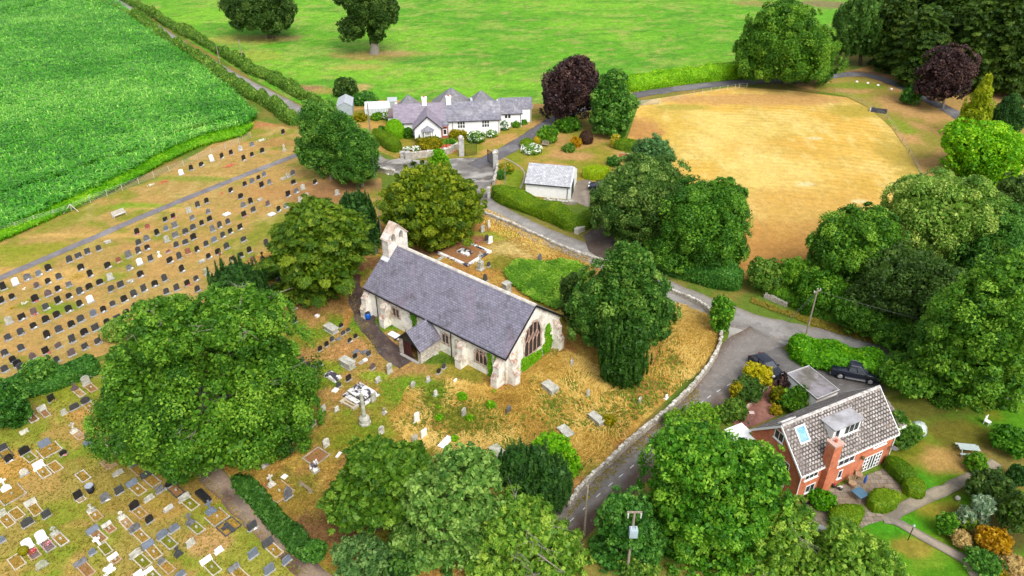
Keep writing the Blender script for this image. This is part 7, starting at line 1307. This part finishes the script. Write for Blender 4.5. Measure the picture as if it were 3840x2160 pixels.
p1,h1,_=pole('wooden pole behind the laurel hedge at the junction','31',285,1085,('31',350,735),arm=(1.1,.5)); p2,h2,_=pole('slanting looking wooden pole beside the lower side road','22',545,1130,('22',605,765)); p4,h4,_=pole('grey pole beside the clipped ball bush and greenhouse','Z3',478,560,('Z3',435,215),r=.12); p5,h5,_=pole('pale pole beside the lane hedge left of two','00',1662,490,('00',1642,345),r=.12); p6_,h6,_=pole('pole wrapped in ivy in the meadow hedge right of two','00',1835,475,('00',1808,300),r=.12); p7,h7,_=pole('dark pole at the top photo edge beside the lane','00',888,62,('00',866,-40),r=.13); p8,h8,_=pole('thin grey post rising from the wavy garage hedge','Z6',1383,705,('Z6',1392,350),r=.07)
hedge('ivy_clump','ivy bush climbing the pole in the meadow hedge',W('00',(1820,470),(1850,470)),1.0,2.6,dkh,.2,1,.2,cat='ivy')
B=D(1577,1442); ht=hat(B[0],B[1],Q('22',890,965)[1]); tp=thing('transformer_pole','wooden pole carrying a pale grey transformer among the dark holly','pole',(B[0],B[1],0),.0); 
mb=MB(); mb.cyl((0,0,0),(0,0,ht),.12,.1,8); mb.build('shaft',wood,tp); mb=MB(); mb.box(-.6,-.06,ht-.1,.6,.06,ht+.02); mb.build('crossarm',wood,tp)
for s in (-.5,.5): mb=MB(); mb.cyl((s,-.1,ht-.6),(s,-.1,ht-.1),.05,.07,6); mb.build('insulator',plain('insulator',(.5,.5,.48),.05),tp)
tb=MB(); tb.box(-.33,-.65,ht-2.35,.33,-.13,ht-1.45); o=tb.build('transformer',plain('transformer_grey',(.3,.38,.43),.08,3,.5,.4),tp); bevel(o,.04)
for s in (-.2,.2): mb=MB(); mb.cyl((s,-.4,ht-1.45),(s,-.4,ht-1.2),.06,.04,6); mb.build('bushing',plain('insulator',(.5,.5,.48),.05),o)
def wire(label,A,B,sag=.6,r=.018):
    A=Vector(A);B=Vector(B); mb=MB(); n=14; pts=[A.lerp(B,i/n)-Vector((0,0,sag*4*(i/n)*(1-i/n)))-A for i in range(n+1)]
    for a,b in zip(pts[:-1],pts[1:]): mb.cyl(tuple(a),tuple(b),r,None,4,False)
    o=mb.build('overhead_wire',plain('cable',(.1,.1,.1),.1)); o.location=A; return tag(o,label,'wire','overhead wires')
top=lambda p,h,d=0:(p[0],p[1],h-d)
wire('overhead wire running from the junction pole into the roadside wood',top(p1,h1,.2),(62,60,6.2),.5); wire('stay wire from the junction pole down to the lane verge',top(p1,h1,.5),gq('31',130,1000),0)
bt=cw(1.0,2.9,9.2); wire('telephone wire from the cottage pole to the church bellcote',top(p4,h4,.2),bt,.8,.024)
wire('service wire from the side road pole to the transformer pole',top(p2,h2,1.8),(B[0],B[1],ht-1.9),.5); wire('wire from the side road pole crossing the lane trees to the junction pole',top(p2,h2,.1),top(p1,h1,.3),1.0,.012)
wire('overhead wire between the two pale poles beside the top lane',top(p5,h5,.1),top(p6_,h6,.1),.3,.012); wire('overhead wire along the top lane to the edge pole',top(p5,h5,.1),top(p7,h7,.1),.8,.012)
# vehicles
navy=plain('car_paint',(.008,.011,.022),.1,2,.22,.6,.02); cglass=glass('car_glass',(.035,.04,.045)); tyrem=plain('tyre_rubber',(.015,.015,.015),.2,6,.9,.2); rimm=plain('alloy',(.45,.45,.46),.1,5,.35,.5,metal=.6); chrome=plain('chrome',(.6,.6,.6),.05,4,.2,.5,metal=.8); lampw=plain('lamp_glass',(.7,.72,.72),.05,3,.15,.6); lampr=plain('tail_lamp',(.25,.01,.01),.1,3,.25,.5)
def wheel(root,x,y,r,side):
    mb=MB(); mb.cyl((x,y-.11,r),(x,y+.11,r),r,None,18); o=mb.build('wheel',tyrem,root); mb=MB(); s=side; mb.cyl((x,y+s*.10,r),(x,y+s*.125,r),r*.68,r*.6,14); mb.build('rim',rimm,o)
def car(name,label,loc,rz,prof,cab,w,wb,r,bed=None,cat='car'):
    t=thing(name,label,cat,loc,rz); mb=MB(); mb.prism(prof,1,-w/2,w/2); bevel(mb.build('body',navy,t),.07,3,20)
    (xa,za),(xb,zb),(xc,zc),(xd,zd)=cab; wt=w*.76; wb_=w*.94
    mb=MB(); mb.add([(xa,-wb_/2,za),(xa,wb_/2,za),(xd,-wb_/2,zd),(xd,wb_/2,zd),(xb,-wt/2,zb),(xb,wt/2,zb),(xc,-wt/2,zc),(xc,wt/2,zc)],[(4,6,7,5),(0,4,5,1),(2,3,7,6),(0,2,6,4),(1,5,7,3)]); c=mb.build('cabin',navy,t); bevel(c,.04,2,20)
    V=lambda i:Vector([(xa,-wb_/2,za),(xa,wb_/2,za),(xd,-wb_/2,zd),(xd,wb_/2,zd),(xb,-wt/2,zb),(xb,wt/2,zb),(xc,-wt/2,zc),(xc,wt/2,zc)][i])
    def pane(nm,a,b,c_,d,m=.12,o=.012,split=(0,1)):
        A,B_,C_,D_=V(a),V(b),V(c_),V(d); n=(B_-A).cross(D_-A).normalized(); L=lambda u,v:(A*(1-u)+B_*u)*(1-v)+(D_*(1-u)+C_*u)*v
        u0,u1=split; q=[L(u0+m*(u1-u0),.1),L(u1-m*(u1-u0),.1),L(u1-m*(u1-u0),.86),L(u0+m*(u1-u0),.86)]; mb=MB(); mb.quad(*[tuple(p+n*o) for p in q]); mb.build(nm,cglass,c)
    pane('windscreen',2,3,7,6); pane('rear_window',1,0,4,5); 
    for sp in ((0,.48),(.5,1)): pane('side_window',0,2,6,4,.06,.012,sp); pane('side_window',3,1,5,7,.06,.012,(1-sp[1],1-sp[0]))
    for sx in (wb/2,-wb/2):
        for s in (-1,1): wheel(t,sx,s*(w/2-.1),r,s)
    xf=max(p[0] for p in prof); xr=min(p[0] for p in prof); zl=za-.22
    for s in (-1,1):
        mb=MB(); mb.box(xf-.2,s*w*.36-.16,zl-.06,xf+.012,s*w*.36+.16,zl+.1); mb.build('headlight',lampw,t); mb=MB(); mb.box(xr-.012,s*w*.42-.09,zl-.15,xr+.1,s*w*.42+.09,zl+.15); mb.build('tail_light',lampr,t)
        mb=MB(); mb.box(xd-.35,s*(w/2+.09)-.08,za,xd-.2,s*(w/2+.09)+.08,za+.15); mb.build('mirror',navy,t)
    if bed:
        mb=MB(); mb.box(bed[0],-w/2+.14,za-.32,bed[1],w/2-.14,za+.012); mb.build('load_bed',plain('bed_cover',(.012,.012,.013),.2,4,.7,.2),t)
        for s in (-1,1): mb=MB(); mb.box(-wb/2+.5,s*(w/2+.05)-.06,.36,wb/2-.5,s*(w/2+.05)+.06,.43); mb.build('side_step',chrome,t)
        mb=MB(); mb.box(xr-.1,-w/2+.1,.42,xr-.005,w/2-.1,.6); mb.build('bumper',chrome,t)
        for s in (-1,1): mb=MB(); mb.box(xb+.1,s*wt*.38-.02,zb+.01,xc-.1,s*wt*.38+.02,zb+.06); mb.build('roof_rail',plain('rail_grey',(.2,.2,.2),.1),t)
    return t
P=Vector(gq('Z5',2010,690)); P=P+Vector((.352,.936,0))*.85
car('pickup_truck','black double cab pickup truck parked beside the laurel hedge',(P.x,P.y,.07),math.radians(-19),[(-2.55,.4),(-1.95,.4),(-1.9,.75),(-1.2,.75),(-1.15,.4),(1.15,.4),(1.2,.75),(1.9,.75),(1.95,.4),(2.5,.4),(2.6,.7),(2.5,1.05),(1.1,1.2),(-2.55,1.2)],((-.95,1.18),(-.75,1.8),(.45,1.8),(1.25,1.18)),1.85,3.1,.39,(-2.42,-1.0),'pickup')
P=Vector(gq('Z5',980,690)); fwd=Vector((math.cos(math.radians(-66)),math.sin(math.radians(-66)),0)); P=P-fwd*2.0+Vector((0,.2,0))
car('parked_car','dark navy hatchback parked nose to the flat roofed garage',(P.x,P.y,.07),math.radians(-66),[(-2.0,.3),(-1.62,.3),(-1.55,.62),(-1.0,.62),(-.93,.3),(.93,.3),(1.0,.62),(1.55,.62),(1.62,.3),(2.0,.3),(2.1,.55),(1.95,.78),(1.05,.95),(-1.85,1.0),(-2.08,.7)],((-1.85,.97),(-1.25,1.46),(.25,1.48),(1.15,.93)),1.75,2.55,.32)
P=Vector(gq('Z6',2290,650)); car('parked_car','black car mostly hidden by the big dark tree near the white garage',(P.x+1.6,P.y,.07),math.radians(170),[(-2.0,.3),(-1.62,.3),(-1.55,.62),(-1.0,.62),(-.93,.3),(.93,.3),(1.0,.62),(1.55,.62),(1.62,.3),(2.0,.3),(2.1,.55),(1.95,.78),(1.05,.95),(-1.85,1.0),(-2.08,.7)],((-1.85,.97),(-1.25,1.46),(.25,1.48),(1.15,.93)),1.75,2.55,.32)
# benches, bins, barrel
def bench(label,P,rz,m,L=1.6,name='bench'):
    t=thing(name,label,'bench',(P[0],P[1],0),rz); 
    mb=MB(); 
    for i in range(4): mb.box(-L/2,-.25+i*.13,.42,L/2,-.14+i*.13,.46)
    mb.build('seat',m,t); mb=MB()
    for i in range(4): mb.box(-L/2,.28+i*.025,.52+i*.13,L/2,.31+i*.025,.62+i*.13)
    mb.build('backrest',m,t)
    for s in (-1,1):
        for y in (-.2,.28): mb=MB(); mb.cbox(s*(L/2-.06),y,0,.07,.07,.62 if y<0 else .95); mb.build('leg',m,t)
        mb=MB(); mb.box(s*(L/2-.06)-.04,-.26,.62,s*(L/2-.06)+.04,.3,.67); mb.build('armrest',m,t)
    return t
bench('pale grey slatted bench on the grass above the cemetery path',gq('01',905,185),GROT,plain('silver_teak',(.5,.48,.44),.2,5),2.0)
bench('weathered wooden garden bench beside the white flower bed','' or gq('20',250,1105),math.radians(-20),wood,1.3,'garden_bench')
P=cw(1.25,-.75); t=thing('water_barrel','bright blue plastic water barrel at the west end of the church wall','barrel',(P[0],P[1],0)); mb=MB(); mb.lathe(0,0,[(.28,0),(.36,.3),(.38,.5),(.36,.75),(.3,.95)],14); mb.build('barrel',plain('blue_plastic',(.008,.09,.42),.1,3,.4,.4,.1),t,True); mb=MB(); mb.lathe(0,0,[(.3,.955),(.31,1.0),(.25,1.01)],14); mb.build('lid',ironb,t)
P=gq('Y2',1225,265,.4); t=thing('waste_drum','black round waste drum with a pale rim among the kerbed graves','bin',(P[0],P[1],0)); mb=MB(); mb.lathe(0,0,[(.3,0),(.33,.4),(.35,.8)],14); mb.build('drum',plain('black_plastic',(.015,.018,.03),.2,3,.5,.3),t,True); mb=MB(); mb.lathe(0,0,[(.37,.8),(.37,.86),(.28,.84)],14); mb.build('rim',plain('pale_rim',(.3,.33,.4),.1),t)
P=gq('11',1050,1085,.3); t=thing('white_ledger','white slab resting on blocks in the grass left of the porch','tomb',(P[0],P[1],0),math.radians(-39)); mb=MB(); mb.box(-.9,-.4,.25,.9,.4,.4); mb.build('top_slab',whitem,t)
for s in (-.6,.6): mb=MB(); mb.cbox(s,0,0,.3,.6,.25); mb.build('support',greyg,t)
# brick house garden furniture
blt=plain('blue_table',(.06,.13,.19),.15,3,.5,.3); HR_=math.radians(26)
P=gq('Z4',1465,1300,.75); t=thing('patio_table','square blue grey garden table standing on the flagstones','table',(P[0],P[1],.07),HR_); mb=MB(); mb.box(-.55,-.55,.68,.55,.55,.73); mb.build('table_top',blt,t)
for a in (-.48,.48):
    for b in (-.48,.48): mb=MB(); mb.cbox(a,b,0,.05,.05,.68); mb.build('leg',wood,t)
P=gq('Z4',1490,1240); t=thing('garden_parasol','folded bright blue parasol beside the patio table','parasol',(P[0],P[1],.07)); mb=MB(); mb.cyl((0,0,0),(.05,0,1.5),.025,None,6); mb.build('pole',wood,t); mb=MB(); mb.lathe(.03,0,[(.05,.5),(.13,.65),(.12,1.2),(.03,1.55)],8); mb.build('canopy',plain('blue_canvas',(.03,.09,.34),.15,4),t)
wick=plain('wicker',(.3,.2,.12),.3,9)
for l,x,y in (('brown wicker chair against the patio wall left of the parasol',1370,1225),('brown wicker chair nearer the french doors',1440,1130)):
    P=gq('Z4',x,y); t=thing('wicker_chair',l,'chair',(P[0],P[1],.07),HR_,'wicker chairs on the patio'); mb=MB(); mb.lathe(0,0,[(.3,0),(.36,.25),(.38,.4)],10); mb.build('seat',wick,t); mb=MB()
    for i in range(7): a=math.radians(20+i*23); mb.cyl((.36*math.cos(a),.36*math.sin(a),.4),(.45*math.cos(a),.45*math.sin(a),.95),.06,None,5)
    mb.build('backrest',wick,t)
P=gq('Z4',1690,1330); t=thing('clay_chiminea','dark clay chiminea with a round mouth near the box hedge','stove',(P[0],P[1],.07)); mb=MB(); mb.lathe(0,0,[(.15,0),(.25,.2),(.28,.4),(.1,.75),(.1,1.05)],10); mb.build('clay_body',plain('dark_clay',(.1,.045,.03),.3,5),t,True); mb=MB(); mb.cyl((.0,-.3,.35),(0,-.2,.35),.13,None,10); mb.build('mouth',wick,t)
for l,x,y in (('dark flower pot at the foot of the brick wall',1180,1240),('small pot with trailing plant beside the dark flower pot',1245,1270)):
    P=gq('Z4',x,y); t=thing('flower_pot',l,'pot',(P[0],P[1],.07),0,'pots on the patio'); mb=MB(); mb.lathe(0,0,[(.15,0),(.22,.3),(.2,.3)],10); mb.build('pot',plain('dark_pot',(.05,.05,.05)),t); o=link('plant',flowers_mesh('w' if 'trailing' in l else 'r',24,.16,l),t); o.location=(0,0,.2)
P=gq('Z4',910,1390); t=thing('garden_trough','long dark planter trough below the brick house windows','planter',(P[0],P[1],.07),HR_); mb=MB(); mb.prism([(-.25,0),(.25,0),(.32,.45),(-.32,.45)],0,-.8,.8); mb.build('trough',plain('dark_plastic',(.03,.03,.035),.2,4,.5,.3),t); mb=MB(); mb.box(-.72,-.24,.451,.72,.24,.47); mb.build('soil',fillr,t)
P=gq('Z7',115,690); t=thing('barbecue','black covered barbecue with a pale lid behind the box hedge','barbecue',(P[0],P[1],.07),math.radians(-35)); mb=MB(); mb.box(-.45,-.3,.55,.45,.3,.85); mb.build('firebox',ironb,t); mb=MB(); mb.prism([(-.32,.85),(.32,.85),(.25,1.1),(-.25,1.1)],0,-.47,.47); mb.build('lid',plain('pale_lid',(.5,.5,.5),.1),t)
for a in (-.4,.4): mb=MB(); mb.cbox(a,0,0,.06,.5,.55); mb.build('leg',ironb,t)
gt=plain('grey_green_wood',(.36,.42,.4),.12,4,.7,.2)
P=gq('32',1500,520); t=thing('picnic_table','pale grey green picnic table with two fixed benches on the lawn','table',(P[0],P[1],0),math.radians(-8)); mb=MB()
for i in range(5): mb.box(-.95,-.38+i*.155,.72,.95,-.25+i*.155,.76)
mb.build('table_top',gt,t)
for s in (-1,1): mb=MB(); mb.box(-.95,s*.72-.13,.42,.95,s*.72+.13,.46); mb.build('bench_seat',gt,t)
for s in (-.7,.7):
    for q in (-1,1): mb=MB(); mb.cyl((s,q*.72,0),(s,q*.2,.72),.05,None,5); mb.build('leg',gt,t)
P=gq('32',1650,305); t=thing('lawn_chair','small white garden chair under the wood edge','chair',(P[0],P[1],0),.6); mb=MB(); mb.box(-.24,-.24,.4,.24,.24,.45); mb.build('seat',upvc,t); mb=MB(); mb.box(-.28,.24,.46,.28,.3,1.0); mb.build('backrest',upvc,t)
for a in (-.23,.23):
    for b in (-.23,.23): mb=MB(); mb.cbox(a,b,0,.06,.06,.4); mb.build('leg',upvc,t)
P=gq('32',1125,365); t=thing('garden_dome','white translucent garden dome beside the brick house end','cloche',(P[0],P[1],0)); mb=MB(); mb.lathe(0,0,[(.85,0),(.83,.5),(.7,.9),(.4,1.2),(.05,1.3)],16); mb.build('cover',plain('white_sheeting',(.4,.45,.4),.2,2,.4,.4),t,True); mb=MB()
for a in (.4,1.4,2.4,3.5,4.5,5.5):
    L_=[(.87,.0),(.85,.5),(.72,.91),(.41,1.21),(.05,1.33)]
    for (r1,z1),(r2,z2) in zip(L_[:-1],L_[1:]): mb.cyl((r1*math.cos(a),r1*math.sin(a),z1),(r2*math.cos(a),r2*math.sin(a),z2),.025,None,4,False)
mb.build('hoops',gt,t)
P=gq('Z7',1172,730); hh=hat(P[0],P[1],Q('Z7',1235,545)[1]); t=thing('garden_lamp','slim black garden lamp post beside the stepping path','lamp',(P[0],P[1],0)); mb=MB(); mb.cyl((0,0,0),(0,0,hh-.25),.04,None,6); mb.build('post',ironb,t); mb=MB(); mb.lathe(0,0,[(.06,hh-.25),(.12,hh-.05),(.03,hh+.08)],8); mb.build('lantern',gt,t)
P=gq('Z7',1775,225,.2); t=thing('stone_ball','small pale stone ball on the lawn','ornament',(P[0],P[1],0)); mb=MB(); mb.lathe(0,0,[(.1,0),(.22,.12),(.25,.25),(.2,.4),(.06,.48)],12); mb.build('ball',paleg,t,True); mb=MB(); mb.cbox(0,0,-.02,.3,.3,.05); mb.build('foot',greyg,t)
P=gq('Z5',640,1100,1.6); t=thing('bird_table','small bird table on a thin post beside the brick path','bird table',(P[0],P[1],.07)); mb=MB(); mb.cyl((0,0,0),(0,0,1.5),.035,None,6); mb.build('post',wood,t); mb=MB(); mb.box(-.25,-.2,1.5,.25,.2,1.56); mb.build('tray',plain('pale_tray',(.5,.38,.34),.15),t)
for a in (.6,2.7,4.8): mb=MB(); mb.cyl((0,0,.25),(.3*math.cos(a),.3*math.sin(a),0),.03,None,5); mb.build('foot',wood,t)
P=gq('30',835,845); t=thing('covered_trough','dark sheeted water trough at the bend of the hay field fence','trough',(P[0],P[1],0),math.radians(-25)); mb=MB(); mb.prism([(-.7,0),(.7,0),(.55,.6),(-.5,.6)],0,-1.5,1.5); mb.build('sheet',plain('black_sheet',(.03,.03,.035),.3,3,.5,.3),t); mb=MB(); mb.box(-1.75,-.6,0,-1.5,.6,.5); mb.build('end_block',galv,t)
for i,(x,y,l) in enumerate(((670,620,'leftmost small white marker stone on the drive bend'),(752,630,'second small white marker stone on the drive bend'),(830,646,'third small white marker stone on the drive bend'),(930,675,'last small white marker stone on the drive bend'))):
    P=gq('30',x,y); mb=MB(); mb.frus(0,0,0,.6,.45,.3,.4,.3); o=mb.build('marker_stone',whitem); bevel(o,.06); o.location=(P[0],P[1],0); tag(o,l,'stone','marker stones along the drive')
# ---------------------------------------------------------------- light and camera
cam=bpy.data.cameras.new('camera'); co=bpy.data.objects.new('camera',cam); COL.objects.link(co)
co.location=(0,0,H); co.rotation_euler=(math.pi/2-PIT,0,0); cam.sensor_width=36; cam.lens=36*F/3840; cam.clip_end=9000; cam.clip_start=.5
SC.camera=co
w=bpy.data.worlds.new('World'); SC.world=w; w.use_nodes=True; n=w.node_tree; bg=n.nodes['Background']
EL,AZ=math.radians(52),math.radians(152)
s=n.nodes.new('ShaderNodeTexSky'); s.sky_type='NISHITA'; s.sun_disc=False; s.sun_elevation=EL; s.sun_rotation=AZ; s.dust_density=3; s.air_density=1
h=n.nodes.new('ShaderNodeHueSaturation'); h.inputs['Saturation'].default_value=.35
n.links.new(s.outputs[0],h.inputs['Color']); n.links.new(h.outputs[0],bg.inputs[0]); bg.inputs[1].default_value=.15
L=bpy.data.lights.new('sun','SUN'); L.energy=1.1; L.angle=math.radians(32); L.color=(1,.95,.87); lo=bpy.data.objects.new('sun',L); COL.objects.link(lo)
d=Vector((math.sin(AZ)*math.cos(EL),math.cos(AZ)*math.cos(EL),math.sin(EL))); lo.rotation_euler=d.to_track_quat('Z','Y').to_euler(); lo.location=(0,0,120)
SC.view_settings.view_transform='Standard'; SC.view_settings.look='None'; SC.view_settings.gamma=1; SC.view_settings.exposure=1.06
